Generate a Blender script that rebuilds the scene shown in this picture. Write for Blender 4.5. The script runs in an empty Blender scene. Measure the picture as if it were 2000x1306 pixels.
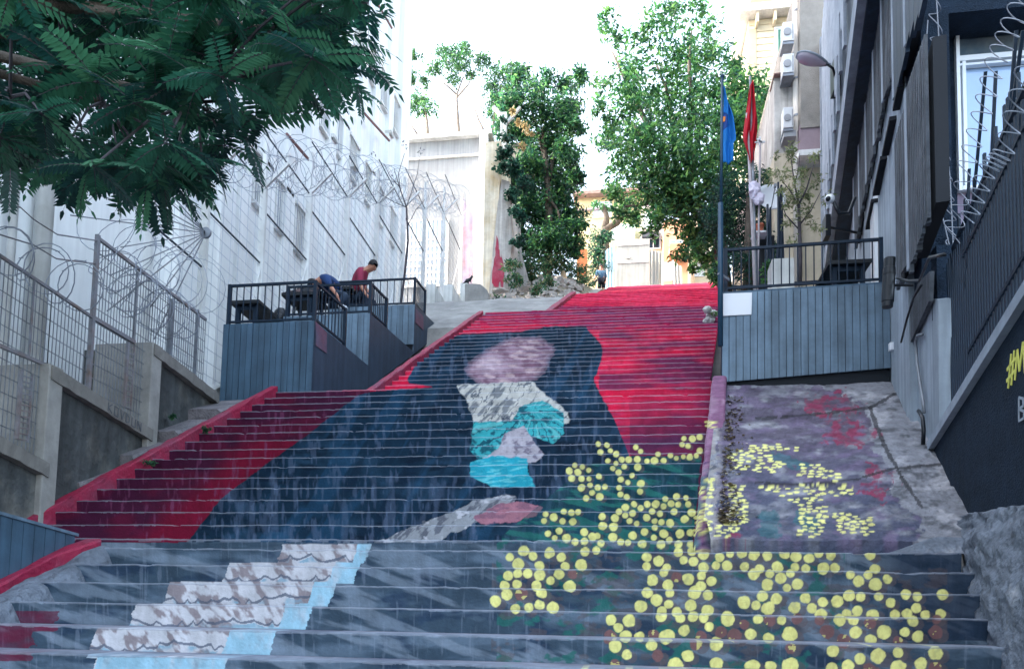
import bpy, math, random
import numpy as np
from mathutils import Vector, Matrix
from math import sin, cos, tan, pi, radians, sqrt, atan2, exp

# ------------------------------------------------------------------ scene, camera, sky, sun
S = bpy.context.scene
random.seed(7)
FPX, YAW, PIT, ROL, CX, CY = 1500.0, 0.152, radians(4.3), 0.022, 1000.0, 1115.9
cam_data = bpy.data.cameras.new("camera")
cam = bpy.data.objects.new("camera", cam_data)
S.collection.objects.link(cam)
S.camera = cam
cam_data.sensor_fit = 'HORIZONTAL'
cam_data.sensor_width = 36.0
cam_data.lens = 36.0 * FPX / 2000.0
cam_data.shift_y = (CY - 653.0) / 2000.0
cam_data.clip_start = 0.05
cam_data.clip_end = 2000
CM = Matrix.Rotation(YAW, 4, 'Z') @ Matrix.Rotation(pi / 2 + PIT, 4, 'X') @ Matrix.Rotation(ROL, 4, 'Z')
cam.matrix_world = CM
S.render.resolution_x, S.render.resolution_y = 1024, 668

SUN_EL, SUN_AZ = radians(36), radians(262)     # azimuth of the sun seen from above, clockwise from +Y
w = bpy.data.worlds.new("World")
S.world = w
w.use_nodes = True
nt = w.node_tree
bg = nt.nodes['Background']
sky = nt.nodes.new('ShaderNodeTexSky')
sky.sky_type = 'NISHITA'
sky.sun_disc = False
sky.sun_elevation = SUN_EL
sky.sun_rotation = SUN_AZ
sky.air_density = 1.0
sky.dust_density = 5.0
sky.ozone_density = 0.4
hs = nt.nodes.new('ShaderNodeHueSaturation')          # thin white haze takes most of the blue out of the sky
hs.inputs['Saturation'].default_value = 0.72
hs.inputs['Hue'].default_value = 0.488
nt.links.new(sky.outputs[0], hs.inputs['Color'])
nt.links.new(hs.outputs[0], bg.inputs[0])
bg.inputs[1].default_value = 0.15
sd = bpy.data.lights.new("sun", 'SUN')
sd.energy = 0.9
sd.angle = radians(1.0)
sd.color = (1.0, 0.94, 0.85)
sun = bpy.data.objects.new("sun", sd)
S.collection.objects.link(sun)
sdir = Vector((sin(SUN_AZ) * cos(SUN_EL), cos(SUN_AZ) * cos(SUN_EL), sin(SUN_EL)))
sun.rotation_euler = sdir.to_track_quat('Z', 'Y').to_euler()
sun.location = (0, 0, 60)
S.view_settings.view_transform = 'Standard'
S.view_settings.look = 'None'
S.view_settings.exposure = 3.2
S.view_settings.gamma = 1.0

# ------------------------------------------------------------------ measuring helpers (photo point -> place in the world)
M3 = np.array(CM.to_3x3())
def ray(px, py): return M3 @ np.array([(px - CX) / FPX, -(py - CY) / FPX, -1.0])
def aY(px, py, Y):
    d = ray(px, py); return Vector(d * (Y / d[1]))
def aZ(px, py, Z):
    d = ray(px, py); return Vector(d * (Z / d[2]))
def aX(px, py, X):
    d = ray(px, py); return Vector(d * (X / d[0]))
def aP(px, py, p, q):
    d = ray(px, py); n = np.array([-(q[1] - p[1]), q[0] - p[0], 0.0])
    return Vector(d * ((n[0] * p[0] + n[1] * p[1]) / (n @ d)))
def projn(P):
    c = P @ M3
    return CX + FPX * c[:, 0] / -c[:, 2], CY - FPX * c[:, 1] / -c[:, 2]

# ------------------------------------------------------------------ colour and materials
def s2l(v):
    v = np.asarray(v, float) / 255.0
    return np.where(v <= 0.04045, v / 12.92, ((v + 0.055) / 1.055) ** 2.4)
def C(r, g, b):
    a = s2l((r, g, b)); return (float(a[0]), float(a[1]), float(a[2]), 1.0)
MATS = {}
def mat(name, col, col2=None, rough=0.75, scale=3.0, amt=0.25, bump=0.15, streak=0.0, metal=0.0, spec=0.35,
        vc=False, transl=0.0, thr=(0.45, 0.7), bscale=None, bdist=0.02):
    if name in MATS: return MATS[name]
    m = bpy.data.materials.new(name); m.use_nodes = True
    n = m.node_tree; N = n.nodes; L = n.links
    b = N['Principled BSDF']
    b.inputs['Roughness'].default_value = rough
    b.inputs['Metallic'].default_value = metal
    b.inputs['Specular IOR Level'].default_value = spec
    tc = N.new('ShaderNodeTexCoord')
    if vc:
        at = N.new('ShaderNodeAttribute'); at.attribute_name = 'Col'; src = at.outputs['Color']
    else:
        rgb = N.new('ShaderNodeRGB'); rgb.outputs[0].default_value = col; src = rgb.outputs[0]
    if col2 is not None:
        n2 = N.new('ShaderNodeTexNoise'); n2.inputs['Scale'].default_value = scale * 0.35
        n2.inputs['Detail'].default_value = 8; n2.inputs['Roughness'].default_value = 0.65
        L.new(tc.outputs['Object'], n2.inputs['Vector'])
        r2 = N.new('ShaderNodeMapRange'); r2.inputs[1].default_value = thr[0]; r2.inputs[2].default_value = thr[1]
        L.new(n2.outputs['Fac'], r2.inputs[0])
        mx = N.new('ShaderNodeMix'); mx.data_type = 'RGBA'
        L.new(r2.outputs[0], mx.inputs['Factor']); L.new(src, mx.inputs['A']); mx.inputs['B'].default_value = col2
        src = mx.outputs['Result']
    nz = N.new('ShaderNodeTexNoise'); nz.inputs['Scale'].default_value = scale
    nz.inputs['Detail'].default_value = 9; nz.inputs['Roughness'].default_value = 0.7
    L.new(tc.outputs['Object'], nz.inputs['Vector'])
    mr = N.new('ShaderNodeMapRange'); mr.inputs[1].default_value = 0.3; mr.inputs[2].default_value = 0.7
    mr.inputs[3].default_value = 1 - amt; mr.inputs[4].default_value = 1 + amt
    L.new(nz.outputs['Fac'], mr.inputs[0])
    mul = N.new('ShaderNodeVectorMath'); mul.operation = 'SCALE'
    L.new(src, mul.inputs[0]); L.new(mr.outputs[0], mul.inputs['Scale'])
    out = mul.outputs[0]
    if streak > 0:
        mp = N.new('ShaderNodeMapping'); mp.inputs['Scale'].default_value = (9, 9, 0.5)
        L.new(tc.outputs['Object'], mp.inputs[0])
        n3 = N.new('ShaderNodeTexNoise'); n3.inputs['Scale'].default_value = 1.0; n3.inputs['Detail'].default_value = 6
        L.new(mp.outputs[0], n3.inputs['Vector'])
        m3 = N.new('ShaderNodeMapRange'); m3.inputs[1].default_value = 0.35; m3.inputs[2].default_value = 0.65
        m3.inputs[3].default_value = 1 - streak; m3.inputs[4].default_value = 1 + streak * 0.6
        L.new(n3.outputs['Fac'], m3.inputs[0])
        mu2 = N.new('ShaderNodeVectorMath'); mu2.operation = 'SCALE'
        L.new(out, mu2.inputs[0]); L.new(m3.outputs[0], mu2.inputs['Scale']); out = mu2.outputs[0]
    L.new(out, b.inputs['Base Color'])
    if bump > 0:
        nb = N.new('ShaderNodeTexNoise'); nb.inputs['Scale'].default_value = bscale or scale * 6
        nb.inputs['Detail'].default_value = 8
        L.new(tc.outputs['Object'], nb.inputs['Vector'])
        bp = N.new('ShaderNodeBump'); bp.inputs['Strength'].default_value = bump; bp.inputs['Distance'].default_value = bdist
        L.new(nb.outputs['Fac'], bp.inputs['Height']); L.new(bp.outputs[0], b.inputs['Normal'])
    if transl > 0:
        tr = N.new('ShaderNodeBsdfTranslucent'); L.new(out, tr.inputs['Color'])
        ms = N.new('ShaderNodeMixShader'); ms.inputs[0].default_value = transl
        L.new(b.outputs[0], ms.inputs[1]); L.new(tr.outputs[0], ms.inputs[2])
        L.new(ms.outputs[0], N['Material Output'].inputs['Surface'])
    MATS[name] = m
    return m

M_white = mat('white_render', C(230, 232, 232), C(208, 212, 214), 0.8, 0.6, 0.05, 0.1, streak=0.07)
M_whitetrim = mat('white_trim', C(222, 224, 224), C(188, 188, 184), 0.7, 2.0, 0.10, 0.1, streak=0.12)
M_conc = mat('raw_concrete', C(124, 122, 118), C(88, 88, 88), 0.9, 2.2, 0.2, 0.5, streak=0.14, bdist=0.03)
M_concp = mat('pale_concrete', C(150, 149, 146), C(112, 111, 110), 0.9, 2.5, 0.2, 0.5, bdist=0.03)
M_concd = mat('stained_concrete', C(74, 78, 80), C(112, 110, 104), 0.95, 1.6, 0.35, 0.8, streak=0.25, bdist=0.05, thr=(0.5, 0.62))
M_concl = mat('plaster_light', C(202, 204, 202), C(160, 160, 154), 0.85, 1.5, 0.15, 0.4, streak=0.2)
M_slab = mat('path_concrete', C(122, 118, 122), C(92, 92, 96), 0.95, 6, 0.3, 0.9, bdist=0.03)
M_paint = mat('mural_paint', None, None, 0.7, 9, 0.18, 0.35, streak=0.13, vc=True, bdist=0.012, spec=0.12)
M_ramp = mat('ramp_paint', None, None, 0.8, 7, 0.30, 0.9, vc=True, bdist=0.05, bscale=14, spec=0.15)
M_vc = mat('foliage_leaf', None, None, 0.5, 12, 0.15, 0.0, vc=True, transl=0.42, spec=0.4)
M_redcurb = mat('red_curb_paint', C(142, 26, 60), C(118, 58, 82), 0.6, 5, 0.25, 0.6, bdist=0.03)
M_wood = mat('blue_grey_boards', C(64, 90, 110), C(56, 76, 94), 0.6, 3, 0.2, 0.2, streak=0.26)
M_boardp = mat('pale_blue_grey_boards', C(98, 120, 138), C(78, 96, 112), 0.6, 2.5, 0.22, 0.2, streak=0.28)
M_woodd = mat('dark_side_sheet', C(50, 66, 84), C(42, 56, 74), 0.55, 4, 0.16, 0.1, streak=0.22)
M_gap = mat('dark_backing', C(22, 28, 36), None, 0.8, 4, 0.1, 0)
M_metal = mat('dark_painted_steel', C(22, 38, 54), None, 0.5, 8, 0.2, 0.1, spec=0.2)
M_galv = mat('galvanised_steel', C(132, 138, 146), C(105, 105, 110), 0.45, 8, 0.15, 0.1, metal=0.4)
M_rust = mat('rusty_grey_steel', C(134, 136, 144), C(130, 108, 98), 0.6, 8, 0.2, 0.2, metal=0.3)
M_wire = mat('razor_wire_steel', C(148, 154, 166), None, 0.45, 10, 0.2, 0, metal=0.2)
M_pwire = mat('pale_fence_wire', C(176, 182, 194), None, 0.5, 8, 0.15, 0)
M_black = mat('black_plastic', C(20, 26, 34), None, 0.35, 8, 0.2, 0.05)
M_blacktop = mat('black_table', C(18, 24, 30), None, 0.5, 8, 0.2, 0.05)
M_pink = mat('faded_poster', C(104, 72, 90), C(84, 80, 100), 0.7, 8, 0.2, 0.05)
M_board = mat('white_signboard', C(222, 226, 232), None, 0.4, 1, 0.03, 0)
M_bark = mat('bark', C(84, 76, 68), C(58, 54, 50), 0.9, 9, 0.35, 0.8)
M_barkp = mat('pale_bark', C(128, 118, 108), C(96, 88, 82), 0.9, 9, 0.3, 0.6)
M_twig = mat('bare_twig', C(72, 68, 74), None, 0.9, 9, 0.3, 0.3)
M_charcoal = mat('charcoal_render', C(28, 42, 58), C(22, 34, 46), 0.9, 6, 0.3, 0.9, bscale=60, bdist=0.02, spec=0.15)
M_slat = mat('charcoal_slats', C(34, 52, 72), C(28, 44, 62), 0.55, 6, 0.25, 0.2, streak=0.25)
M_wslat = mat('weathered_slats', C(84, 90, 98), C(56, 64, 74), 0.8, 5, 0.35, 0.5, streak=0.35)
M_gconc = mat('grey_facade_concrete', C(152, 164, 176), C(124, 136, 150), 0.85, 1.6, 0.15, 0.3, streak=0.18)
M_light = mat('light_grey_trim', C(148, 158, 172), C(120, 130, 142), 0.7, 4, 0.15, 0.2, streak=0.1)
M_stucco = mat('beige_stucco', C(148, 144, 138), C(132, 130, 126), 0.95, 4, 0.15, 0.9, bscale=50, bdist=0.02)
M_stucco2 = mat('pale_beige_render', C(190, 180, 160), C(160, 152, 138), 0.9, 1.5, 0.15, 0.2, streak=0.1)
M_mauve = mat('mauve_render', C(150, 134, 142), None, 0.9, 3, 0.1, 0.2)
M_oldpl = mat('old_stained_plaster', C(178, 176, 172), C(132, 128, 128), 0.9, 1.5, 0.25, 0.6, streak=0.25)
M_cream = mat('cream_boards', C(206, 196, 172), C(192, 180, 152), 0.8, 2, 0.06, 0.1)
M_orange = mat('orange_render', C(200, 142, 108), C(196, 160, 132), 0.9, 1, 0.08, 0.1)
M_yellowr = mat('yellow_render', C(190, 176, 138), C(176, 158, 124), 0.9, 1, 0.1, 0.1)
M_palew = mat('sunny_white_render', C(188, 182, 172), C(172, 164, 156), 0.9, 1, 0.08, 0.1)
M_sheet = mat('corrugated_white_sheet', C(162, 164, 158), C(140, 142, 136), 0.5, 1.5, 0.1, 0.1, streak=0.15)
M_glass = mat('window_glass', C(120, 150, 185), None, 0.06, 1, 0.05, 0, spec=0.9)
M_glassd = mat('dark_window_glass', C(40, 54, 68), None, 0.08, 1, 0.05, 0, spec=0.9)
M_frame = mat('white_window_frame', C(214, 224, 234), None, 0.4, 3, 0.05, 0)
M_roof = mat('tile_roof', C(140, 116, 108), None, 0.8, 4, 0.3, 0.4)
M_stone = mat('pale_stone', C(172, 168, 164), C(130, 124, 118), 0.95, 4, 0.3, 0.9, bdist=0.05)
M_dirt = mat('dirt_ground', C(122, 112, 98), C(92, 96, 78), 0.98, 2, 0.3, 0.9, bdist=0.06)
M_rock = mat('painted_rough_mortar', C(104, 112, 124), C(142, 144, 148), 0.9, 5, 0.35, 1.0, bscale=9, bdist=0.10, thr=(0.55, 0.66))
M_asph = mat('ground_surface', C(96, 94, 92), None, 0.95, 1, 0.2, 0.3)
M_skin = mat('skin', C(176, 122, 100), None, 0.5, 10, 0.06, 0)
M_hair = mat('dark_hair', C(22, 20, 24), None, 0.6, 30, 0.3, 0.2)
M_maroon = mat('maroon_cotton', C(138, 44, 72), None, 0.85, 12, 0.12, 0.2)
M_navy = mat('navy_cotton', C(30, 58, 104), None, 0.85, 12, 0.15, 0.2)
M_jeans = mat('dark_denim', C(40, 54, 72), None, 0.9, 12, 0.2, 0.2)
M_greyblue = mat('grey_blue_cotton', C(74, 108, 132), None, 0.9, 12, 0.15, 0.2)
M_shorts = mat('dark_shorts', C(16, 22, 36), None, 0.9, 12, 0.15, 0.2)
M_camo = mat('mottled_brown_cloth', C(112, 92, 92), C(36, 40, 46), 0.9, 9, 0.3, 0.3, thr=(0.46, 0.52))
M_blue = mat('blue_flag_cloth', C(30, 128, 206), None, 0.7, 4, 0.1, 0.1, transl=0.3)
M_navyf = mat('navy_flag_emblem', C(20, 62, 130), None, 0.7, 4, 0.1, 0.1)
M_orf = mat('orange_flag_emblem', C(220, 130, 60), None, 0.7, 4, 0.1, 0.1)
M_red = mat('red_flag_cloth', C(206, 22, 48), None, 0.7, 4, 0.1, 0.1, transl=0.3)
M_redp = mat('red_wall_paint', C(150, 34, 64), C(150, 90, 104), 0.7, 6, 0.2, 0.3)
M_greenpole = mat('green_blue_pole', C(30, 62, 84), None, 0.4, 8, 0.1, 0)
M_wpole = mat('whitewashed_pole', C(170, 162, 166), None, 0.7, 8, 0.2, 0.1)
M_bag = mat('white_plastic_bag', C(206, 198, 216), None, 0.4, 6, 0.1, 0.2)
M_terra = mat('terracotta', C(186, 104, 78), None, 0.8, 8, 0.15, 0.2)
M_umb = mat('dark_umbrella_cloth', C(28, 42, 58), None, 0.8, 5, 0.2, 0.2)
M_yel = mat('yellow_paint', C(222, 220, 110), None, 0.7, 20, 0.15, 0)
M_gpaint = mat('grey_lettering_paint', C(150, 160, 172), None, 0.7, 20, 0.15, 0)
M_spray = mat('faded_spray_paint', C(92, 96, 102), None, 0.8, 20, 0.2, 0)
M_graf = mat('dark_spray_paint', C(52, 60, 72), None, 0.8, 20, 0.2, 0)
M_ac = mat('ac_casing', C(206, 208, 210), None, 0.5, 4, 0.08, 0)
M_acg = mat('ac_grille', C(150, 152, 156), None, 0.6, 4, 0.1, 0)
M_lampg = mat('lamp_bowl', C(178, 168, 184), None, 0.2, 4, 0.05, 0, spec=0.8)
M_greenf = mat('green_shutter', C(48, 98, 84), None, 0.7, 4, 0.1, 0)
M_litter = mat('dry_leaf_litter', None, None, 0.9, 10, 0.2, 0, vc=True)

# ------------------------------------------------------------------ mesh building
class MB:
    def __init__(s): s.v = []; s.f = []; s.c = None
    def add(s, vs, fs, col=None):
        o = len(s.v); s.v.extend([tuple(x) for x in vs]); s.f.extend([tuple(i + o for i in f) for f in fs])
        if col is not None:
            if s.c is None: s.c = []
            s.c.extend([col] * len(vs))
        return s
    def box(s, c, sz, rz=0.0, R=None):
        hx, hy, hz = sz[0] / 2, sz[1] / 2, sz[2] / 2
        R = R or Matrix.Rotation(rz, 3, 'Z')
        vs = [Vector(c) + R @ Vector((x * hx, y * hy, z * hz)) for x in (-1, 1) for y in (-1, 1) for z in (-1, 1)]
        return s.add(vs, [(0, 1, 3, 2), (4, 6, 7, 5), (0, 4, 5, 1), (2, 3, 7, 6), (0, 2, 6, 4), (1, 5, 7, 3)])
    def bb(s, x0, x1, y0, y1, z0, z1):
        return s.box(((x0 + x1) / 2, (y0 + y1) / 2, (z0 + z1) / 2), (abs(x1 - x0), abs(y1 - y0), abs(z1 - z0)))
    def bar(s, p, q, wd, ht=None, up=(0, 0, 1)):
        p, q = Vector(p), Vector(q); d = (q - p)
        if d.length < 1e-6: return s
        ht = ht or wd; d.normalize(); u = Vector(up)
        if abs(d.dot(u)) > 0.98: u = Vector((0, 1, 0))
        a = d.cross(u).normalized() * wd / 2; b = a.cross(d).normalized() * ht / 2
        vs = [p - a - b, p + a - b, p + a + b, p - a + b, q - a - b, q + a - b, q + a + b, q - a + b]
        return s.add(vs, [(0, 3, 2, 1), (4, 5, 6, 7), (0, 1, 5, 4), (1, 2, 6, 5), (2, 3, 7, 6), (3, 0, 4, 7)])
    def tube(s, pts, r, n=6, caps=True):
        pts = [Vector(p) for p in pts]; m = len(pts)
        rs = r if isinstance(r, (list, tuple)) else [r] * m
        vs = []; prev = None
        for i, p in enumerate(pts):
            d = (pts[min(i + 1, m - 1)] - pts[max(i - 1, 0)])
            d = d.normalized() if d.length > 1e-9 else Vector((0, 0, 1))
            u = prev if prev is not None else (Vector((0, 0, 1)) if abs(d.z) < 0.9 else Vector((1, 0, 0)))
            a = d.cross(u)
            a = a.normalized() if a.length > 1e-6 else d.cross(Vector((1, 0.3, 0))).normalized()
            b = a.cross(d).normalized(); prev = b
            for k in range(n):
                t = 2 * pi * k / n; vs.append(p + (a * cos(t) + b * sin(t)) * rs[i])
        fs = [(i * n + k, i * n + (k + 1) % n, (i + 1) * n + (k + 1) % n, (i + 1) * n + k) for i in range(m - 1) for k in range(n)]
        if caps: fs += [tuple(range(n - 1, -1, -1)), tuple((m - 1) * n + k for k in range(n))]
        return s.add(vs, fs)
    def ext(s, pts, vec):
        """polygon pts (3-D) pushed along vec"""
        n = len(pts); v = Vector(vec); a = [Vector(p) for p in pts]
        return s.add(a + [p + v for p in a], [tuple(range(n)), tuple(range(2 * n - 1, n - 1, -1))] +
                     [(i, i + n, (i + 1) % n + n, (i + 1) % n) for i in range(n)])
    def lathe(s, c, prof, n=16, axis='Z', R=None):
        c = Vector(c); R = R or Matrix.Identity(3); vs = []
        for (r, h) in prof:
            for k in range(n):
                t = 2 * pi * k / n; vs.append(c + R @ Vector((r * cos(t), r * sin(t), h)))
        m = len(prof)
        fs = [(i * n + k, i * n + (k + 1) % n, (i + 1) * n + (k + 1) % n, (i + 1) * n + k) for i in range(m - 1) for k in range(n)]
        fs += [tuple(range(n - 1, -1, -1)), tuple((m - 1) * n + k for k in range(n))]
        return s.add(vs, fs)
    def blob(s, c, r, n=10, jit=0.0, rnd=random):
        c = Vector(c); prof = []; vs = []; fs = []; m = n // 2 + 1
        for i in range(m + 1):
            ph = pi * i / m
            for k in range(n):
                t = 2 * pi * k / n; q = 1 + jit * (rnd.random() - 0.5)
                vs.append(c + Vector((r[0] * sin(ph) * cos(t) * q, r[1] * sin(ph) * sin(t) * q, r[2] * cos(ph) * q)))
        fs = [(i * n + k, (i + 1) * n + k, (i + 1) * n + (k + 1) % n, i * n + (k + 1) % n) for i in range(m) for k in range(n)]
        return s.add(vs, fs)

LOC = {}
def _mesh(name, mb, m, off, smooth=False, bevel=0.0):
    me = bpy.data.meshes.new(name)
    o3 = Vector(off)
    if isinstance(mb.v, np.ndarray):
        nv, F4 = len(mb.v), mb.f
        nq = sum(len(q) for q in F4); tot = sum(q.size for q in F4)
        me.vertices.add(nv); me.vertices.foreach_set('co', (mb.v - np.array(tuple(o3))).astype(np.float32).ravel())
        me.loops.add(tot); me.loops.foreach_set('vertex_index', np.concatenate([q.ravel() for q in F4]).astype(np.int32))
        me.polygons.add(nq); st = 0; starts = []
        for q in F4: starts.append(st + np.arange(len(q)) * q.shape[1]); st += q.size
        me.polygons.foreach_set('loop_start', np.concatenate(starts).astype(np.int32))
        me.update(calc_edges=True)
    else:
        me.from_pydata([(v[0] - o3.x, v[1] - o3.y, v[2] - o3.z) for v in mb.v], [], mb.f)
    me.materials.append(m)
    if mb.c is not None:
        ca = me.color_attributes.new('Col', 'FLOAT_COLOR', 'POINT')
        ca.data.foreach_set('color', np.array(mb.c, dtype=np.float32).ravel())
    if smooth: me.polygons.foreach_set('use_smooth', [True] * len(me.polygons))
    me.update()
    return me
def thing(name, label, cat, loc=(0, 0, 0), group=None):
    o = bpy.data.objects.new(name, None); S.collection.objects.link(o)
    o.location = loc; o.empty_display_size = 0.2; LOC[o] = Vector(loc)
    o['label'] = label; o['category'] = cat
    if group: o['group'] = group
    return o
def part(name, mb, m, parent, label=None, smooth=False, bevel=0.0):
    off = LOC[parent]
    o = bpy.data.objects.new(name, _mesh(name, mb, m, off, smooth)); S.collection.objects.link(o)
    o.parent = parent; LOC[o] = Vector(off)
    if label: o['label'] = label
    if bevel > 0:
        b = o.modifiers.new('bevel', 'BEVEL'); b.width = bevel; b.segments = 2; b.limit_method = 'ANGLE'
    return o
def single(name, mb, m, label, cat, group=None, smooth=False, bevel=0.0, kind=None):
    A = mb.v if isinstance(mb.v, np.ndarray) else np.array([tuple(v) for v in mb.v]); lo, hi = A.min(0), A.max(0)
    off = Vector(((lo[0] + hi[0]) / 2, (lo[1] + hi[1]) / 2, lo[2]))
    o = bpy.data.objects.new(name, _mesh(name, mb, m, off, smooth)); S.collection.objects.link(o)
    o.location = off; LOC[o] = off
    if kind: o['kind'] = kind
    if label: o['label'] = label
    if cat: o['category'] = cat
    if group: o['group'] = group
    if bevel > 0:
        b = o.modifiers.new('bevel', 'BEVEL'); b.width = bevel; b.segments = 2; b.limit_method = 'ANGLE'
    return o
def struct(name, mb, m, smooth=False):
    return single(name, mb, m, None, None, kind='structure', smooth=smooth)

# ------------------------------------------------------------------ numpy noise
def vn(x, y, seed=0):
    xi = np.floor(x).astype(np.int64); yi = np.floor(y).astype(np.int64)
    fx = x - xi; fy = y - yi; fx = fx * fx * (3 - 2 * fx); fy = fy * fy * (3 - 2 * fy)
    def h(a, b):
        n = (a * 374761393 + b * 668265263 + seed * 1442695041) & 0x7fffffff
        n = ((n ^ (n >> 13)) * 1274126177) & 0x7fffffff
        return ((n ^ (n >> 16)) & 0xffff) / 65535.0
    return (h(xi, yi) * (1 - fx) + h(xi + 1, yi) * fx) * (1 - fy) + (h(xi, yi + 1) * (1 - fx) + h(xi + 1, yi + 1) * fx) * fy
def fbm(x, y, seed=0, o=4):
    s = 0; a = 0.5; t = 0
    for i in range(o):
        s = s + a * vn(x * 2 ** i, y * 2 ** i, seed + i); t += a; a *= 0.5
    return s / t
def inpoly(x, y, poly):
    r = np.zeros(x.shape, bool); n = len(poly)
    for i in range(n):
        x1, y1 = poly[i]; x2, y2 = poly[(i + 1) % n]
        if y1 == y2: continue
        c = ((y1 > y) != (y2 > y)) & (x < (x2 - x1) * (y - y1) / (y2 - y1) + x1)
        r ^= c
    return r
# ------------------------------------------------------------------ painted stairs
def mixc(col, c, wt):
    wt = np.clip(wt, 0, 1)[:, None]
    return col * (1 - wt) + np.asarray(c, float)[None, :] * wt
def soft(x, y, poly, wob=4.0, seed=3):
    jx = (fbm(x / 14, y / 9, seed) - 0.5) * 2 * wob; jy = (fbm(x / 14, y / 9, seed + 9) - 0.5) * 2 * wob
    return sum(inpoly(x + jx + a, y + jy + b, poly).astype(float) for a, b in ((-.7, -.3), (.7, .3), (-.3, .7), (.3, -.7))) / 4
def depth_of(y):
    return np.where(y > 1062, 5.94 - (y - 1069) * 1.65 / 231, 6.57 + (1050 - y) / 289 * 3.73)

rng = np.random.RandomState(5)
DOTS = []      # x, y, rx, ry, kind
def bbox(poly):
    a = np.array(poly); return a.min(0), a.max(0)
def scatter(poly, k, red=0.0, flat=1.0, dens=1.0, n=2500):
    lo, hi = bbox(poly); mine = []
    X = lo[0] + rng.rand(n) * (hi[0] - lo[0]); Y = lo[1] + rng.rand(n) * (hi[1] - lo[1])
    ok = inpoly(X, Y, poly); X = X[ok]; Y = Y[ok]; R = (k / depth_of(Y) if flat == 1.0 else k + 0 * Y) * (0.74 + 0.42 * rng.rand(len(X)))
    for x, y, rr in zip(X.tolist(), Y.tolist(), R.tolist()):
        if all((a - x) ** 2 + ((b - y) / flat) ** 2 >= (c + rr) ** 2 * 1.22 / dens for (a, b, c, d, e) in mine):
            mine.append((x, y, rr, rr * flat, 1 if rng.rand() < red else 0))
    DOTS.extend([q for q in mine if rng.rand() > 0.12])
for p in ([(1168, 866), (1225, 868), (1290, 886), (1340, 848), (1370, 850), (1368, 888), (1300, 902), (1252, 905), (1258, 940), (1262, 960), (1215, 975), (1200, 930), (1175, 900)],
          [(1104, 908), (1160, 908), (1182, 950), (1176, 978), (1120, 972)],
          [(1225, 985), (1345, 965), (1352, 1000), (1350, 1062), (1165, 1062), (1160, 1012)],
          [(1060, 998), (1130, 998), (1130, 1022), (1060, 1022)], [(1060, 1036), (1160, 1036), (1160, 1062), (1100, 1062)]):
    scatter(p, 52)
def rect(a, b, c, d): return [(a, b), (c, b), (c, d), (a, d)]
for p, rd in ((rect(990, 1073, 1172, 1106), 0), (rect(1262, 1076, 1420, 1108), 0), (rect(1420, 1078, 1712, 1110), 0),
              (rect(985, 1118, 1125, 1144), .25), (rect(1268, 1118, 1395, 1146), 0.05), (rect(1462, 1118, 1560, 1150), 0), (rect(1660, 1120, 1735, 1150), 0),
              (rect(965, 1154, 1085, 1190), .15), (rect(1242, 1156, 1395, 1196), 0), (rect(1442, 1158, 1590, 1198), 0), (rect(1602, 1160, 1842, 1200), 0),
              (rect(1192, 1203, 1392, 1246), .15), (rect(1402, 1206, 1565, 1248), .5), (rect(1600, 1208, 1832, 1254), .4),
              (rect(1196, 1256, 1402, 1300), .3), (rect(1460, 1258, 1545, 1302), .15), (rect(1622, 1262, 1828, 1306), .3),
              (rect(870, 1315, 1900, 1380), .4)):
    scatter(p, 60, rd, dens=1.08)
# dots that lie flat on the ramp and look squashed from below, and on the kerb beside it
for p in ([(1420, 885), (1475, 868), (1500, 890), (1530, 905), (1510, 925), (1440, 918)], [(1490, 868), (1558, 864), (1558, 880), (1500, 890)],
          [(1558, 905), (1600, 908), (1645, 928), (1640, 940), (1560, 928)],
          [(1475, 950), (1600, 943), (1672, 948), (1668, 966), (1600, 970), (1622, 1010), (1595, 1050), (1560, 1045), (1562, 990), (1540, 975)],
          [(1420, 945), (1452, 948), (1462, 1010), (1430, 1050), (1398, 1050), (1398, 1030), (1430, 1000)],
          [(1628, 1000), (1700, 1008), (1704, 1046), (1640, 1040)]):
    scatter(p, 6.6, 0, 0.34, dens=0.95)
for p in ([(1366, 985), (1388, 985), (1386, 1045), (1356, 1045)], [(1378, 822), (1400, 822), (1398, 836), (1376, 836)],
          [(1372, 935), (1392, 935), (1390, 975), (1370, 975)]):
    scatter(p, 6.5, 0, 0.5)

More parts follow.
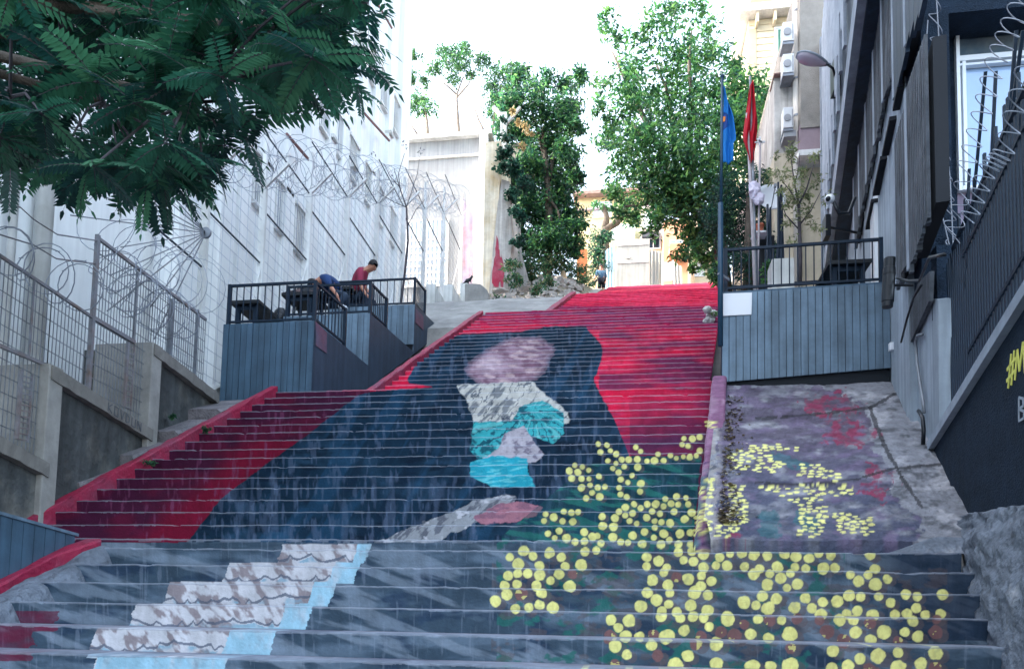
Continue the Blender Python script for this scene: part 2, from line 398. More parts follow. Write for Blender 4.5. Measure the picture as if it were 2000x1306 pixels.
YEL = s2l((222, 218, 136)); YE2 = s2l((204, 196, 120)); BRN = s2l((92, 82, 84)); REDB = s2l((116, 84, 84)); GRN = s2l((38, 104, 98)); DGR = s2l((22, 66, 74))
def draw_dots(col, x, y, halo=True):
    h = (fbm(x / 11.0, y / 11.0, 77, 3) - 0.5)
    order = np.argsort(y, kind='stable'); ys = y[order]
    def near(cx, cy, ex, ey):
        a, b = np.searchsorted(ys, (cy - ey, cy + ey)); ids = order[a:b]
        return ids[np.abs(x[ids] - cx) < ex]
    for (cx, cy, rx, ry, k) in DOTS:
        m = near(cx, cy, rx * 2.6, ry * 2.6)
        if not len(m): continue
        xx = x[m]; yy = y[m]; hh = h[m]
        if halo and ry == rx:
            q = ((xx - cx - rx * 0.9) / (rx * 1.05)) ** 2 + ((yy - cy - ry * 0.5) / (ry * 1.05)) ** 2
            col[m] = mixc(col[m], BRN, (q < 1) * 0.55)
    for (cx, cy, rx, ry, k) in DOTS:
        m = near(cx, cy, rx * 1.4, ry * 1.4)
        if not len(m): continue
        xx = x[m]; yy = y[m]; hh = h[m]
        q = np.sqrt(((xx - cx) / rx) ** 2 + ((yy - cy) / ry) ** 2) + hh * 0.42
        c = REDB if k else YEL
        col[m] = mixc(col[m], c, np.clip((1 - q) * rx / 1.5 + .5, 0, 1) * (0.95 - 0.25 * np.clip((hh - .1) * 6, 0, 1)))
        if not k: col[m] = mixc(col[m], YE2, ((q < .95) * np.clip((fbm(xx / 4 + cx, yy / 9, 78) - .5) * 4, 0, .7)))
        if k: col[m] = mixc(col[m], YE2, ((q < 1) & (hh > 0.16)) * 0.8)
    return col

NAVY = s2l((18, 44, 64)); NAVB = s2l((38, 68, 92)); NAVD = s2l((10, 28, 44))
def mural(x, y, t):
    """colour painted at the place of the stairs seen at photo point x, y; t = height within the riser"""
    n = x.size; col = np.zeros((n, 3))
    streak = fbm(x / 70, y / 2.2, 11); blot = fbm(x / 60, y / 30, 12); fine = fbm(x / 7, y / 30, 13)
    big = fbm(x / 150, y / 90, 14)
    col[:] = s2l((212, 28, 68))
    col = mixc(col, s2l((222, 66, 104)), np.clip((streak - 0.45) * 3, 0, .7))
    col = mixc(col, s2l((150, 26, 70)), ((y < 598) & (streak < 0.42)) * 0.4)
    m2 = (y > 598) & (y < 645)
    col = mixc(col, s2l((134, 30, 78)), m2 * np.clip(1.6 - np.abs(x - 1450) / 500 - (y - 612) / 60 + (streak - 0.5) * 2.5, 0, 0.9))
    col = mixc(col, s2l((104, 62, 104)), m2 * np.clip((fbm(x / 90, y / 3, 21) - 0.55) * 6, 0, .6))
    # red to maroon field on the right
    rr = np.clip((x - 1180 - (820 - y) * 0.45) / 160, 0, 1) * np.clip((y - 630) / 50, 0, 1)
    col = mixc(col, s2l((122, 26, 62)), (y > 640) * np.clip(rr * 0.75 + (blot - 0.5) * 1.2, 0, 0.9) * (x > 1120))
    col = mixc(col, s2l((84, 42, 80)), ((y > 645) & (x > 1170)) * np.clip((fbm(x / 120, y / 16, 31) - 0.42) * 3.2, 0, 0.8))
    col = mixc(col, s2l((72, 34, 66)), (y > 770) * (x > 1230) * np.clip((y - 770) / 120, 0, 0.75))
    # left field of maroon
    lf = (y > 763) & (x < 740)
    base = s2l((84, 20, 48))
    col = mixc(col, base, lf * 1.0)
    edge = 365 + (1062 - y) * 1.13
    col = mixc(col, s2l((62, 22, 50)), lf * np.clip((blot - 0.42) * 4, 0, 0.85))
    near = np.clip(1 - (edge - x) / (95 + 60 * big), 0, 1) * (y > 860)
    col = mixc(col, s2l((118, 14, 44)), lf * np.clip(near * 2, 0, 0.8))
    col = mixc(col, s2l((112, 60, 92)), lf * np.clip((fine - 0.62) * 5, 0, 0.6))
    # dark mass
    dark = [(362, 1064), (430, 975), (520, 905), (600, 850), (700, 770), (745, 762), (846, 757), (800, 748), (796, 740), (815, 700), (850, 672), (905, 652),
            (1000, 648), (1080, 637), (1146, 638), (1148, 645), (1176, 672), (1178, 690), (1160, 745), (1190, 800), (1225, 860), (1226, 880),
            (1370, 890), (1352, 1064)]
    dm = soft(x, y, dark, 2.5)
    dm = np.where((y > 762) & (y < 890) & (x > 1150 + (y - 700) * 0.42) & (x > 1100), 0, dm)
    nav = mixc(np.tile(NAVY, (n, 1)), NAVB, np.clip((blot - 0.5) * 3, 0, .7))
    nav = mixc(nav, NAVD, np.clip((0.42 - fbm(x / 50, y / 14, 41)) * 5, 0, .8))
    fold = fbm((x + (y - 760) * .55) / 34, (y - 760) / 170, 154)
    nav = mixc(nav, s2l((38, 84, 118)), np.clip((fold - .56) * 4, 0, .35)); nav = mixc(nav, s2l((6, 22, 42)), np.clip((.42 - fold) * 4, 0, .4))
    nav = mixc(nav, s2l((84, 100, 126)), np.clip((fine - 0.6) * 4, 0, 0.45) + (y > 930) * np.clip((fbm(x / 12, y / 60, 44) - .55) * 3, 0, .35))
    col = col * (1 - dm[:, None]) + nav * dm[:, None]
    # plain pale and teal patches in the middle of the dark mass
    P1 = [(918, 720), (955, 690), (1000, 664), (1050, 662), (1078, 680), (1060, 718), (1042, 736), (985, 748), (940, 745), (915, 726)]
    for ox, oy in ((-9, -4), (9, 4), (-4, 6), (4, -6), (0, 0), (-6, 0), (6, 0)): col = mixc(col, s2l((162, 132, 148)), soft(x + ox, y + oy, P1, 7, 5) * 0.35)
    col = mixc(col, s2l((122, 90, 108)), soft(x, y, P1, 9, 5) * np.clip((fbm((x + y) / 20, (y - x * .4) / 9, 51) - 0.42) * 5, 0, .9)); col = mixc(col, s2l((198, 172, 176)), soft(x, y, P1, 9, 5) * np.clip((fbm((x - y) / 22, y / 7, 151) - 0.5) * 7, 0, .85))
    col = mixc(col, s2l((206, 184, 196)), soft(x, y, P1, 9, 5) * np.clip(1 - np.hypot((x - 955) / 46, (y - 712) / 26), 0, 1) * .8)
    col = mixc(col, s2l((92, 66, 92)), soft(x, y, P1, 9, 5) * np.clip((x - 1035) / 40, 0, 1) * .7)
    P2 = [(892, 752), (1040, 745), (1060, 765), (1108, 802), (1112, 824), (1070, 832), (1000, 825), (925, 828), (915, 790)]
    m = soft(x, y, P2, 4, 6)
    col = mixc(col, s2l((196, 194, 188)), m)
    col = mixc(col, s2l((104, 110, 118)), m * np.clip((fbm((x + y) / 9, (y - x) / 34, 52) - 0.52) * 8, 0, .85)); col = mixc(col, s2l((60, 72, 88)), m * (np.abs(fbm((x + y * .8) / 22, (y - x) / 50, 152) - .5) < .018) * .8)
    P3 = [(925, 824), (1000, 822), (1015, 795), (1060, 782), (1100, 806), (1102, 846), (1080, 866), (1030, 848), (985, 866), (945, 904), (918, 880)]
    m = soft(x, y, P3, 4, 7)
    col = mixc(col, s2l((58, 164, 172)), m)
    fan = np.arctan2(y - 800, x - 1040); rad = np.hypot(x - 1040, y - 800)
    col = mixc(col, s2l((16, 62, 82)), m * (np.abs(np.sin(fan * 13 + fbm(x / 20, y / 20, 153) * 4)) < .26) * np.clip(rad / 30, 0, 1) * .85)
    col = mixc(col, s2l((120, 206, 206)), m * (np.sin(fan * 13 + 1 + fbm(x / 20, y / 20, 153) * 4) > .8) * .5)
    col = mixc(col, s2l((24, 74, 92)), m * np.clip((fbm((x * .9 + y) / 16, (y - x * .6) / 9, 53) - 0.56) * 9, 0, .85))
    P4 = [(985, 846), (1022, 832), (1062, 888), (1046, 902), (1012, 906), (932, 902), (975, 874)]
    m = soft(x, y, P4, 4, 8)
    col = mixc(col, s2l((178, 172, 182)), m); col = mixc(col, s2l((104, 96, 116)), m * np.clip((fbm(x / 12, y / 9, 54) - 0.55) * 7, 0, .8))
    P5 = [(918, 902), (960, 890), (1032, 894), (1030, 920), (1046, 950), (958, 950), (920, 930)]
    m = soft(x, y, P5, 4, 9)
    col = mixc(col, s2l((40, 158, 178)), m); col = mixc(col, s2l((110, 198, 206)), m * np.clip((fbm((x + y * 2) / 20, y / 4, 55) - 0.55) * 6, 0, .8))
    # pale sleeve-like diagonal and a rose patch
    P6 = [(722, 1064), (800, 1030), (880, 1000), (925, 978), (985, 966), (1006, 970), (1000, 988), (950, 1004), (918, 1026), (880, 1042), (835, 1064)]
    m = soft(x, y, P6, 5, 10)
    col = mixc(col, s2l((142, 146, 152)), m); col = mixc(col, s2l((84, 88, 100)), m * np.clip((fbm((x + y) / 11, (x - y) / 30, 56) - 0.52) * 8, 0, .85))
    col = mixc(col, s2l((196, 196, 204)), m * np.clip((fbm(x / 16, y / 10, 57) - 0.62) * 9, 0, .8))
    P7 = [(925, 1012), (965, 985), (1010, 978), (1060, 990), (1056, 1002), (1010, 1018), (940, 1024)]
    m = soft(x, y, P7, 5, 11)
    col = mixc(col, s2l((164, 112, 126)), m); col = mixc(col, s2l((112, 84, 104)), m * np.clip((fbm(x / 20, y / 8, 58) - 0.5) * 5, 0, .6))
    # green leaf strokes
    g = np.clip((fbm((x + y * 1.6) / 60, (y * 1.3 - x * 0.3) / 14, 61) - 0.5) * 9, 0, 1)
    gm = ((x > 980) & (y > 905) & (y < 1110) & (x > 1150 - (y - 905) * 1.2)) | ((x > 1225) & (y > 890) & (y < 985))
    col = mixc(col, GRN, gm * g * 0.85 * dm + ((y > 1062) & (x > 960) & (x < 1700) & (y < 1260)) * np.clip((fbm((x + y * .8) / 45, (y - x * .2) / 24, 62) - 0.6) * 9, 0, .7) * 0)
    col = mixc(col, DGR, gm * (1 - g) * 0.55 * dm)
    # lowest flight: washed blue grey
    lo = (y > 1062) | ((y > 1058) & (x < 200))
    lo = y > 1058.5
    lowc = mixc(np.tile(s2l((60, 78, 94)), (n, 1)), s2l((98, 116, 134)), np.clip((fbm(x / 110, y / 26, 71) - 0.48) * 4, 0, .85))
    lowc = mixc(lowc, s2l((34, 54, 78)), np.clip((0.45 - fbm(x / 70, y / 30, 72)) * 5, 0, .75))
    diag = fbm((x + y * 2.6) / 260, (y * 2.2 - x * 0.9) / 60, 73)
    lowc = mixc(lowc, s2l((138, 152, 168)), np.clip((diag - 0.56) * 5, 0, .5))
    lowc = mixc(lowc, s2l((132, 144, 162)), np.clip((fbm(x / 5.5, y / 70, 74) - 0.66) * 4, 0, .28))
    lowc = mixc(lowc, s2l((30, 46, 68)), np.clip((x - 1700) / 60, 0, 1) * 0.75 * (y < 1250))
    lowc = mixc(lowc, GRN, ((x > 970) & (x < 1650)) * np.clip((fbm((x + y * 1.1) / 42, (y * .7 - x * .35) / 20, 62) - 0.57) * 11, 0, .8))
    lowc = mixc(lowc, BRN, ((x > 960) & (x < 1850)) * np.clip((fbm(x / 30, y / 16, 63) - 0.58) * 9, 0, .5))
    jx_ = (fbm(x / 18, y / 9, 93) - .5) * 26
    lowc = lowc * 0.84
    lowc = mixc(lowc, s2l((96, 28, 54)), (((x + jx_ < 112) & (y > 1192) & (y < 1232)) | ((x + jx_ < 62) & (y >= 1232) & (y < 1290))) * np.clip(1.1 - fbm(x / 30, y / 12, 94) * .7, 0, .9))
    for (xa, xb, ya, yb, la, lb) in ((545, 712, 1062, 1100, 690, 712), (440, 690, 1098, 1139, 645, 690), (326, 645, 1135, 1183, 605, 645),
                                     (258, 600, 1178, 1231, 550, 600), (182, 530, 1224, 1284, 440, 530), (180, 430, 1283, 1330, 180, 430)):
        inb = (y >= ya) & (y < yb)
        xs = x + (y - ya) * 0.35 + (fbm(x / 9, y / 9, 81) - .5) * 10
        m = inb & (xs > xa + 8) & (xs < xb + 14)
        wv = fbm((x - y * 0.5) / 17, y / 26, 82)
        lowc = mixc(lowc, s2l((186, 186, 192)), m * 1.0)
        lowc = mixc(lowc, s2l((122, 110, 114)), m * np.clip((wv - 0.5) * 7, 0, .85))
        sc = ya + 6 + (5 + 7 * fbm(x / 40, x * 0 + ya, 84)) * np.abs(np.sin(x / 13.0 + ya + 5 * fbm(x / 50, x * 0 + ya, 85))) + (yb - ya) * (0.2 + .5 * fbm(x / 60, x * 0 + ya, 86))
        lowc = mixc(lowc, s2l((84, 92, 108)), (m & (np.abs(y - sc) < 1 + 3 * fbm(x / 12, y / 12, 87)) & (xs < la + 12)) * 0.85)
        lowc = mixc(lowc, s2l((116, 156, 176)), (m & (y > sc + 4) & (xs < la)) * np.clip((fbm(x / 22, y / 18, 83) - .35) * 3, 0, .8))
        lowc = mixc(lowc, s2l((146, 184, 202)), (m & (xs > la + 10)) * np.clip(.95 - (fbm(x / 16, y / 30, 88) - .5) * 1.5, .3, 1))
    col = np.where(lo[:, None], lowc, col)
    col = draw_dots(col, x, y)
    # worn nosing: bare pale edge along the top of each riser
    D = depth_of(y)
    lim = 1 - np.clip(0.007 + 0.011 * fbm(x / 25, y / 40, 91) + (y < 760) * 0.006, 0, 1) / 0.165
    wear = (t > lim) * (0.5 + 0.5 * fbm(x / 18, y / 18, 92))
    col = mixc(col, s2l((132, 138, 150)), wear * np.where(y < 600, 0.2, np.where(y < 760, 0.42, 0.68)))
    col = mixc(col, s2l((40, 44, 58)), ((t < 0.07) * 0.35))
    return col

def flight(name, D0, z0, d, h, n, xl, xr, land, px_step=1.7, row_step=1.6, tread=(132, 134, 146)):
    """n risers; riser i has its nosing at (D0+d*i, z0+h*i); xl/xr give the ends at riser i"""
    VV = []; TT = []; Q4 = []; base = 0
    for i in range(n):
        D = D0 + d * i; z = z0 + h * i; a, b = xl(i), xr(i)
        nx = max(12, int((b - a) * FPX / D / px_step)); nr = max(4, int(h * FPX / D / row_step))
        hh = h if i else h + 0.12
        X = np.linspace(a, b, nx)
        wob = (fbm(X * 1.7, X * 0 + i * 3.1, 101) - 0.5) * 0.026 + (fbm(X * 11, X * 0 + i * 7.7, 102) - 0.5) * 0.012
        wz = (fbm(X * 2.1, X * 0 + i * 5.3, 103) - 0.5) * 0.016 + (fbm(X * 14, X * 0 + i * 1.7, 104) - 0.5) * 0.010
        chip = np.clip(fbm(X * 6, X * 0 + i * 9.3, 105) - 0.68, 0, 1) * 0.16
        t = (np.arange(nr + 1) / nr)[:, None]
        yy = D + wob[None, :] * t ** 2 + 0.010 * (t == 1) + 0.02 * (1 - t) + chip[None, :] * (t > .93)
        zz = z - hh * (1 - t) + wz[None, :] * t - chip[None, :] * 0.5 * (t > .93)
        V = np.stack([np.broadcast_to(X, yy.shape), yy, zz], -1).reshape(-1, 3)
        dep = land if i == n - 1 else d
        back = np.stack([X, X * 0 + D + dep + 0.03, X * 0 + z + 0.010], -1)
        ends = np.array([[a, D + dep + 0.03, z - hh], [b, D + dep + 0.03, z - hh]])
        g = np.arange((nr + 1) * nx).reshape(nr + 1, nx) + base
        Q4.append(np.stack([g[:-1, :-1], g[:-1, 1:], g[1:, 1:], g[1:, :-1]], -1).reshape(-1, 4))
        bk = base + (nr + 1) * nx + np.arange(nx)
        Q4.append(np.stack([g[-1, :-1], g[-1, 1:], bk[1:], bk[:-1]], -1))
        e0 = base + (nr + 2) * nx
        Q4.append(np.array([[e0, g[0, 0], g[-1, 0], bk[0]], [g[0, -1], e0 + 1, bk[-1], g[-1, -1]]]))
        VV += [V, back, ends]; TT += [np.broadcast_to(t, yy.shape).ravel(), np.full(nx, 2.0), np.full(2, .5)]
        base += (nr + 2) * nx + 2
    P = np.concatenate(VV); t = np.concatenate(TT)
    px, py = projn(P)
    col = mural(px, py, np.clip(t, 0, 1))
    tm = t > 1.5
    tn = fbm(P[:, 0] * 3, P[:, 1] * 6, 111)
    trc = mixc(np.tile(s2l(tread), (len(P), 1)), s2l((84, 88, 104)), np.clip((tn - .45) * 3, 0, .8))
    col[tm] = trc[tm]
    mb = MB(); mb.v = P; mb.f = [np.concatenate(Q4)]
    mb.c = np.hstack([col, np.ones((len(col), 1))])
    return struct(name, mb, M_paint)
def lin(a, b, n): return lambda i: a + (b - a) * i / max(1, n - 1)
D1, Z1, d1, h1 = 4.287, -0.205, 0.33, 0.165
XL1 = {-2: -7.5, -1: -7.5, 0: -7.5, 1: -4.6, 2: -4.42, 3: -4.47, 4: -4.45, 5: -4.44}
XR1 = {-2: 4.2, -1: 3.4, 0: 2.6, 1: 2.42, 2: 2.27, 3: 2.32, 4: 2.35, 5: 2.37}
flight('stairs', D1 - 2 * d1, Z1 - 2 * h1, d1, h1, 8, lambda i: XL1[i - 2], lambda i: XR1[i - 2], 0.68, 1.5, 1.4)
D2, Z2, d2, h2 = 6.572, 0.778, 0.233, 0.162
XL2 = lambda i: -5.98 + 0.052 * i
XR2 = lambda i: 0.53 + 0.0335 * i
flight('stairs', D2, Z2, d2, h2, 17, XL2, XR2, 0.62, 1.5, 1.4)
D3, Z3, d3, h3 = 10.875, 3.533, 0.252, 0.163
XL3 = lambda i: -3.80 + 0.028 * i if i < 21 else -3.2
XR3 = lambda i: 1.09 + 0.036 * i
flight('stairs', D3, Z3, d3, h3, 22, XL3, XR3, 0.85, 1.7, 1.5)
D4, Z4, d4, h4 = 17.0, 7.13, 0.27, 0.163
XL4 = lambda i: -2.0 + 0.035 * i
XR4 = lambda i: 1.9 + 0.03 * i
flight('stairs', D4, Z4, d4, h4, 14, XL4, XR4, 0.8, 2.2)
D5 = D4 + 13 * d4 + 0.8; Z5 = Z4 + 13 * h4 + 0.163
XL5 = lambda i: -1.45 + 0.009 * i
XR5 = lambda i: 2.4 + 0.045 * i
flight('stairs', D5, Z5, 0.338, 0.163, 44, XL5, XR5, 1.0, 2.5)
ZTOP = Z5 + 43 * 0.163; DTOP = D5 + 43 * 0.338
def SZ(D):
    """height of the nosing line of the stairs"""
    pts = [(3.6, -0.54), (5.94, 0.62), (6.55, 0.63), (6.572, 0.778), (10.3, 3.37), (10.86, 3.4), (16.17, 6.956), (17.0, 7.0), (D4 + 13 * d4, Z4 + 13 * h4), (D5, Z5 - .1), (DTOP, ZTOP), (300, ZTOP + 0.1)]
    if D <= pts[0][0]: return pts[0][1]
    for (a, b), (c, e) in zip(pts, pts[1:]):
        if D <= c: return b + (e - b) * (D - a) / (c - a)
    return pts[-1][1]

# landing between first and second flight, beside it the first-flight kerbs
mb = MB(); mb.bb(-7.6, 2.40, 5.99, 6.62, 0.30, 0.612); struct('landing', mb, M_concp)
mb = MB(); mb.bb(-5.3, 1.12, 10.35, 10.92, 3.0, 3.362); struct('landing', mb, M_concp)

# the hill: one sheet to the horizon, just under everything that stands on it
mb = MB()
xs = [-250, -60, -20, -9, -5.9, -3, 0, 2.2, 4.0, 9, 20, 60, 250]
ys = [-40, -5, 1.5, 2.8, 3.6, 4.3, 5, 6, 6.6, 8, 9.2, 10.3, 10.9, 12.5, 14, 16.2, 17, 18.5, 20.5, 21.4, 24, 28, 32, 36, 42, 60, 120, 400]
for y in ys:
    for x in xs:
        z = SZ(y) - 0.42
        if y < 3: z = -1.62
        if y < 5 and y >= 3: z = -1.62 + (SZ(y) - 0.42 + 1.62) * (y - 3) / 2 * 0.5
        mb.v.append((x, y, z))
nx = len(xs)
for j in range(len(ys) - 1):
    for i in range(nx - 1): mb.f.append((j * nx + i, j * nx + i + 1, (j + 1) * nx + i + 1, (j + 1) * nx + i))
struct('ground', mb, M_asph)

# red kerbs of the second to fifth flight (sloping bars with a worn top)
def kerb(name, pts, wd, up, dn, m, seed=0, sub=0.16, label=None):
    """pts = (X, Y, Z of top) along the kerb's inner edge; wd grows away from it"""
    mb = MB(); rn = random.Random(seed); P = []
    for (a, b) in zip(pts, pts[1:]):
        a, b = Vector(a), Vector(b); n = max(1, int((b - a).length / sub))
        for i in range(n): P.append(a.lerp(b, i / n))
    P.append(Vector(pts[-1]))
    for p in P:
        j = lambda s: (rn.random() - 0.5) * s
        for (ox, oz) in ((0, -dn), (0, -0.015), (wd * 0.08, 0), (wd * 0.92, 0), (wd, -0.015), (wd, -dn)):
            mb.v.append((p.x + ox + j(0.018), p.y + j(0.01), p.z + up + oz + (j(0.014) if oz > -0.1 else 0)))
    for i in range(len(P) - 1):
        for k in range(5): mb.f.append((i * 6 + k, (i + 1) * 6 + k, (i + 1) * 6 + k + 1, i * 6 + k + 1))
    mb.f.append((0, 1, 2, 3, 4, 5)); o = (len(P) - 1) * 6; mb.f.append(tuple(o + k for k in (5, 4, 3, 2, 1, 0)))
    return mb
k2 = kerb('', [(XL2(i) + 0.02, D2 + d2 * i - 0.05, Z2 + h2 * i + 0.02) for i in (-0.8, 16.4)], -0.11, 0.02, 0.5, None, 1)
single('red_kerb', k2, M_redcurb, 'long red painted kerb up the left edge of the wide middle flight', 'kerb', 'red kerbs along the stairs')
k3 = kerb('', [(XL3(i) + 0.02, D3 + d3 * i - 0.05, Z3 + h3 * i + 0.02) for i in (-0.6, 20.5)], -0.11, 0.02, 1.9, None, 2)
single('red_kerb', k3, M_redcurb, 'red painted kerb running up from the plank platforms', 'kerb', 'red kerbs along the stairs')
k4 = kerb('', [(XL4(i) + 0.02, D4 + d4 * i - 0.05, Z4 + h4 * i + 0.02) for i in (-0.6, 13)], -0.15, 0.02, 0.5, None, 3)
single('red_kerb', k4, M_redcurb, 'highest red kerb below the rubble slope on the left', 'kerb', 'red kerbs along the stairs')
k1 = kerb('', [(-4.50, 5.98, 0.70), (-4.62, 5.6, 0.52), (-4.62, 4.2, -0.18)], -0.17, 0.0, 0.6, None, 4)
single('red_kerb', k1, M_redcurb, 'lowest red kerb beside the blue grey plank fence corner', 'kerb', 'red kerbs along the stairs')

# rough dark mortar between the lowest kerb and the steps, and the big mortar mound on the right
def lump(name, fn, x0, x1, y0, y1, nx, ny, m, label, cat):
    mb = MB()
    for j in range(ny + 1):
        for i in range(nx + 1):
            x = x0 + (x1 - x0) * i / nx; y = y0 + (y1 - y0) * j / ny
            mb.v.append((x, y, fn(x, y)))
    for j in range(ny):
        for i in range(nx):
            a = j * (nx + 1) + i; mb.f.append((a, a + 1, a + nx + 2, a + nx + 1))
    return single(name, mb, m, label, cat, smooth=True)
def nf(x, y, s, sd=0): return float(fbm(np.array([x * s]), np.array([y * s]), sd)[0] - 0.5)
lump('mortar_haunch', lambda x, y: -0.26 + 0.5 * (y - 4.2) + 0.12 * nf(x, y, 6, 7) - max(0, x + 4.42) * 2.2 , -4.64, -4.33, 4.15, 6.0, 8, 40, M_rock,
     'dark rough mortar haunch between the red kerb and the lowest steps', 'mortar')
WP, WQ = (2.60, 6.2), (3.38, 10.37)
WDX = (WQ[0] - WP[0]) / (WQ[1] - WP[1])
mb = MB(); ny, nu = 120, 46
for j in range(ny + 1):
    y = 3.0 + 3.35 * j / ny; w_ = WP[0] + (y - WP[1]) * WDX
    zt = 0.93 - 0.10 * (6.2 - y) + 0.05 * nf(y, 0, 1.5, 300)
    foot = w_ - 0.20 - 0.04 * (6 - y); zf0 = -0.95 + 0.5 * (y - 3.3)
    for i in range(nu + 1):
        u = i / nu
        if u < .72:
            v = u / .72; x = foot + (w_ - .10 - foot) * v ** 2.2 + 0.05 * sin(v * 3.1) * nf(y, v, 1.1, 301); z = zf0 + (zt - zf0) * v
        else:
            v = (u - .72) / .28; x = w_ - .10 + .16 * v; z = zt + .015 * v
        r = 0.10 * nf(y, u * 3, 2.6, 302) + 0.045 * nf(y, u * 3, 9, 303)
        mb.v.append((x - r, y + .3 * r, z + .5 * r))
for j in range(ny):
    for i in range(nu): a = j * (nu + 1) + i; mb.f.append((a, a + 1, a + nu + 2, a + nu + 1))
single('mortar_mound', mb, M_rock, 'large rough blue grey mortar mound under the charcoal wall beside the lowest steps', 'mound', smooth=True)
# painted ramp on the right
def ramp_col(px, py):
    n = px.size
    col = np.tile(s2l((134, 136, 144)), (n, 1))
    col = mixc(col, s2l((84, 86, 92)), np.clip((fbm(px / 26, py / 10, 201) - 0.55) * 6, 0, .8))
    col = mixc(col, s2l((178, 178, 184)), np.clip((fbm(px / 40, py / 18, 202) - 0.55) * 5, 0, .7))
    pur = [(1405, 748), (1600, 752), (1690, 792), (1700, 870), (1745, 920), (1735, 960), (1800, 1010), (1790, 1080), (1390, 1080)]
    m = soft(px, py, pur, 16, 21)
    pc = mixc(np.tile(s2l((84, 76, 94)), (n, 1)), s2l((68, 76, 100)), np.clip((py - 850) / 130, 0, 1) * .8)
    pc = mixc(pc, s2l((110, 96, 124)), np.clip((fbm(px / 30, py / 12, 203) - 0.5) * 4, 0, .8))
    m = m * np.clip(1.15 - 1.3 * np.clip(fbm(px / 34, py / 13, 208) - .42, 0, 1) * 2.2, .2, .9)
    col = col * (1 - m[:, None]) + pc * m[:, None]
    for poly in ([(1560, 762), (1640, 770), (1690, 795), (1640, 808), (1570, 806)], [(1620, 815), (1700, 826), (1712, 845), (1690, 872), (1610, 862)],
                 [(1700, 900), (1750, 925), (1745, 940), (1680, 930)], [(1690, 945), (1735, 960), (1730, 975), (1680, 960)], [(1400, 1040), (1470, 1050), (1460, 1080), (1400, 1075)]):
        col = mixc(col, s2l((138, 50, 80)), soft(px, py, poly, 26, 22) * np.clip((fbm(px / 16, py / 8, 204) - .34) * 3.4, 0, .85))
    for poly in ([(1500, 880), (1570, 900), (1600, 905), (1560, 918), (1510, 900)], [(1560, 990), (1600, 1010), (1590, 1040), (1550, 1020)], [(1480, 1000), (1520, 1005), (1520, 1060), (1490, 1050)]):
        col = mixc(col, s2l((46, 104, 112)), soft(px, py, poly, 14, 23) * .6)
    for line in ([(1480, 818), (1600, 808), (1700, 796), (1745, 770)], [(1480, 942), (1560, 946), (1680, 935)], [(1700, 796), (1722, 860), (1760, 930), (1800, 990)], [(1690, 930), (1740, 915), (1850, 905)]):
        for a, b in zip(line, line[1:]):
            dx, dy = b[0] - a[0], b[1] - a[1]
            u = np.clip(((px - a[0]) * dx + (py - a[1]) * dy) / (dx * dx + dy * dy), 0, 1)
            dd = np.hypot(px - a[0] - u * dx, (py - a[1] - u * dy) * 1.8) + (fbm(px / 9, py / 6, 205) - .5) * 9
            col = mixc(col, s2l((50, 50, 54)), (dd < 4.5) * .8)
    col = col * 0.84
    ed = np.clip((1412 - px) / 12, 0, 1) * (fbm(px / 7, py / 6, 206) > .42)
    col = mixc(col, s2l((150, 144, 140)), ed * .6)
    return draw_dots(col, px, py, halo=False)
def nfa(x, y, s, sd=0): return fbm(x * s, y * s, sd) - 0.5
def ramp_za(x, y):
    z = 0.74 + (y - 6.10) * (3.36 - 0.74) / (10.45 - 6.10)
    z = z + 0.05 * nfa(x, y, 1.2, 31) + 0.05 * nfa(x, y, 4, 32) + 0.018 * nfa(x, y, 14, 33)
    for yy in (7.15, 9.05): z = z - 0.05 * np.exp(-((y - yy - 0.1 * nfa(x, y * 0, 2, 34)) / 0.05) ** 2)
    return z
def ramp_z(x, y): return float(ramp_za(np.array([x]), np.array([y]))[0])
F = []; nx, ny = 300, 210
jj, ii = np.mgrid[0:ny + 1, 0:nx + 1]
ya = 6.08 + (10.62 - 6.08) * jj / ny
xa = np.where(ya < 6.4, 0.62, 0.62 + (ya - 6.57) * 0.14); xb = 3.1 + (ya - 6.2) * 0.25
xg = xa + (xb - xa) * ii / nx
zg = ramp_za(xg.ravel(), ya.ravel())
V = [tuple(q) for q in np.stack([xg.ravel(), ya.ravel(), zg], 1).tolist()]
for j in range(ny):
    for i in range(nx):
        a = j * (nx + 1) + i; F.append((a, a + 1, a + nx + 2, a + nx + 1))
b0 = len(V)
for i in range(nx + 1): V.append((V[i][0], 6.06, 0.55))
for i in range(nx): F.append((b0 + i, b0 + i + 1, i + 1, i))
P = np.array(V); px, py = projn(P); cc = ramp_col(px, py)
cc[b0:] = s2l((44, 56, 76))
mb = MB(); mb.v = V; mb.f = F; mb.c = [(c[0], c[1], c[2], 1) for c in cc]
struct('ramp', mb, M_ramp)
mb = MB()          # joining floor right of the ramp and landing
for j in range(13):
    for i in range(13):
        x = 1.75 + 1.0 * i / 12; y = 5.95 + 0.3 * j / 12
        sm = lambda v: max(0, min(1, v)) ** 2 * (3 - 2 * max(0, min(1, v))); rz = ramp_z(x, max(y, 6.1))
        mb.v.append((x, y, (0.615 + (rz + .02 - 0.615) * sm((x - 1.8) / .5) * sm((y - 5.93) / .16)) - (.04 if y > 6.12 else 0) + 0.02 * nf(x, y, 5, 41)))
for j in range(12):
    for i in range(12):
        a = j * 13 + i; mb.f.append((a, a + 1, a + 14, a + 13))
struct('path', mb, M_rock)

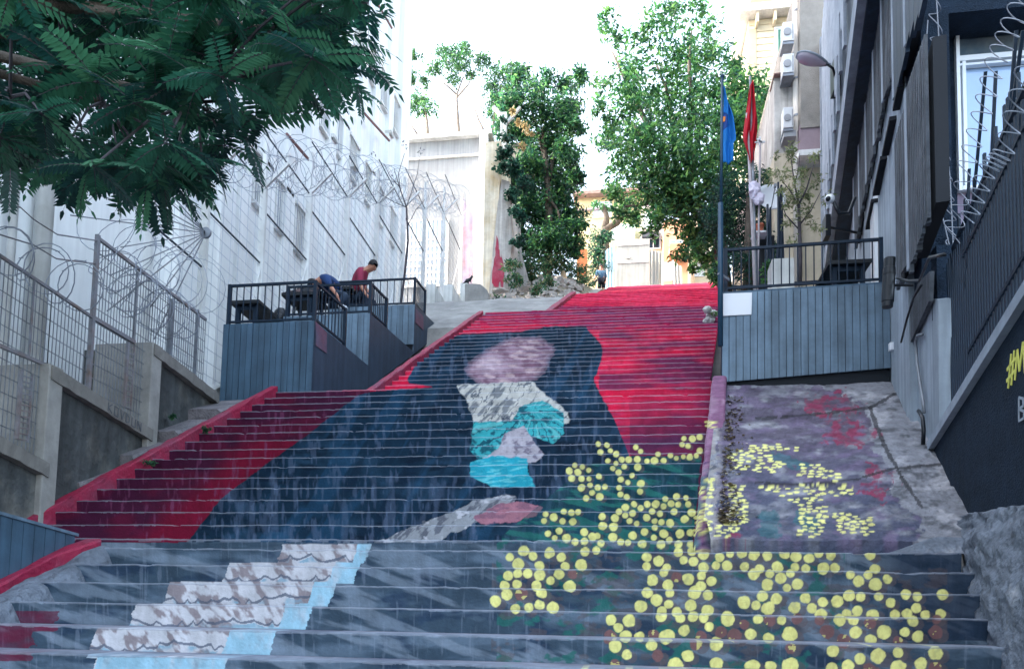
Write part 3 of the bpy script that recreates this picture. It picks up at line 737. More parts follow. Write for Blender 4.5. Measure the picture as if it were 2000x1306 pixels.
# painted kerb wall between the stairs and the ramp
V = []; F = []; seg = 150
pts = []
for i in range(seg + 1):
    y = 6.35 + (10.95 - 6.35) * i / seg
    x = 0.54 + (y - 6.57) * 0.1425 + 0.03 * nf(0, y, 3, 51)
    z = max(SZ(y), 0.62 + (y - 6.35) * .62) + 0.055 + 0.02 * nf(1, y, 5, 52) + (0.16 if 9.0 < y < 10.1 else 0.0) * 0 
    wd = 0.20 - 0.02 * (y - 6.35) / 4.6
    for (ox, oz) in ((0, -0.7), (0, -0.02), (0.02, 0), (wd / 3, 0.004), (wd * 2 / 3, 0.004), (wd - 0.02, 0), (wd, -0.02), (wd, -0.4)):
        V.append((x + ox, y, z + oz))
for i in range(seg):
    for k in range(7): F.append((i * 8 + k, (i + 1) * 8 + k, (i + 1) * 8 + k + 1, i * 8 + k + 1))
F.append(tuple(range(8)))
P = np.array(V); px, py = projn(P)
col = np.tile(s2l((122, 84, 112)), (len(P), 1))
col = mixc(col, s2l((150, 120, 140)), np.clip((fbm(px / 9, py / 16, 211) - .5) * 5, 0, .7))
col = mixc(col, s2l((60, 110, 112)), (py > 900) * np.clip((fbm(px / 14, py / 22, 212) - .5) * 6, 0, .8))
col = mixc(col, s2l((64, 44, 84)), (py > 900) * np.clip((fbm(px / 12, py / 18, 213) - .5) * 6, 0, .8))
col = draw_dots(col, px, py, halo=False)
mb = MB(); mb.v = V; mb.f = F; mb.c = [(c[0], c[1], c[2], 1) for c in col]
single('kerb_wall', mb, M_ramp, 'mauve painted low kerb wall with yellow dabs between stairs and ramp', 'kerb')
# dry leaf litter along the kerb wall
mb = MB(); rn = random.Random(4); cols = [C(166, 152, 126), C(140, 126, 104), C(180, 170, 150), C(112, 108, 90)]
for i in range(420):
    y = 6.3 + rn.random() ** 1.5 * 3.6; x = 0.54 + (y - 6.57) * .1425 + 0.2 + abs(rn.gauss(0, 0.085)); z = ramp_z(x, y) + 0.008
    if x > 1.9: continue
    s = 0.012 + rn.random() * 0.018; a = rn.random() * 6.28
    q = [(x + s * cos(a + k) * (1 if k % 2 else .5), y + s * sin(a + k), z + rn.random() * 0.02) for k in (0, 1.6, 3.1, 4.7)]
    mb.add(q, [(0, 1, 2, 3)], cols[rn.randrange(4)])
single('leaf_litter', mb, M_litter, 'dry fallen leaves caught along the ramp side of the kerb wall', 'leaves', kind='stuff')
# ------------------------------------------------------------------ left side: retaining wall, fences, white building
LX = -5.92
def onL(px, py, X=LX): return aX(px, py, X)
# stepped retaining wall, three bays
def bay(a, b, x_end_px, bot_py, label, face_px0):
    """a, b: photo points of the coping top at its near and far end"""
    A, B = onL(*a), onL(*b)
    t = thing('retaining_wall', label, 'wall', (LX, A.y, SZ(A.y) - 0.4), 'stepped bays of the retaining wall')
    # body: its street face is set back under the coping
    mb = MB()
    zb = SZ(A.y) - 1.2
    mb.ext([(LX - 0.02, A.y + 0.02, zb), (LX - 0.02, B.y, zb), (LX - 0.02, B.y, B.z - 0.05), (LX - 0.02, A.y + 0.02, A.z - 0.05)], (-0.9, 0, 0))
    part('wall_face', mb, M_concd, t)
    mb = MB(); rn = random.Random(3)
    n = 14; P = [A.lerp(B, i / n) for i in range(n + 1)]
    for p in P:
        j = lambda: (rn.random() - .5) * .012
        for ox, oz in ((0.07, -0.15), (0.07, -0.01), (-0.2, 0.0), (-0.2, -0.15)): mb.v.append((p.x + ox + j(), p.y, p.z + oz + j()))
    for i in range(n):
        for k in range(4): mb.f.append((i * 4 + k, (i + 1) * 4 + k, (i + 1) * 4 + (k + 1) % 4, i * 4 + (k + 1) % 4))
    mb.f += [(3, 2, 1, 0), (n * 4, n * 4 + 1, n * 4 + 2, n * 4 + 3)]
    part('coping', mb, M_conc, t)
    # end face towards the viewer: pale concrete pier
    W = A.x - aY(face_px0, a[1], A.y).x
    mb = MB(); mb.bb(LX - W, LX + 0.05, A.y - 0.02, A.y + 0.18, zb, A.z + 0.01)
    part('pier', mb, M_concp, t, bevel=0.012)
    return t, A, B
w0 = bay((-150, 775), (86, 903), 0, 0, 'lowest bay of the stepped concrete retaining wall at the left edge', -200)
w1 = bay((92, 712), (290, 838), 0, 0, 'middle bay of the retaining wall with dark lettering on its coping', -70)
w2 = bay((294, 670), (420, 768), 0, 0, 'upper bay of the retaining wall ending at the tall plank platform', 188)
# letters sprayed on the middle coping
GL = {'K': [[(0, 0), (0, 1)], [(.7, 1), (0, .45), (.7, 0)]], 'O': [[(0, 0), (0, 1), (.7, 1), (.7, 0), (0, 0)]], 'V': [[(0, 1), (.35, 0), (.7, 1)]],
      'D': [[(0, 0), (0, 1), (.6, .8), (.6, .2), (0, 0)]], 'U': [[(0, 1), (0, 0), (.7, 0), (.7, 1)]], 'N': [[(0, 0), (0, 1), (.7, 0), (.7, 1)]]}
A, B = w1[1], w1[2]
mb = MB()
for i, ch in enumerate('KOVDUN'):
    t0 = 0.50 + i * 0.062
    for st in GL[ch]:
        q = []
        for (u, v) in st:
            p = A.lerp(B, t0 + u * 0.055); q.append((LX + 0.078, p.y, p.z - 0.125 + v * 0.10))
        for a, b in zip(q, q[1:]): mb.bar(a, b, 0.012, 0.004, up=(1, 0, 0))
part('sprayed_lettering', mb, M_spray, w1[0])
# weeds at the foot of the wall
def leafcloud(specs, size, pal, seed=0, asp=0.42, droop=0.25, tonev=0.25, yaw=None):
    """specs: (centre, radii, count); returns MB of folded leaf blades with a colour each"""
    rg = np.random.RandomState(seed); out = MB(); VV = []; CC = []
    pal = np.array([s2l(p) for p in pal])
    for (c, r, n) in specs:
        u = rg.normal(size=(n, 3)); u /= np.linalg.norm(u, axis=1)[:, None]
        m = max(2, n // 30); uc = rg.normal(size=(m, 3)); uc /= np.linalg.norm(uc, axis=1)[:, None]
        sc_ = np.array(c) + uc * (rg.rand(m) ** .5)[:, None] * np.array(r) * .92; ix = rg.randint(0, m, n)
        ct = (0.72 + .56 * rg.rand(m))
        P = sc_[ix] + rg.normal(size=(n, 3)) * np.array(r) * .17
        d = rg.normal(size=(n, 3)) * (1, 1, 0.7) + u * 0.6; d[:, 2] -= droop; d /= np.linalg.norm(d, axis=1)[:, None]
        nn = rg.normal(size=(n, 3)) * 0.8 + (0, 0, 0.9); s = np.cross(d, nn); s /= np.linalg.norm(s, axis=1)[:, None] + 1e-9
        up = np.cross(s, d)
        L = size * (0.6 + 0.8 * rg.rand(n))[:, None]
        a = P; b = P + d * L * 0.5 + s * L * asp * 0.5 + up * L * 0.06; cc = P + d * L; e = P + d * L * 0.5 - s * L * asp * 0.5 + up * L * 0.06
        VV.append(np.stack([a, b, cc, e], 1).reshape(-1, 3))
        k = rg.randint(0, len(pal), n); tone = (ct[ix] * (1 + (rg.rand(n) - 0.5) * 2 * tonev))[:, None]
        CC.append(np.repeat(pal[k] * tone, 4, axis=0))
    V = np.concatenate(VV); Cc = np.clip(np.concatenate(CC), 0, 1)
    out.v = V.tolist(); out.c = np.hstack([Cc, np.ones((len(Cc), 1))]).tolist()
    n = len(V) // 4
    out.f = (np.arange(n)[:, None] * 4 + np.array([0, 1, 2, 3])).tolist()
    return out
G_dark = [(34, 74, 62), (28, 62, 54), (44, 88, 70), (24, 54, 50)]
G_mid = [(52, 100, 70), (40, 84, 62), (70, 120, 76), (34, 72, 58)]
G_lite = [(84, 136, 76), (66, 116, 70), (104, 150, 84), (52, 98, 66)]
G_pale = [(128, 140, 98), (148, 152, 112), (104, 122, 84), (160, 160, 124)]
for (px, py, X, r, lab) in ((293, 903, -5.5, .075, 'small dark weed growing on the red kerb beside the steps'), (405, 838, -5.3, .06, 'small weed in the red kerb below the tall plank platform'),
                       (338, 812, -5.80, .05, 'tiny weed at the foot of the upper retaining wall')):
    p = aX(px, py, X)
    single('weed', leafcloud([((p.x, p.y, p.z), (r, r, r * .7), 160)], .035, G_mid, int(px)), M_vc, lab, 'weed', 'weeds beside the left kerb')

# concrete path slabs between wall and kerb, stepped in big tilted slabs
mb = MB(); ys = [5.9, 6.7, 7.45, 8.1, 8.75, 9.45, 10.5]
for i, (a, b) in enumerate(zip(ys, ys[1:])):
    za = SZ(a) + (0.10 if i else -0.02); zb_ = SZ(b) - 0.04
    n = 10; m = 8; base = len(mb.v)
    for j in range(n + 1):
        for k in range(m + 1):
            y = a + (b - a) * j / n; x = -6.0 + (XL2((y - D2) / d2) - 0.12 + 6.0) * k / m
            z = za + (zb_ - za) * j / n
            z = min(z, SZ(max(y, 6.6)) + 0.05) if k == m else z
            mb.v.append((x, y + (0.03 * nf(x, i, 3, 61) if j == 0 else 0), z + 0.02 * nf(x, y, 5, 60)))
    for j in range(n):
        for k in range(m):
            q = base + j * (m + 1) + k; mb.f.append((q, q + 1, q + m + 2, q + m + 1))
    b2 = len(mb.v)
    for k in range(m + 1):
        v = mb.v[base + k]; mb.v.append((v[0], v[1] + 0.03, v[2] - 0.3))
    for k in range(m): mb.f.append((b2 + k, b2 + k + 1, base + k + 1, base + k))
struct('path', mb, M_slab)
# path left of the upper flights
DPX = 15.05
mb = MB(); base = 0; ysb = sorted([10.4 + i * 0.6 for i in range(46)] + [DPX - .02, DPX + .02, 16.19, 16.23])
for y in ysb:
    xr = (min(-3.8, -3.80 + 0.028 * (y - D3) / d3) if y < D3 else -3.80 + 0.028 * min(20, (y - D3) / d3)) - .06 if y < 16.2 else ((-2.0 + .035 * max(0, (y - D4) / d4) - .06) if y < 21 else -1.4)
    for k in range(11):
        x = -6.6 + (xr + 6.6) * k / 10
        mb.v.append((x, y, (SZ(y) - (.45 if y < DPX and x > -6.1 else 0)) - 0.03 - (0.02 if k == 10 else 0) + 0.10 * nf(x, y, 1.1, 65) * (k < 10) + 0.04 * nf(x, y, 4, 66) * (k < 10)))
for j in range(len(ysb) - 1):
    for k in range(10):
        q = j * 11 + k; mb.f.append((q, q + 1, q + 12, q + 11))
struct('path', mb, M_concp)

# low plank panel in the lower left corner
A = aX(-60, 985, -4.66); B = aX(156, 1046, -4.66)
t = thing('plank_fence', 'low blue grey plank panel in the bottom left corner beside the lowest red kerb', 'fence', (-4.66, 5.2, 0.2))
mb = MB(); g = MB(); n = 13
def klo(y): return 0.70 + (y - 5.98) * 0.50
y0 = 4.2
A = Vector((-4.7, y0, B.z + (A.z - B.z) * (y0 - B.y) / (A.y - B.y)))
N = 15
for i in range(N):
    ya = y0 + (B.y - y0) * i / N; yb = y0 + (B.y - y0) * (i + 1) / N - 0.008
    zt = lambda y: A.z + (B.z - A.z) * (y - y0) / (B.y - y0)
    mb.ext([(-4.70, ya, klo(ya) - .1), (-4.70, yb, klo(yb) - .1), (-4.70, yb, zt(yb)), (-4.70, ya, zt(ya))], (-0.02, 0, 0))
part('plank_panel', mb, M_wood, t)
part('top_rail', MB().bar((-4.71, y0, A.z + 0.01), (-4.71, B.y + 0.02, B.z + 0.01), 0.05, 0.025), M_boardp, t)

# --- low mesh fence, two bays with posts
def mesh_panel(mb, X, ya, yb, zb, zt, dv=0.05, dh=0.16, r=0.0035):
    n = int((yb - ya) / dv)
    for i in range(n + 1):
        y = ya + (yb - ya) * i / n; b, t_ = zb(y), zt(y)
        if t_ - b > 0.02: mb.bar((X, y, b), (X, y, t_), r * 2)
    k = 1
    while k < 40:
        # horizontal wires hang parallel to the top
        seg = []
        for i in range(9):
            y = ya + (yb - ya) * i / 8; seg.append((y, zt(y) - k * dh))
        any_ = False
        for (y1, z1), (y2, z2) in zip(seg, seg[1:]):
            if z1 > zb(y1) and z2 > zb(y2): mb.bar((X, y1, z1), (X, y2, z2), r * 2); any_ = True
        if not any_: break
        k += 1
def coil(mb, pts, R, turns_per_m, r=0.006, squash=1.0, seed=0, rr=4):
    rn = random.Random(seed); pts = [Vector(p) for p in pts]; L = sum((b - a).length for a, b in zip(pts, pts[1:]))
    n = int(L * turns_per_m * 18); P = []
    for i in range(n + 1):
        s = L * i / n; q = 0
        for a, b in zip(pts, pts[1:]):
            l = (b - a).length
            if s <= q + l + 1e-6:
                p = a.lerp(b, (s - q) / l); d = (b - a).normalized(); break
            q += l
        th = 2 * pi * s * turns_per_m; u = Vector((1, 0, 0)); v = d.cross(u).normalized()
        R2 = R * (1 + 0.12 * sin(s * 3.1 + seed) + 0.08 * sin(th * 0.31))
        P.append(p + (u * cos(th) + v * sin(th) * squash) * R2 + d * 0.12 * sin(th * 0.5 + seed))
    mb.tube(P, r, rr, caps=False)
    # barbs
    for i in range(0, n, 5):
        p = P[i]; a = rn.random() * 3.1
        mb.bar(p - Vector((cos(a), 0.4, sin(a))) * 0.02, p + Vector((cos(a), 0.4, sin(a))) * 0.02, r * 1.1)
T = lambda a, b: (lambda y: a.z + (b.z - a.z) * (y - a.y) / (b.y - a.y))
XF = LX - 0.06
f1 = thing('mesh_fence', 'low galvanised mesh fence bay at the left edge topped by a loose razor coil', 'fence', (XF, 7.5, 1.5), 'mesh fence bays on the retaining wall')
a, b = onL(-160, 393, XF), onL(181, 620, XF); c0, c1 = onL(92, 712, XF), onL(290, 838, XF); e0, e1 = onL(-150, 775, XF), onL(86, 903, XF)
top = T(a, b)
mb = MB(); mesh_panel(mb, XF, a.y, c0.y, lambda y: T(e0, e1)(y), top); mesh_panel(mb, XF, c0.y, b.y, lambda y: T(c0, c1)(y), top)
part('wire_mesh', mb, M_galv, f1)
part('top_rail', MB().bar(a, b, 0.03), M_rust, f1)
part('bottom_rail', MB().bar(onL(-60, 650, XF), onL(88, 712, XF), 0.035), M_rust, f1)
p = onL(181, 618, XF); p2 = onL(172, 762, XF)
part('post', MB().bar((XF, p2.y, p2.z - .1), (XF, p.y, onL(190, 458, XF).z), 0.042), M_rust, f1)
p = onL(67, 545, XF); part('post', MB().bar((XF, p.y, p.z), (XF, p.y, onL(63, 705, XF).z), 0.02), M_rust, f1)
q = MB(); pa = onL(42, 722, XF + .03); qa = onL(36, 858, XF + .03)
q.bar((XF + .03, pa.y, pa.z), (XF + .03, pa.y, qa.z), 0.03); q.bar((XF + .03, pa.y + .14, pa.z), (XF + .03, pa.y + .14, qa.z), 0.015)
for i in range(12):
    z = qa.z + (pa.z - qa.z) * i / 12; q.bar((XF + .03, pa.y, z), (XF + .03, pa.y + .14, z + .02), 0.012)
part('lattice_post', q, M_rust, f1)
mb = MB(); coil(mb, [onL(-160, 330, XF), onL(-20, 470, XF), onL(175, 570, XF)], 0.24, 4.2, seed=2)
part('razor_coil', mb, M_wire, f1)
part('tension_wire', MB().tube([onL(-60, 380, XF), onL(40, 405, XF), onL(65, 428, XF), onL(112, 458, XF), onL(190, 470, XF)], 0.008, 4).tube([onL(-60, 440, XF), onL(65, 478, XF), onL(110, 505, XF), onL(185, 515, XF)], .008, 4), M_rust, f1)

f2 = thing('mesh_fence', 'second mesh fence bay carrying a crumpled razor coil before the white building', 'fence', (XF, 9.5, 2.5), 'mesh fence bays on the retaining wall')
a, b = onL(190, 464, XF), onL(402, 624, XF); c0, c1 = onL(294, 670, XF), onL(420, 768, XF); e0, e1 = onL(92, 712, XF), onL(290, 838, XF)
top = T(a, b)
mb = MB(); mesh_panel(mb, XF, a.y, c0.y, T(e0, e1), top); mesh_panel(mb, XF, c0.y, b.y, T(c0, c1), top)
part('wire_mesh', mb, M_galv, f2)
part('top_rail', MB().bar(a, b, 0.035), M_rust, f2)
part('bottom_rail', MB().bar(onL(181, 620, XF), onL(262, 668, XF), 0.045), M_rust, f2)
for (px, py, py2, wd) in ((336, 585, 735, .06), (386, 605, 745, .035), (268, 530, 665, .02)):
    p = onL(px, py, XF); part('post', MB().bar((XF, p.y, p.z), (XF, p.y, onL(px - 3, py2, XF).z), wd), M_galv, f2)
q = MB(); pa = onL(250, 668, XF + .03); qa = onL(244, 795, XF + .03)
q.bar((XF + .03, pa.y, pa.z), (XF + .03, pa.y, qa.z), 0.03); q.bar((XF + .03, pa.y + .12, pa.z), (XF + .03, pa.y + .12, qa.z), 0.015)
for i in range(12):
    z = qa.z + (pa.z - qa.z) * i / 12; q.bar((XF + .03, pa.y, z), (XF + .03, pa.y + .12, z + .02), 0.012)
part('lattice_post', q, M_rust, f2)
mb = MB(); coil(mb, [onL(205, 500, XF), onL(280, 590, XF), onL(355, 625, XF)], 0.27, 6, seed=5); coil(mb, [onL(195, 420, XF), onL(300, 520, XF), onL(390, 560, XF)], 0.32, 4, r=.005, seed=8)
part('razor_coil', mb, M_wire, f2)
mb = MB()
hub = onL(402, 455, XF - .1)
for i in range(11):
    an = 2.55 + i * 0.17; L = 1.3 + 0.25 * (i % 3)
    e = hub + Vector((0.0, cos(an) * L * 1.5, -0.15 + sin(an - 2.9) * -L * 1.2)); mb.bar(hub, e, 0.012)
mb.lathe(hub, [(0.02, -.03), (0.08, -.02), (0.08, .02), (0.02, .03)], 18, R=Matrix.Rotation(pi / 2, 3, 'X'))
part('wire_fan', mb, M_galv, f2)

# --- tall fence
XT = -6.3
posts = [(300, 330, 760), (405, 352, 700), (516, 367, 640), (605, 379, 600), (679, 385, 590), (737, 398, 580), (789, 404, 570), (830, 408, 560), (867, 415, 560), (901, 420, 560)]
tf = thing('tall_fence', 'tall stepped security fence of pale posts and wire below the white building', 'fence', (XT, 15, 5.0))
Pj = [aX(x, y, XT) for x, y, _ in posts]
pm = MB(); 
for i, (p, (x, y, yb)) in enumerate(zip(Pj, posts)):
    zb = SZ(p.y) - 0.3
    part('post', MB().bar((XT, p.y, zb), (XT, p.y, p.z), 0.11, 0.07), M_whitetrim, tf)
    up = 0.85
    part('post_arm', MB().bar((XT, p.y, p.z), (XT + 0.42, p.y + 0.02, p.z + 0.42), 0.05).bar((XT, p.y, p.z), (XT - 0.42, p.y + .02, p.z + 0.42), 0.05).bar((XT, p.y, p.z), (XT, p.y, p.z + up), 0.07), M_whitetrim, tf)
rails = MB(); mesh = MB(); brace = MB()
for i in range(len(Pj) - 1):
    a, b = Pj[i], Pj[i + 1]; zt = b.z
    part('rail', MB().bar((XT, a.y, zt), (XT, b.y, zt), 0.02), M_graf, tf)
    part('rail', MB().bar((XT, a.y, zt - 1.35), (XT, b.y, zt - 1.35), 0.022), M_graf, tf)
    hgt = zt - (SZ(a.y) - 0.1)
    nh = int(hgt / 0.2)
    for k in range(1, nh): mesh.bar((XT, a.y, zt - k * 0.2), (XT, b.y, zt - k * 0.2), 0.006)
    nv = int((b.y - a.y) / 0.24)
    for k in range(1, nv):
        y = a.y + (b.y - a.y) * k / nv; mesh.bar((XT, y, zt), (XT, y, SZ(y) - .2), 0.0055)
    brace.bar((XT + .02, a.y + .9, SZ(a.y + .9)), (XT + .02, b.y, zt - 1.35), 0.022)
part('wire_mesh', mesh, M_pwire, tf); part('brace', brace, M_whitetrim, tf)
for k, (dz, R, tpm, sx) in enumerate(((0.62, 0.40, 2.0, 0.0), (0.30, 0.30, 2.6, 0.05))):
    mb = MB(); coil(mb, [(XT + sx, p.y, p.z + dz) for p in Pj], R, tpm, r=0.0055, seed=11 + k, rr=3)
    part('razor_coil', mb, M_wire, tf)
part('base_wall', MB().ext([(XT - .1, Pj[0].y, SZ(Pj[0].y) - 1), (XT - .1, Pj[-1].y, SZ(Pj[-1].y) - 1), (XT - .1, Pj[-1].y, SZ(Pj[-1].y) + .35), (XT - .1, Pj[0].y, SZ(Pj[0].y) + .25)], (.25, 0, 0)), M_concl, tf)
# pale fin piers with dark gaps at the far end of the fence
for (xa, xb, yt, yb, X, lab) in ((832, 850, 555, 634, -5.72, 'nearest of the three pale concrete fins beyond the platforms'), (866, 884, 556, 622, -5.72, 'middle pale concrete fin under the tall fence'),
                             (899, 914, 552, 612, -5.72, 'farthest pale concrete fin beside the pedestal')):
    a = aX(xa, yt, X); w_ = (aY(xb, yt, a.y) - aY(xa, yt, a.y)).x
    mb = MB(); mb.ext([(X, a.y, SZ(a.y) - .6), (X, a.y + 1.5, SZ(a.y + 1.5) - .6), (X, a.y + 1.5, SZ(a.y + 1.5) + .05), (X, a.y + .35, a.z), (X, a.y, a.z)], (w_, 0, 0))
    single('concrete_fin', mb, M_concl, lab, 'pier', 'concrete fins under the tall fence')
p = aY(932, 612, 20.5)
t = thing('pedestal', 'broad grey concrete pedestal at the foot of the old wall', 'pedestal', (p.x, 20.5, p.z))
mb = MB(); mb.ext([aY(908, 622, 20.5), aY(956, 622, 20.5), aY(952, 566, 20.5), aY(938, 553, 20.5), aY(908, 553, 20.5)], (0, 0.9, 0)); part('block', mb, M_concp, t, bevel=.03)
mb = MB(); mb.ext([aY(944, 622, 20.2), aY(968, 622, 20.2), aY(968, 592, 20.2), aY(944, 592, 20.2)], (0, 0.6, 0)); part('lower_block', mb, M_concl, t, bevel=.03)
# cat on pedestal
def body(name, nodes, edges, root, m, parent=None, lv=1, smooth=True):
    me = bpy.data.meshes.new(name); keys = list(nodes)
    off = LOC[parent] if parent is not None else Vector((0, 0, 0))
    if parent is None:
        off = Vector(nodes[root][0])
    me.from_pydata([tuple(Vector(nodes[k][0]) - off) for k in keys], [(keys.index(a), keys.index(b)) for a, b in edges], [])
    me.materials.append(m)
    o = bpy.data.objects.new(name, me); S.collection.objects.link(o)
    md = o.modifiers.new('skin', 'SKIN'); md.use_smooth_shade = True
    me.skin_vertices.new() if not me.skin_vertices else None
    for i, k in enumerate(keys):
        r = nodes[k][1]; r = (r, r) if not isinstance(r, tuple) else r
        me.skin_vertices[0].data[i].radius = r
        me.skin_vertices[0].data[i].use_root = (k == root)
    sb = o.modifiers.new('sub', 'SUBSURF'); sb.levels = lv; sb.render_levels = lv + 0
    if parent is not None: o.parent = parent; LOC[o] = Vector(off)
    else: o.location = off; LOC[o] = off
    return o
def cat(p, s, label, facing=1):
    f = facing; p = Vector(p)
    N = {'hip': (p + Vector((-.10 * f, 0, .10)) * s, .075 * s), 'mid': (p + Vector((0, 0, .14)) * s, .07 * s), 'chest': (p + Vector((.10 * f, 0, .19)) * s, .065 * s), 'neck': (p + Vector((.15 * f, 0, .26)) * s, .04 * s),
         'head': (p + Vector((.19 * f, 0, .31)) * s, .052 * s), 'muz': (p + Vector((.25 * f, 0, .29)) * s, .026 * s), 'fl': (p + Vector((.13 * f, .035, .08)) * s, .022 * s), 'ff': (p + Vector((.15 * f, .035, .0)) * s, .02 * s),
         'fr': (p + Vector((.13 * f, -.035, .08)) * s, .022 * s), 'fg': (p + Vector((.15 * f, -.035, .0)) * s, .02 * s), 'hk': (p + Vector((-.03 * f, .06, .06)) * s, .035 * s), 'hf': (p + Vector((.05 * f, .06, .01)) * s, .02 * s),
         'jk': (p + Vector((-.03 * f, -.06, .06)) * s, .035 * s), 'jf': (p + Vector((.05 * f, -.06, .01)) * s, .02 * s), 't1': (p + Vector((-.20 * f, .02, .03)) * s, .02 * s), 't2': (p + Vector((-.30 * f, .08, .03)) * s, .014 * s),
         'e1': (p + Vector((.18 * f, .03, .375)) * s, .012 * s), 'e2': (p + Vector((.18 * f, -.03, .375)) * s, .012 * s)}
    o = body('cat', N, [('hip', 'mid'), ('mid', 'chest'), ('chest', 'neck'), ('neck', 'head'), ('head', 'muz'), ('chest', 'fl'), ('fl', 'ff'), ('chest', 'fr'), ('fr', 'fg'), ('hip', 'hk'), ('hk', 'hf'), ('hip', 'jk'), ('jk', 'jf'), ('hip', 't1'), ('t1', 't2'), ('head', 'e1'), ('head', 'e2')], 'mid', M_black)
    o['label'] = label; o['category'] = 'cat'
    return o
q = aY(914, 553, 20.8); cat((q.x, q.y, q.z), 0.6, 'small dark cat sitting on the grey pedestal under the fence', 1)

# ------------------------------------------------------------------ white building
BX = -7.7
cy = aX(786, 400, BX).y
wb = thing('white_building', 'very tall white building with vertical ribs behind the tall fence', 'building', (BX, 12, 3))
mb = MB(); mb.bb(BX - 14, BX, -14, cy, -2, 27); part('facade', mb, M_white, wb)  # lengthened unseen behind the camera to keep the street in shade
mb = MB()
ribs = [aX(x, 450, BX).y for x in (455, 505, 547, 590, 628, 655, 690, 716, 745, 768)]
for y in ribs: mb.bb(BX - .02, BX + 0.12, y, y + 0.42, 2, 26.8)
mb.bb(BX - .02, BX + 0.16, cy - 0.9, cy + 0.01, 2, 26.9); mb.bb(BX - .3, BX + .10, cy, cy + 0.12, 2, 26.9)
for y in (11.35, 12.6): mb.bb(BX - .02, BX + .22, y, y + .5, 0, 26.8)
part('rib', mb, M_white, wb)
part('downpipe', MB().tube([(BX + .14, aX(62, 500, BX).y, 0), (BX + .14, aX(62, 500, BX).y, 26)], 0.11, 14), M_whitetrim, wb, smooth=True)
part('downpipe', MB().tube([(BX + .14, aX(40, 500, BX).y - .3, 0), (BX + .14, aX(40, 500, BX).y - .3, 26)], 0.05, 10), M_whitetrim, wb, smooth=True)
for y, z0 in [(y, z) for y in ribs[:-1] for z in (8.6, 12.3, 16.0)]:
    if z0 < SZ(y) + 2: continue
    fr = part('window', MB().bb(BX - .02, BX + .10, y + .62, y + 1.22, z0 - .06, z0).bb(BX - .02, BX + .06, y + .6, y + .66, z0, z0 + 1).bb(BX - .02, BX + .06, y + 1.18, y + 1.24, z0, z0 + 1).bb(BX - .02, BX + .12, y + .55, y + 1.3, z0 + 1, z0 + 1.08), M_whitetrim, wb)
    part('pane', MB().bb(BX - .03, BX + .012, y + .66, y + 1.18, z0, z0 + 1), mat('grey_pane', C(150, 158, 170), C(190, 186, 150), 0.25, 1.1, 0.1, 0), fr)
    g = MB()
    for k in range(6): g.bar((BX + .08, y + .7 + k * .085, z0), (BX + .08, y + .7 + k * .085, z0 + 1), .014)
    part('window_bars', g, M_whitetrim, fr)
for (a, b) in (((733, 0), (765, 55)), ((712, 222), (760, 275)), ((463, 130), (487, 165)), ((560, 262), (603, 312))):
    p, q = aX(a[0], a[1], BX + .35), aX(b[0], b[1], BX + .35); part('rusty_brace', MB().tube([p, q], 0.035, 6), mat('rusty_iron', C(128, 96, 96), None, .8, 8, .2, .2), wb)
for (a, b) in ((700, 320), (660, 262), (770, 255)):
    p = aX(a, b, BX + .3); part('bracket', MB().bb(BX, BX + .2, p.y, p.y + .3, p.z - .06, p.z + .03), M_concl, wb)

# ------------------------------------------------------------------ low white yard building beyond
YB = 29.5
yb_ = thing('yard_building', 'low white building with glass block grid closing the fenced yard', 'building', (aY(870, 560, YB).x, YB, SZ(YB)))
a, b = aY(770, 280, YB), aY(955, 278, YB)
mb = MB(); mb.bb(a.x - 1, b.x, YB, YB + 6, SZ(YB) - 2, a.z - .05); part('wall', mb, mat('weathered_white_wall', C(158, 162, 166), C(136, 138, 140), 0.85, 1.2, .08, .15, streak=.16), yb_)
part('roof', MB().bb(a.x - 1, b.x + .15, YB - .25, YB + 6.2, a.z - .05, a.z + .12), M_whitetrim, yb_)
part('ledge', MB().bb(a.x - 1, b.x - .3, YB - .08, YB, aY(870, 308, YB).z - .04, aY(870, 308, YB).z + .04), M_whitetrim, yb_)
c = aY(936, 400, YB); part('column', MB().bb(c.x, c.x + .35, YB - .3, YB - .002, SZ(YB) - 1, a.z - .06), M_whitetrim, yb_)
g = MB(); gl = MB(); x0, x1 = aY(776, 500, YB).x, aY(874, 500, YB).x; z0, z1 = aY(820, 560, YB).z, aY(820, 432, YB).z
gl.bb(x0, x1, YB - .03, YB - .004, z0, z1)
for k in range(13): x = x0 + (x1 - x0) * k / 12; g.bb(x - .035, x + .035, YB - .07, YB - .033, z0, z1)
for k in range(11):
    if k in (8, 9): continue
    z = z0 + (z1 - z0) * k / 10; g.bb(x0, x1, YB - .066, YB - .036, z - .035, z + .035)
gr = part('block_window', g, M_white, yb_); part('pane', gl, mat('pale_glass_block', C(186, 200, 214), None, .3, 2, .08, 0), gr)
# small pole and box on the yard roof
p = aY(795, 272, YB + 1); single('roof_box', MB().bb(p.x - .25, p.x + .1, YB + 1, YB + 1.4, p.z, p.z + .75), M_concl, 'pale box standing on the yard building roof near the white tower', 'box')

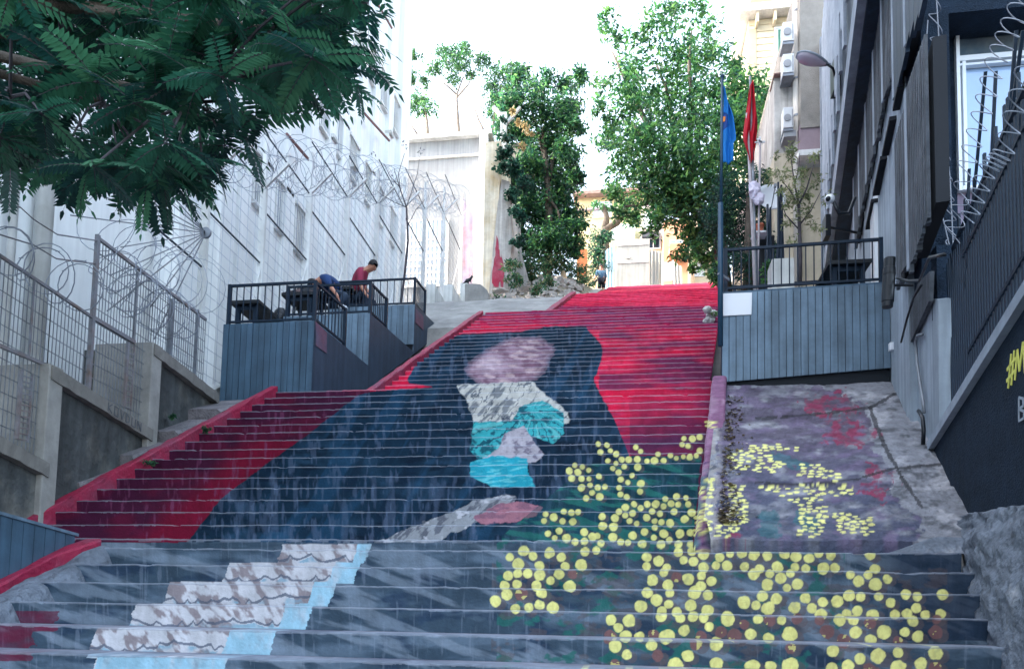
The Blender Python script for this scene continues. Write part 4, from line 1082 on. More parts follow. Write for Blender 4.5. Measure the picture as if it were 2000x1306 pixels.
# old plaster wall end with red paint
YO = 26.0
def onO(px, py, Y=YO): return aY(px, py, Y)
ow = thing('old_wall', 'tall crumbling plaster wall end with a splash of red paint', 'wall', (onO(965, 590).x, YO, onO(965, 590).z))
mb = MB(); mb.ext([onO(942, 605), onO(962, 592), onO(972, 440), onO(977, 330), onO(978, 275), onO(948, 278), (onO(946, 380)), onO(944, 470)], (0, 2.4, 0))
part('inner_face', mb, mat('yellowed_plaster', C(206, 200, 184), C(176, 152, 108), .9, 2.2, .15, .4, streak=.2), ow)
mb = MB(); mb.ext([onO(952, 606, YO - .1), onO(985, 574, YO - .1), onO(994, 520, YO - .1), onO(1002, 470, YO - .1), onO(997, 400, YO - .1), onO(995, 355, YO - .1), onO(980, 350, YO - .1), onO(972, 400, YO - .1), onO(963, 480, YO - .1)], (0, 2.8, 0))
part('outer_face', mb, M_oldpl, ow)
rn = random.Random(9)
red0 = [(961, 545), (963, 520), (967, 500), (968, 480), (970.5, 460), (974, 474), (975, 490), (978, 505), (980, 498), (983, 512), (985, 530), (984, 548), (981.5, 568), (978, 570), (977.5, 548), (974.5, 552), (973, 574), (969.5, 577), (967, 556), (964, 562)]
red = []
for (x1_, y1_), (x2_, y2_) in zip(red0, red0[1:] + red0[:1]):
    for k_ in range(3): red.append((x1_ + (x2_ - x1_) * k_ / 3, y1_ + (y2_ - y1_) * k_ / 3))
mb = MB(); mb.ext([onO(x + rn.uniform(-.9, .9), y + rn.uniform(-2, 2), YO - .125) for x, y in red], (0, .02, 0)); part('red_paint', mb, M_redp, ow)
mb = MB(); mb.ext([onO(1010, 600, YO + 1.4), onO(1032, 545, YO + 1.4), onO(1012, 470, YO + 1.4), onO(996, 470, YO + 1.4), onO(990, 590, YO + 1.4)], (0, .8, 0)); part('broken_stub', mb, M_oldpl, ow)
mb = MB(); mb.ext([onO(903, 590, YO + 1.2), onO(922, 590, YO + 1.2), onO(924, 420, YO + 1.2), onO(905, 385, YO + 1.2)], (0, .1, 0)); 
part('painted_panel', mb, mat('lilac_smeared_panel', C(176, 174, 200), C(190, 150, 162), .7, 4, .2, .1, streak=.2), ow)
# concrete Y post on the old wall
p = onO(978, 285); t = thing('y_post', 'pale concrete fence post with forked top above the ivy', 'post', (p.x, YO + .5, p.z))
part('shaft', MB().bar((p.x, YO + .5, p.z - .3), (p.x, YO + .5, onO(976, 205).z), .22), M_concl, t)
z = onO(976, 215).z; part('arm', MB().bar((p.x, YO + .5, z), (p.x - .4, YO + .5, z + .5), .12), M_concl, t); part('arm', MB().bar((p.x, YO + .5, z - .3), (p.x + .6, YO + .5, z + .4), .10), M_concl, t)
p = aY(1030, 290, 31); single('gable_wall', MB().bb(p.x - .9, p.x + .25, 31, 32, p.z - 2.2, p.z + .3), M_oldpl, 'weathered pale wall corner peeking above the ivy', 'wall')

# ------------------------------------------------------------------ rubble slope, stones, litter
def rub(x, y):
    u = max(0, min(1, (-1.7 - x) / 1.2)); v = max(0, min(1, (y - 24.5) / 5))
    return SZ(y) - 0.10 + (0.75 * v + 0.0) * u * (1 if y < 34 else 0.8) + 0.35 * nf(x, y, .7, 71) * u + 0.18 * nf(x, y, 2.2, 72)
mb = MB()
for j in range(61):
    for i in range(31):
        y = 21.5 + 18 * j / 60; x = -5.6 + (XL5(max(0, (y - D5) / .338)) - 0.02 + 5.6) * i / 30; mb.v.append((x, y, rub(x, y)))
for j in range(60):
    for i in range(30): q = j * 31 + i; mb.f.append((q, q + 1, q + 32, q + 31))
struct('terrain', mb, M_dirt)
rn = random.Random(12); mb = MB()
for i in range(520):
    y = 21.8 + rn.random() * 9; x = -5.4 + rn.random() * 3.4; s = rn.choice((.06, .09, .12, .16, .2)) * rn.uniform(.7, 1.2)
    R = Matrix.Rotation(rn.random() * 6, 3, 'Z') @ Matrix.Rotation(rn.uniform(-.5, .5), 3, 'X')
    mb.box((x, y, rub(x, y) + s * .25), (s * 1.6, s, s * .7), R=R)
single('rubble', mb, M_stone, 'broken stones scattered over the dirt slope left of the upper stairs', 'rubble', kind='stuff')
for i, (xa, xb, yt, yb) in enumerate(((958, 985, 577, 588), (984, 1003, 578, 588), (1005, 1024, 579, 588), (1026, 1068, 578, 588), (960, 990, 560, 568), (1010, 1050, 556, 564))):
    D = 21.8 if i < 4 else 24.5
    a, b = aY(xa, yb, D), aY(xb, yt, D); mb = MB(); mb.blob(((a.x + b.x) / 2, D + .15, (a.z + b.z) / 2), ((b.x - a.x) / 2 * 1.15, .2, (b.z - a.z) / 2 * 1.35), 10, .35)
    single('stone_block', mb, M_stone, ('leftmost pale stone in the row at the foot of the rubble slope', 'small second stone in the row below the rubble', 'third rounded stone in the row below the rubble',
           'long pale stone at the right end of the row by the kerb', 'stone lying beside the red painted old wall', 'flat stone halfway up the rubble slope')[i], 'stone', 'loose stone blocks')
lr = [((aY(x, y, D).x, D, aY(x, y, D).z), (r, .5, r * .35), n) for x, y, D, r, n in ((1010, 545, 23, .35, 260), (1045, 562, 23, .3, 200), (1075, 552, 24, .35, 300), (1000, 520, 25, .4, 300), (1120, 556, 31, .5, 300))] + [((aY(x, y, D).x, D, aY(x, y, D).z), (r, .8, r * .5), n) for x, y, D, r, n in ((1040, 545, 29, .7, 900), (1080, 520, 30, .9, 1500), (1030, 515, 28, .8, 1200), (1140, 545, 34, .9, 900), (1120, 530, 33, .8, 900), (985, 590, 22, .3, 150))]
single('undergrowth', leafcloud(lr, .12, G_mid + [(110, 116, 84), (86, 96, 66)], 21), M_vc, 'mixed green and dry undergrowth on the slope below the ivy', 'undergrowth', kind='stuff')
# tree stump / pale post
p = aY(1101, 545, 30); mb = MB(); mb.tube([(p.x, 30, p.z - .6), (p.x + .03, 30, p.z), (p.x - .05, 30, aY(1100, 535, 30).z + .1)], [.13, .11, .09], 8)
single('stump', mb, mat('bare_pale_wood', C(196, 170, 140), None, .9, 6, .2, .4), 'pale barkless stump left of the standing person', 'stump', smooth=True)

# ------------------------------------------------------------------ trees behind
def limb_tree(name, label, base, limbs, crown, size, pal, seed, bark=M_bark, cat_='tree', asp=.42, group=None, droop=.25, tonev=.25):
    """base: trunk foot; limbs: list of (list of points, r0, r1)"""
    t = thing(name, label, cat_, base, group)
    mb = MB()
    for pts, r0, r1 in limbs:
        n = len(pts); mb.tube(pts, [r0 + (r1 - r0) * i / (n - 1) for i in range(n)], 8)
    part('trunk', mb, bark, t, smooth=True)
    part('crown', leafcloud(crown, size, pal, seed, asp, droop, tonev), M_vc, t)
    return t
def clump(px, py, D, rpx, n, rz=None, dy=None):
    p = aY(px, py, D); r = rpx / FPX * D
    return ((p.x, p.y, p.z), (r, dy or r, (rz / FPX * D) if rz else r), n)
def branchy(base, tops, seed, r0=.2):
    rn = random.Random(seed); L = []
    b = Vector(base)
    for tp in tops:
        tp = Vector(tp); P = [b]
        for k in (.3, .55, .8, 1):
            q = b.lerp(tp, k); q += Vector((rn.uniform(-.2, .2), rn.uniform(-.2, .2), 0.25 * sin(k * 3.1))) ; P.append(q)
        L.append((P, r0 * .6, .03))
    return L
rn = random.Random(31)
# big right tree
bt = aY(1400, 560, 27)
cl = []
for (x, y, r, n) in ((1195, 60, 38, 160), (1190, 30, 20, 90), (1215, 110, 45, 260), (1190, 170, 40, 230), (1260, 60, 40, 240), (1300, 40, 45, 330), (1345, 20, 38, 260), (1375, 70, 42, 330), (1290, 110, 60, 620),
                     (1350, 130, 60, 700), (1395, 110, 40, 300), (1230, 190, 55, 620), (1290, 200, 70, 1300), (1360, 215, 70, 1400), (1210, 250, 50, 600), (1180, 270, 30, 240), (1260, 280, 70, 1500), (1340, 300, 75, 1900), (1400, 290, 50, 1100),
                     (1215, 330, 50, 700), (1270, 360, 60, 1200), (1330, 380, 75, 1900), (1390, 380, 60, 1600), (1210, 385, 32, 420), (1205, 420, 20, 160), (1290, 430, 36, 420), (1350, 445, 40, 600), (1390, 450, 50, 1200), (1240, 415, 25, 240),
                     (1430, 130, 34, 420), (1450, 180, 40, 800), (1450, 240, 50, 1500), (1440, 330, 60, 1500), (1440, 420, 60, 1600), (1480, 300, 45, 1200), (1500, 170, 30, 420), (1490, 220, 38, 900), (1500, 260, 30, 600), (1340, 490, 30, 300), (1385, 505, 30, 500), (1370, 470, 38, 600), (1400, 530, 24, 260), (1350, 520, 16, 100), (1420, 160, 40, 300), (1410, 230, 50, 700), (1240, 140, 34, 260), (1170, 230, 22, 110), (1310, -10, 30, 200)):
    cl.append(clump(x, y, 27 + rn.uniform(-1.6, 1.6), r, int(n * 1.0)))
tb = [aY(x, y, 27) for x, y in ((1290, 120), (1350, 60), (1230, 250), (1400, 200), (1300, 330), (1200, 100), (1440, 330), (1230, 400), (1350, 430))]
limb_tree('broadleaf_tree', 'large light green broadleaf tree spreading over the top of the stairs', (bt.x, 27, SZ(27)), [([(bt.x + .3, 27, SZ(27) - .5), (bt.x + .1, 27, SZ(27) + 2), aY(1350, 400, 27)], .28, .2)] + branchy(aY(1330, 420, 27), tb, 5, .26),
          cl, .19, G_lite + G_lite + G_mid + [(92, 140, 70)], 41, asp=.42, tonev=.4)
# darker lower tree on the right, behind the flagpoles
cl = []
for (x, y, r, n) in ((1440, 380, 50, 1300), (1480, 350, 40, 900), (1420, 440, 50, 1300), (1470, 450, 55, 1700), (1500, 400, 35, 700), (1425, 500, 40, 900), (1470, 520, 50, 1300), (1500, 490, 30, 500), (1395, 420, 30, 500)):
    cl.append(clump(x, y, 19.5 + rn.uniform(-.8, .8), r, n))
b = aY(1460, 560, 19.5)
limb_tree('evergreen_tree', 'dense dark green evergreen behind the two flags', (b.x, 19.5, SZ(19.5)), [([(b.x, 19.5, SZ(19.5) - .5), aY(1462, 480, 19.5), aY(1462, 380, 19.5)], .15, .06)], cl, .11, G_dark, 43, asp=.35)
# ivy covered mass in the middle
cl = []
for (x, y, r, n) in ((1060, 160, 30, 300), (1100, 170, 32, 330), (1040, 200, 42, 700), (1090, 220, 45, 900), (1005, 160, 26, 200), (1120, 200, 26, 200), (1070, 280, 52, 1400), (1110, 300, 34, 600), (1030, 330, 40, 1000), (1085, 350, 55, 1700),
                     (1050, 410, 50, 1700), (1105, 420, 42, 1200), (1015, 400, 26, 600), (1080, 470, 50, 1500), (1040, 480, 36, 900), (1120, 480, 26, 500), (1000, 340, 18, 260), (1010, 450, 18, 300), (1130, 150, 22, 260), (1000, 210, 34, 600), (1020, 260, 36, 700), (1120, 250, 26, 500), (1125, 350, 20, 300), (1130, 440, 18, 240), (985, 250, 24, 300), (975, 200, 20, 180), (995, 420, 26, 500), (1000, 480, 22, 400), (1020, 150, 26, 240)):
    cl.append(clump(x, y, 30 + rn.uniform(-1, 1), r, int(n * 1.7)))
b = aY(1070, 520, 30)
limb_tree('ivy_covered_tree', 'dark ivy clad tree left of the top of the stairs', (b.x, 30, SZ(30)), [([(b.x, 30, SZ(30) - .5), aY(1072, 400, 30), aY(1060, 250, 30)], .22, .08)] + branchy(aY(1070, 380, 30), [aY(1110, 190, 30), aY(1040, 190, 30), aY(1100, 440, 29.5)], 8, .14),
          cl, .18, G_dark + G_mid + G_mid + G_lite + G_lite[:2], 45, asp=.42, tonev=.4)
# ivy curtain on the old wall
cl = [clump(x, y, 25.7, r, n, dy=.35) for (x, y, r, n) in ((985, 300, 18, 420), (1003, 330, 20, 520), (1000, 380, 16, 380), (1012, 420, 18, 420), (1010, 470, 14, 260), (975, 330, 12, 180), (1025, 360, 18, 380), (992, 265, 14, 160), (980, 225, 12, 60))]
single('ivy', leafcloud(cl, .12, G_dark + [(52, 96, 80)], 47, asp=.7), M_vc, 'ivy curtain hanging over the end of the old wall', 'ivy')
cl = [clump(x, y, 25.5, 9, 40, dy=.3) for x, y in ((1010, 235), (1020, 250), (1035, 262), (1000, 215), (1018, 285))]
single('dry_creeper', leafcloud(cl, .14, [(178, 158, 110), (160, 140, 100), (188, 172, 130)], 48, asp=.6), M_vc, 'yellow dried creeper leaves beside the forked post', 'creeper')
# slender sumac trees above the yard building
def sumac(name, label, foot, stems, fr, seed, size=.16):
    t = thing(name, label, 'tree', foot, 'slender trees above the yard building'); mb = MB(); cl = []
    for pts, r0 in stems: mb.tube(pts, [r0 * (1 - .7 * i / (len(pts) - 1)) for i in range(len(pts))], 6)
    part('trunk', mb, M_barkp, t, smooth=True)
    part('crown', leafcloud(fr, size, G_lite + G_mid + [(96, 130, 100)], seed, asp=.34, droop=.4), M_vc, t)
D = 33
f = lambda x, y: aY(x, y, D)
sumac('sumac_tree', 'thin tree with a flat wide crown in the middle above the yard building', f(897, 272), [([f(897, 268), f(894, 225), f(892, 185), f(905, 150)], .09), ([f(892, 185), f(870, 165), f(845, 150)], .05), ([f(893, 190), f(915, 165), f(935, 120)], .05)],
      [clump(x, y, D, r, n, rz=r * .45) for x, y, r, n in ((870, 105, 34, 460), (905, 100, 34, 520), (890, 125, 38, 600), (845, 135, 26, 360), (915, 140, 30, 400), (880, 150, 30, 300), (935, 115, 24, 240))], 61)
sumac('sumac_tree', 'short leaning tree against the corner of the white tower', f(838, 272), [([f(836, 270), f(834, 235), f(828, 205)], .10), ([f(815, 262), f(800, 240), f(795, 220)], .05)],
      [clump(x, y, D, r, n, rz=r * .6) for x, y, r, n in ((812, 110, 20, 260), (800, 150, 24, 360), (815, 190, 26, 500), (835, 215, 30, 460), (800, 215, 24, 340), (830, 160, 22, 200))], 62)
sumac('sumac_tree', 'feathery tree beside the forked post on the yard roof', f(955, 272), [([f(952, 270), f(935, 235), f(925, 205), f(928, 180)], .06), ([f(960, 270), f(968, 200), f(985, 150)], .07)],
      [clump(x, y, D, r, n, rz=r * .6) for x, y, r, n in ((955, 125, 30, 380), (985, 150, 38, 700), (1010, 135, 30, 400), (960, 175, 30, 460), (1000, 190, 38, 900), (965, 215, 26, 360), (980, 240, 24, 400))], 63)
# bare sapling in front of tall fence
p = aX(783, 600, -5.3)
t = thing('sapling', 'thin bare sapling growing behind the platform railing', 'tree', (p.x, p.y, p.z))
f = lambda x, y: aY(x, y, p.y)
mb = MB(); mb.tube([f(783, 590), f(790, 540), f(797, 470), f(794, 405), f(780, 365), f(770, 330)], [.03, .028, .024, .02, .014, .006], 6)
for a in (((794, 405), (770, 395), (745, 380), (735, 372)), ((794, 405), (805, 370), (815, 340), (820, 305)), ((780, 365), (762, 345), (750, 320)), ((797, 440), (812, 410), (830, 390)), ((782, 370), (778, 340), (790, 300))):
    mb.tube([f(*q) for q in a], [.011, .008, .006, .003], 4)
part('stem', mb, M_twig, t)
cl = [((f(x, y).x, p.y, f(x, y).z), (.16, .16, .12), 10) for x, y in ((745, 335), (735, 300), (765, 345), (760, 372), (820, 300), (790, 285))]
part('leaves', leafcloud(cl, .06, [(110, 110, 122), (90, 96, 100)], 64), M_vc, t)
# shrub left of the white gate
b = aY(1170, 540, 39)
limb_tree('shrub', 'bushy dark shrub behind the standing person', (b.x, 39, SZ(39)), [([(b.x, 39, SZ(39) - .3), aY(1170, 490, 39)], .1, .05)],
          [clump(x, y, 39, r, n) for x, y, r, n in ((1170, 470, 24, 600), (1168, 500, 26, 700), (1175, 525, 22, 500), (1185, 460, 16, 260))], .16, G_dark + G_mid, 66, cat_='shrub')
b = aY(1205, 470, 44)
limb_tree('crooked_tree', 'crooked leaning tree before the cream house', (b.x, 44, SZ(44)), [([(b.x - .5, 44, SZ(44) - .3), aY(1180, 450, 44), aY(1205, 435, 44), aY(1222, 405, 44)], .35, .15), ([aY(1180, 455, 44), aY(1185, 425, 44), aY(1178, 400, 44)], .25, .1)],
          [clump(x, y, 44, r, n) for x, y, r, n in ((1215, 400, 24, 300), (1190, 405, 22, 220), (1235, 425, 22, 260), (1160, 400, 14, 90))], .2, G_mid + G_lite, 67)

# ------------------------------------------------------------------ background at the top of the street
def house(name, label, D, x0, x1, yt, yb, m, dep=6, group=None):
    a, b = aY(x0, yt, D), aY(x1, yb, D)
    t = thing(name, label, 'house', ((a.x + b.x) / 2, D, min(b.z, ZTOP)), group)
    mb = MB(); mb.bb(a.x, b.x, D, D + dep, min(b.z, ZTOP) - 2, a.z); part('wall', mb, m, t)
    return t, a, b
def win(t, D, x0, x1, y0, y1, pane=M_glassd, fr=M_frame, bars=1):
    a, b = aY(x0, y0, D), aY(x1, y1, D); w_ = .06
    f = MB().bb(a.x, b.x, D - .05, D - .003, a.z - w_, a.z).bb(a.x, b.x, D - .08, D - .003, b.z, b.z + w_).bb(a.x, a.x + w_, D - .05, D - .003, b.z + w_, a.z - w_).bb(b.x - w_, b.x, D - .05, D - .003, b.z + w_, a.z - w_)
    for k in range(bars): x = a.x + (b.x - a.x) * (k + 1) / (bars + 1); f.bb(x - .03, x + .03, D - .045, D - .02, b.z + w_, a.z - w_)
    o = part('window', f, fr, t); part('pane', MB().bb(a.x + w_, b.x - w_, D - .018, D - .002, b.z + w_, a.z - w_), pane, o)
t, a, b = house('cream_house', 'cream house with shuttered window behind the crooked tree', 56, 1128, 1270, 388, 560, M_yellowr)
part('roof', MB().bb(a.x - .3, b.x + .3, 55.4, 62.5, a.z, a.z + .25), M_roof, t)
win(t, 56, 1158, 1194, 396, 424, M_frame, M_frame, 2)
part('ledge', MB().bb(a.x, b.x, 55.8, 55.997, aY(1150, 410, 56).z - .1, aY(1150, 410, 56).z), M_mauve, t)
part('balcony', MB().bb(aY(1195, 450, 56).x, aY(1240, 450, 56).x, 55, 55.997, aY(1200, 480, 56).z, aY(1200, 452, 56).z), mat('pale_turquoise_paint', C(186, 212, 212), None, .7, 3, .05, 0), t)
t, a, b = house('white_house', 'white sunlit house with a dark awning above the white gate', 52, 1252, 1296, 403, 560, M_palew)
part('awning', MB().ext([aY(1254, 462, 50.5), aY(1288, 462, 50.5), aY(1288, 452, 51.99), aY(1254, 452, 51.99)], (0, 0, -.15)), M_gap, t)
win(t, 52, 1262, 1290, 466, 486, M_glassd, M_frame, 1)
win(t, 52, 1258, 1290, 418, 446, M_frame, M_frame, 0)
t, a, b = house('orange_house', 'orange house with a white framed window at the top of the street', 50, 1296, 1345, 430, 560, M_orange)
win(t, 50, 1308, 1334, 470, 488, M_glass, M_frame, 1)
part('balcony', MB().bb(aY(1306, 500, 50).x, aY(1340, 500, 50).x, 49, 49.997, aY(1310, 512, 50).z, aY(1310, 490, 50).z), M_orange, t)
t, a, b = house('peach_house', 'peach sunlit house with hanging washing behind the big tree', 53, 1335, 1402, 425, 560, M_cream)
win(t, 53, 1352, 1376, 512, 540, M_frame, M_frame, 1)
part('ledge', MB().bb(aY(1340, 500, 53).x, aY(1398, 500, 53).x, 52, 52.997, aY(1370, 510, 53).z, aY(1370, 504, 53).z), M_palew, t)
# gate of white sheets and the corrugated fences
DG = DTOP + 2.6
t = thing('sheet_gate', 'tall white metal sheet gate closing the top of the stairs', 'gate', (aY(1235, 545, DG).x, DG, ZTOP))
for x0, x1, yt in ((1204, 1227, 468), (1227.6, 1247, 467), (1247.6, 1268, 467)):
    a, b = aY(x0, yt, DG), aY(x1, 560, DG); part('leaf', MB().bb(a.x, b.x, DG, DG + .05, b.z - .3, a.z), M_sheet, t)
mb = MB()
for y in (480, 514):
    a, b = aY(1206, y, DG), aY(1266, y, DG); mb.bar((a.x, DG - .02, a.z), (b.x, DG - .02, a.z), .05)
a = aY(1226, 503, DG); mb.bb(a.x - .12, a.x + .12, DG - .06, DG - .001, a.z - .03, a.z + .03)
part('cross_rail', mb, M_whitetrim, t)
def corr(name, label, D, x0, x1, ytl, ytr, m=M_sheet, lean=0, wv=.16):
    a, b = aY(x0, ytl, D), aY(x1, ytr, D); n = max(6, int(abs(b.x - a.x) / wv * 4)); mb = MB(); rn = random.Random(int(x0))
    for i in range(n + 1):
        u = i / n; x = a.x + (b.x - a.x) * u; y = D + .04 * sin(u * n / 4 * 2 * pi); zt = a.z + (b.z - a.z) * u + (rn.uniform(-.06, .06) if i % 4 == 0 else 0)
        mb.v += [(x, y, ZTOP - 1), (x + lean, y, zt), (x, y + .02, ZTOP - 1), (x + lean, y + .02, zt)]
    for i in range(n):
        q = i * 4; mb.f += [(q, q + 4, q + 5, q + 1), (q + 2, q + 3, q + 7, q + 6), (q + 1, q + 5, q + 7, q + 3)]
    single(name, mb, m, label, 'fence', 'corrugated sheets at the top of the stairs')
corr('corrugated_sheet', 'narrow bluish corrugated sheet left of the white gate', DG + .2, 1182, 1202, 490, 474, mat('bluish_sheet', C(176, 204, 210), None, .5, 2, .1, 0))
corr('corrugated_sheet', 'tall corrugated sheet right of the white gate', DG + .3, 1269, 1292, 488, 492)
corr('corrugated_sheet', 'leaning corrugated sheet beside the slatted panel', DG, 1317, 1338, 505, 522, lean=-.15)
t = thing('slat_screen', 'pale slatted panel between two corrugated sheets', 'panel', (aY(1305, 540, DG).x, DG, ZTOP))
for k in range(5):
    a, b = aY(1292, 512 + k * 7.5, DG), aY(1316, 518 + k * 7.5, DG); part('slat', MB().bb(a.x, b.x, DG, DG + .04, b.z, a.z), M_palew, t)
p = aY(1348, 520, DG + 3); single('utility_pole', MB().tube([(p.x, DG + 3, ZTOP - .5), (p.x + .1, DG + 3, aY(1345, 440, DG + 3).z)], [.2, .16], 10), M_barkp, 'wooden utility pole before the peach house', 'pole', smooth=True)
# brown hoarding behind ivy
p = aY(1137, 505, 37); single('board', MB().bb(p.x - .25, p.x + .25, 37, 37.1, p.z - .9, p.z + .5), mat('orange_board', C(196, 120, 70), C(150, 90, 80), .8, 2, .2, 0), 'orange brown board seen between ivy and shrub', 'board')
# ledge of dark blocks along the top step
for (x0, x1), lab in zip(((1203, 1209), (1221, 1231), (1249, 1266)), ('smallest dark kerb stone lying left on the top step edge', 'middle dark kerb stone on the top step edge before the gate', 'longest dark kerb stone on the top step edge')):
    a = aY(x0, 546, DTOP + 1.2); b = aY(x1, 543, DTOP + 1.2); single('kerb_stone', MB().box(((a.x + b.x) / 2, DTOP + 1.2, ZTOP + .03), (b.x - a.x, .3, .12)), M_rock, lab, 'stone', 'dark kerb stones at the top of the stairs', bevel=.02)
struct('pavement', MB().bb(-1.2, 5.0, DTOP + .9, DTOP + 14, ZTOP - .6, ZTOP - .01), M_concp)
# ------------------------------------------------------------------ right side: plank platform
WD = Vector((WQ[0] - WP[0], WQ[1] - WP[1], 0)).normalized(); WN = Vector((-WD.y, WD.x, 0))     # WN points to the street
def wpl(off):
    return (WP[0] + WN.x * off, WP[1] + WN.y * off), (WQ[0] + WN.x * off, WQ[1] + WN.y * off)
def aW(px, py, off=0.0): return aP(px, py, *wpl(off))
def wx(D, off=0.0): return WP[0] + (D - WP[1]) * WD.x / WD.y - off / abs(WN.x) * 1.0 * (1 if WN.x < 0 else -1)
def railing(name_t, t, p, q, h, zb=0.06, n=None, post=0.05, bar=0.014, mid=None, m=None):
    """steel railing from p to q (floor points); posts at both ends"""
    m = m or M_metal; p, q = Vector(p), Vector(q); L = (q - p).length; n = n or int(L / 0.115)
    g = MB(); g.bar(p + Vector((0, 0, h)), q + Vector((0, 0, h)), 0.035); part('top_rail', g, m, t)
    g = MB(); g.bar(p + Vector((0, 0, zb)), q + Vector((0, 0, zb)), 0.028); part('bottom_rail', g, m, t)
    g = MB()
    for i in range(1, n):
        r = p.lerp(q, i / n); g.bar(r + Vector((0, 0, zb)), r + Vector((0, 0, h)), bar)
    if len(g.v): part('balusters', g, m, t)
    for r in (p, q): part('post', MB().bar(r - Vector((0, 0, .04)), r + Vector((0, 0, h + .02)), post), m, t)
def boards(t, p, q, zb_p, zb_q, zt, n, m, gap=0.008, th=0.022, name='plank_panel'):
    p, q = Vector(p), Vector(q); d = (q - p); L = d.length; u = d.normalized(); nn = Vector((u.y, -u.x, 0)) * th
    mb = MB(); rn = random.Random(n)
    for i in range(n):
        a, b = i / n, (i + 1) / n; A = p.lerp(q, a) + u * gap / 2; B = p.lerp(q, b) - u * gap / 2
        za, zb_ = zb_p + (zb_q - zb_p) * a, zb_p + (zb_q - zb_p) * b; e = rn.uniform(-.003, .003)
        mb.ext([(A.x, A.y, za), (B.x, B.y, zb_), (B.x, B.y, zt), (A.x, A.y, zt)], nn * (1 + e * 40))
    part(name, mb, m, t)
ZR = 4.58
t = thing('plank_platform', 'pale blue grey plank platform above the painted ramp', 'platform', (2.2, 10.5, 3.3))
PA, PB = Vector((1.20, 10.38, 0)), Vector((3.30, 10.28, 0))
boards(t, PA, PB, 3.36, 3.46, ZR, 23, M_boardp)
mb = MB(); mb.ext([(PA.x + .03, PA.y + .03, 3.1), (PB.x, PB.y + .03, 3.1), (PB.x, PB.y + .03, ZR - .03), (PA.x + .03, PA.y + .03, ZR - .03)], (0, .04, 0)); part('backing', mb, M_gap, t)
mb = MB(); mb.ext([(PA.x, PA.y, ZR + .002), (PB.x, PB.y, ZR + .002), (wx(13.6) - .02, 13.6, ZR + .002), (1.55, 13.6, ZR + .002)], (0, 0, .03)); part('deck', mb, M_wood, t)
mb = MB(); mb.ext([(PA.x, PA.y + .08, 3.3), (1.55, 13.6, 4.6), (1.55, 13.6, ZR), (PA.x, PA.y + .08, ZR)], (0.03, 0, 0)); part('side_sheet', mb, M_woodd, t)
ZR += .035
r = thing('railing', 'dark steel railing along the front of the pale plank platform', 'railing', (2.2, 10.4, ZR), 'platform railings')
railing('', r, (PA.x + .05, PA.y + .04, ZR), (3.22, 10.34, ZR), 0.60, n=19)
r = thing('railing', 'second railing farther back on the platform over the ramp', 'railing', (2.4, 12.2, ZR), 'platform railings')
railing('', r, (1.62, 12.3, ZR), (3.35, 12.2, ZR), 0.92, n=16)
t = thing('noticeboard', 'blank white signboard fixed to the left end of the plank platform', 'sign', (1.4, 10.3, 4.2))
a, b, c_, d_ = aY(1407, 573, 10.33), aY(1469, 571, 10.33), aY(1468, 614, 10.33), aY(1406, 617, 10.33)
part('panel', MB().ext([a, b, c_, d_], (0, .018, 0)), M_board, t, bevel=.004)
def table(name, label, x0, x1, y0, y1, ztop, zfl, th=.06, cat='table', group=None, m=None):
    t = thing(name, label, cat, ((x0 + x1) / 2, (y0 + y1) / 2, zfl), group); m = m or M_blacktop
    part('tabletop' if cat == 'table' else 'seat', MB().bb(x0, x1, y0, y1, ztop - th, ztop), m, t, bevel=.006)
    for x in (x0 + .1, x1 - .1):
        for y in (y0 + .1, y1 - .1): part('leg', MB().bb(x - .03, x + .03, y - .03, y + .03, zfl, ztop - th), M_metal, t)
    part('apron', MB().bb(x0 + .08, x1 - .08, y0 + .08, y0 + .11, ztop - th - .07, ztop - th), M_metal, t)
    return t
a, b = aY(1620, 505, 10.9), aY(1705, 503, 10.9)
table('table', 'black table on the plank platform above the ramp', a.x, b.x, 10.95, 11.75, a.z, ZR)
# planter with olive tree
a, b = aY(1508, 505, 11.6), aY(1552, 545, 11.6)
t = thing('planter', 'white box planter on the right platform', 'planter', ((a.x + b.x) / 2, 11.8, ZR))
part('box', MB().bb(a.x, b.x, 11.6, 12.0, ZR, a.z), M_concl, t, bevel=.01)
part('soil', MB().bb(a.x + .03, b.x - .03, 11.63, 11.97, a.z - .01, a.z + .006), M_dirt, t)
p = aY(1561, 545, 12.4)
f = lambda x, y: aY(x, y, 12.4)
limb_tree('olive_tree', 'small pale leaved young tree on the right platform', (p.x, 12.4, ZR),
          [([f(1562, 550), f(1563, 500), f(1560, 400)], .035, .025), ([f(1560, 400), f(1552, 360), f(1545, 310)], .02, .006), ([f(1560, 400), f(1575, 370), f(1590, 320)], .018, .006), ([f(1561, 405), f(1545, 375), f(1525, 350)], .014, .005),
           ([f(1561, 440), f(1585, 410), f(1605, 370)], .014, .004), ([f(1562, 450), f(1535, 420), f(1515, 370)], .013, .004), ([f(1552, 360), f(1560, 330), f(1562, 300)], .01, .004)],
          [clump(x, y, 12.4, r, n) for x, y, r, n in ((1530, 310, 20, 50), (1550, 300, 22, 90), (1575, 325, 26, 110), (1515, 345, 24, 120), (1545, 345, 30, 150), (1590, 360, 26, 120), (1560, 385, 34, 150), (1525, 385, 26, 110), (1605, 395, 18, 60), (1575, 420, 30, 120), (1540, 430, 22, 60), (1595, 440, 20, 50), (1500, 330, 14, 30), (1560, 465, 22, 40))],
          .075, G_pale + [(120, 138, 90)], 71, bark=M_twig, asp=.3)
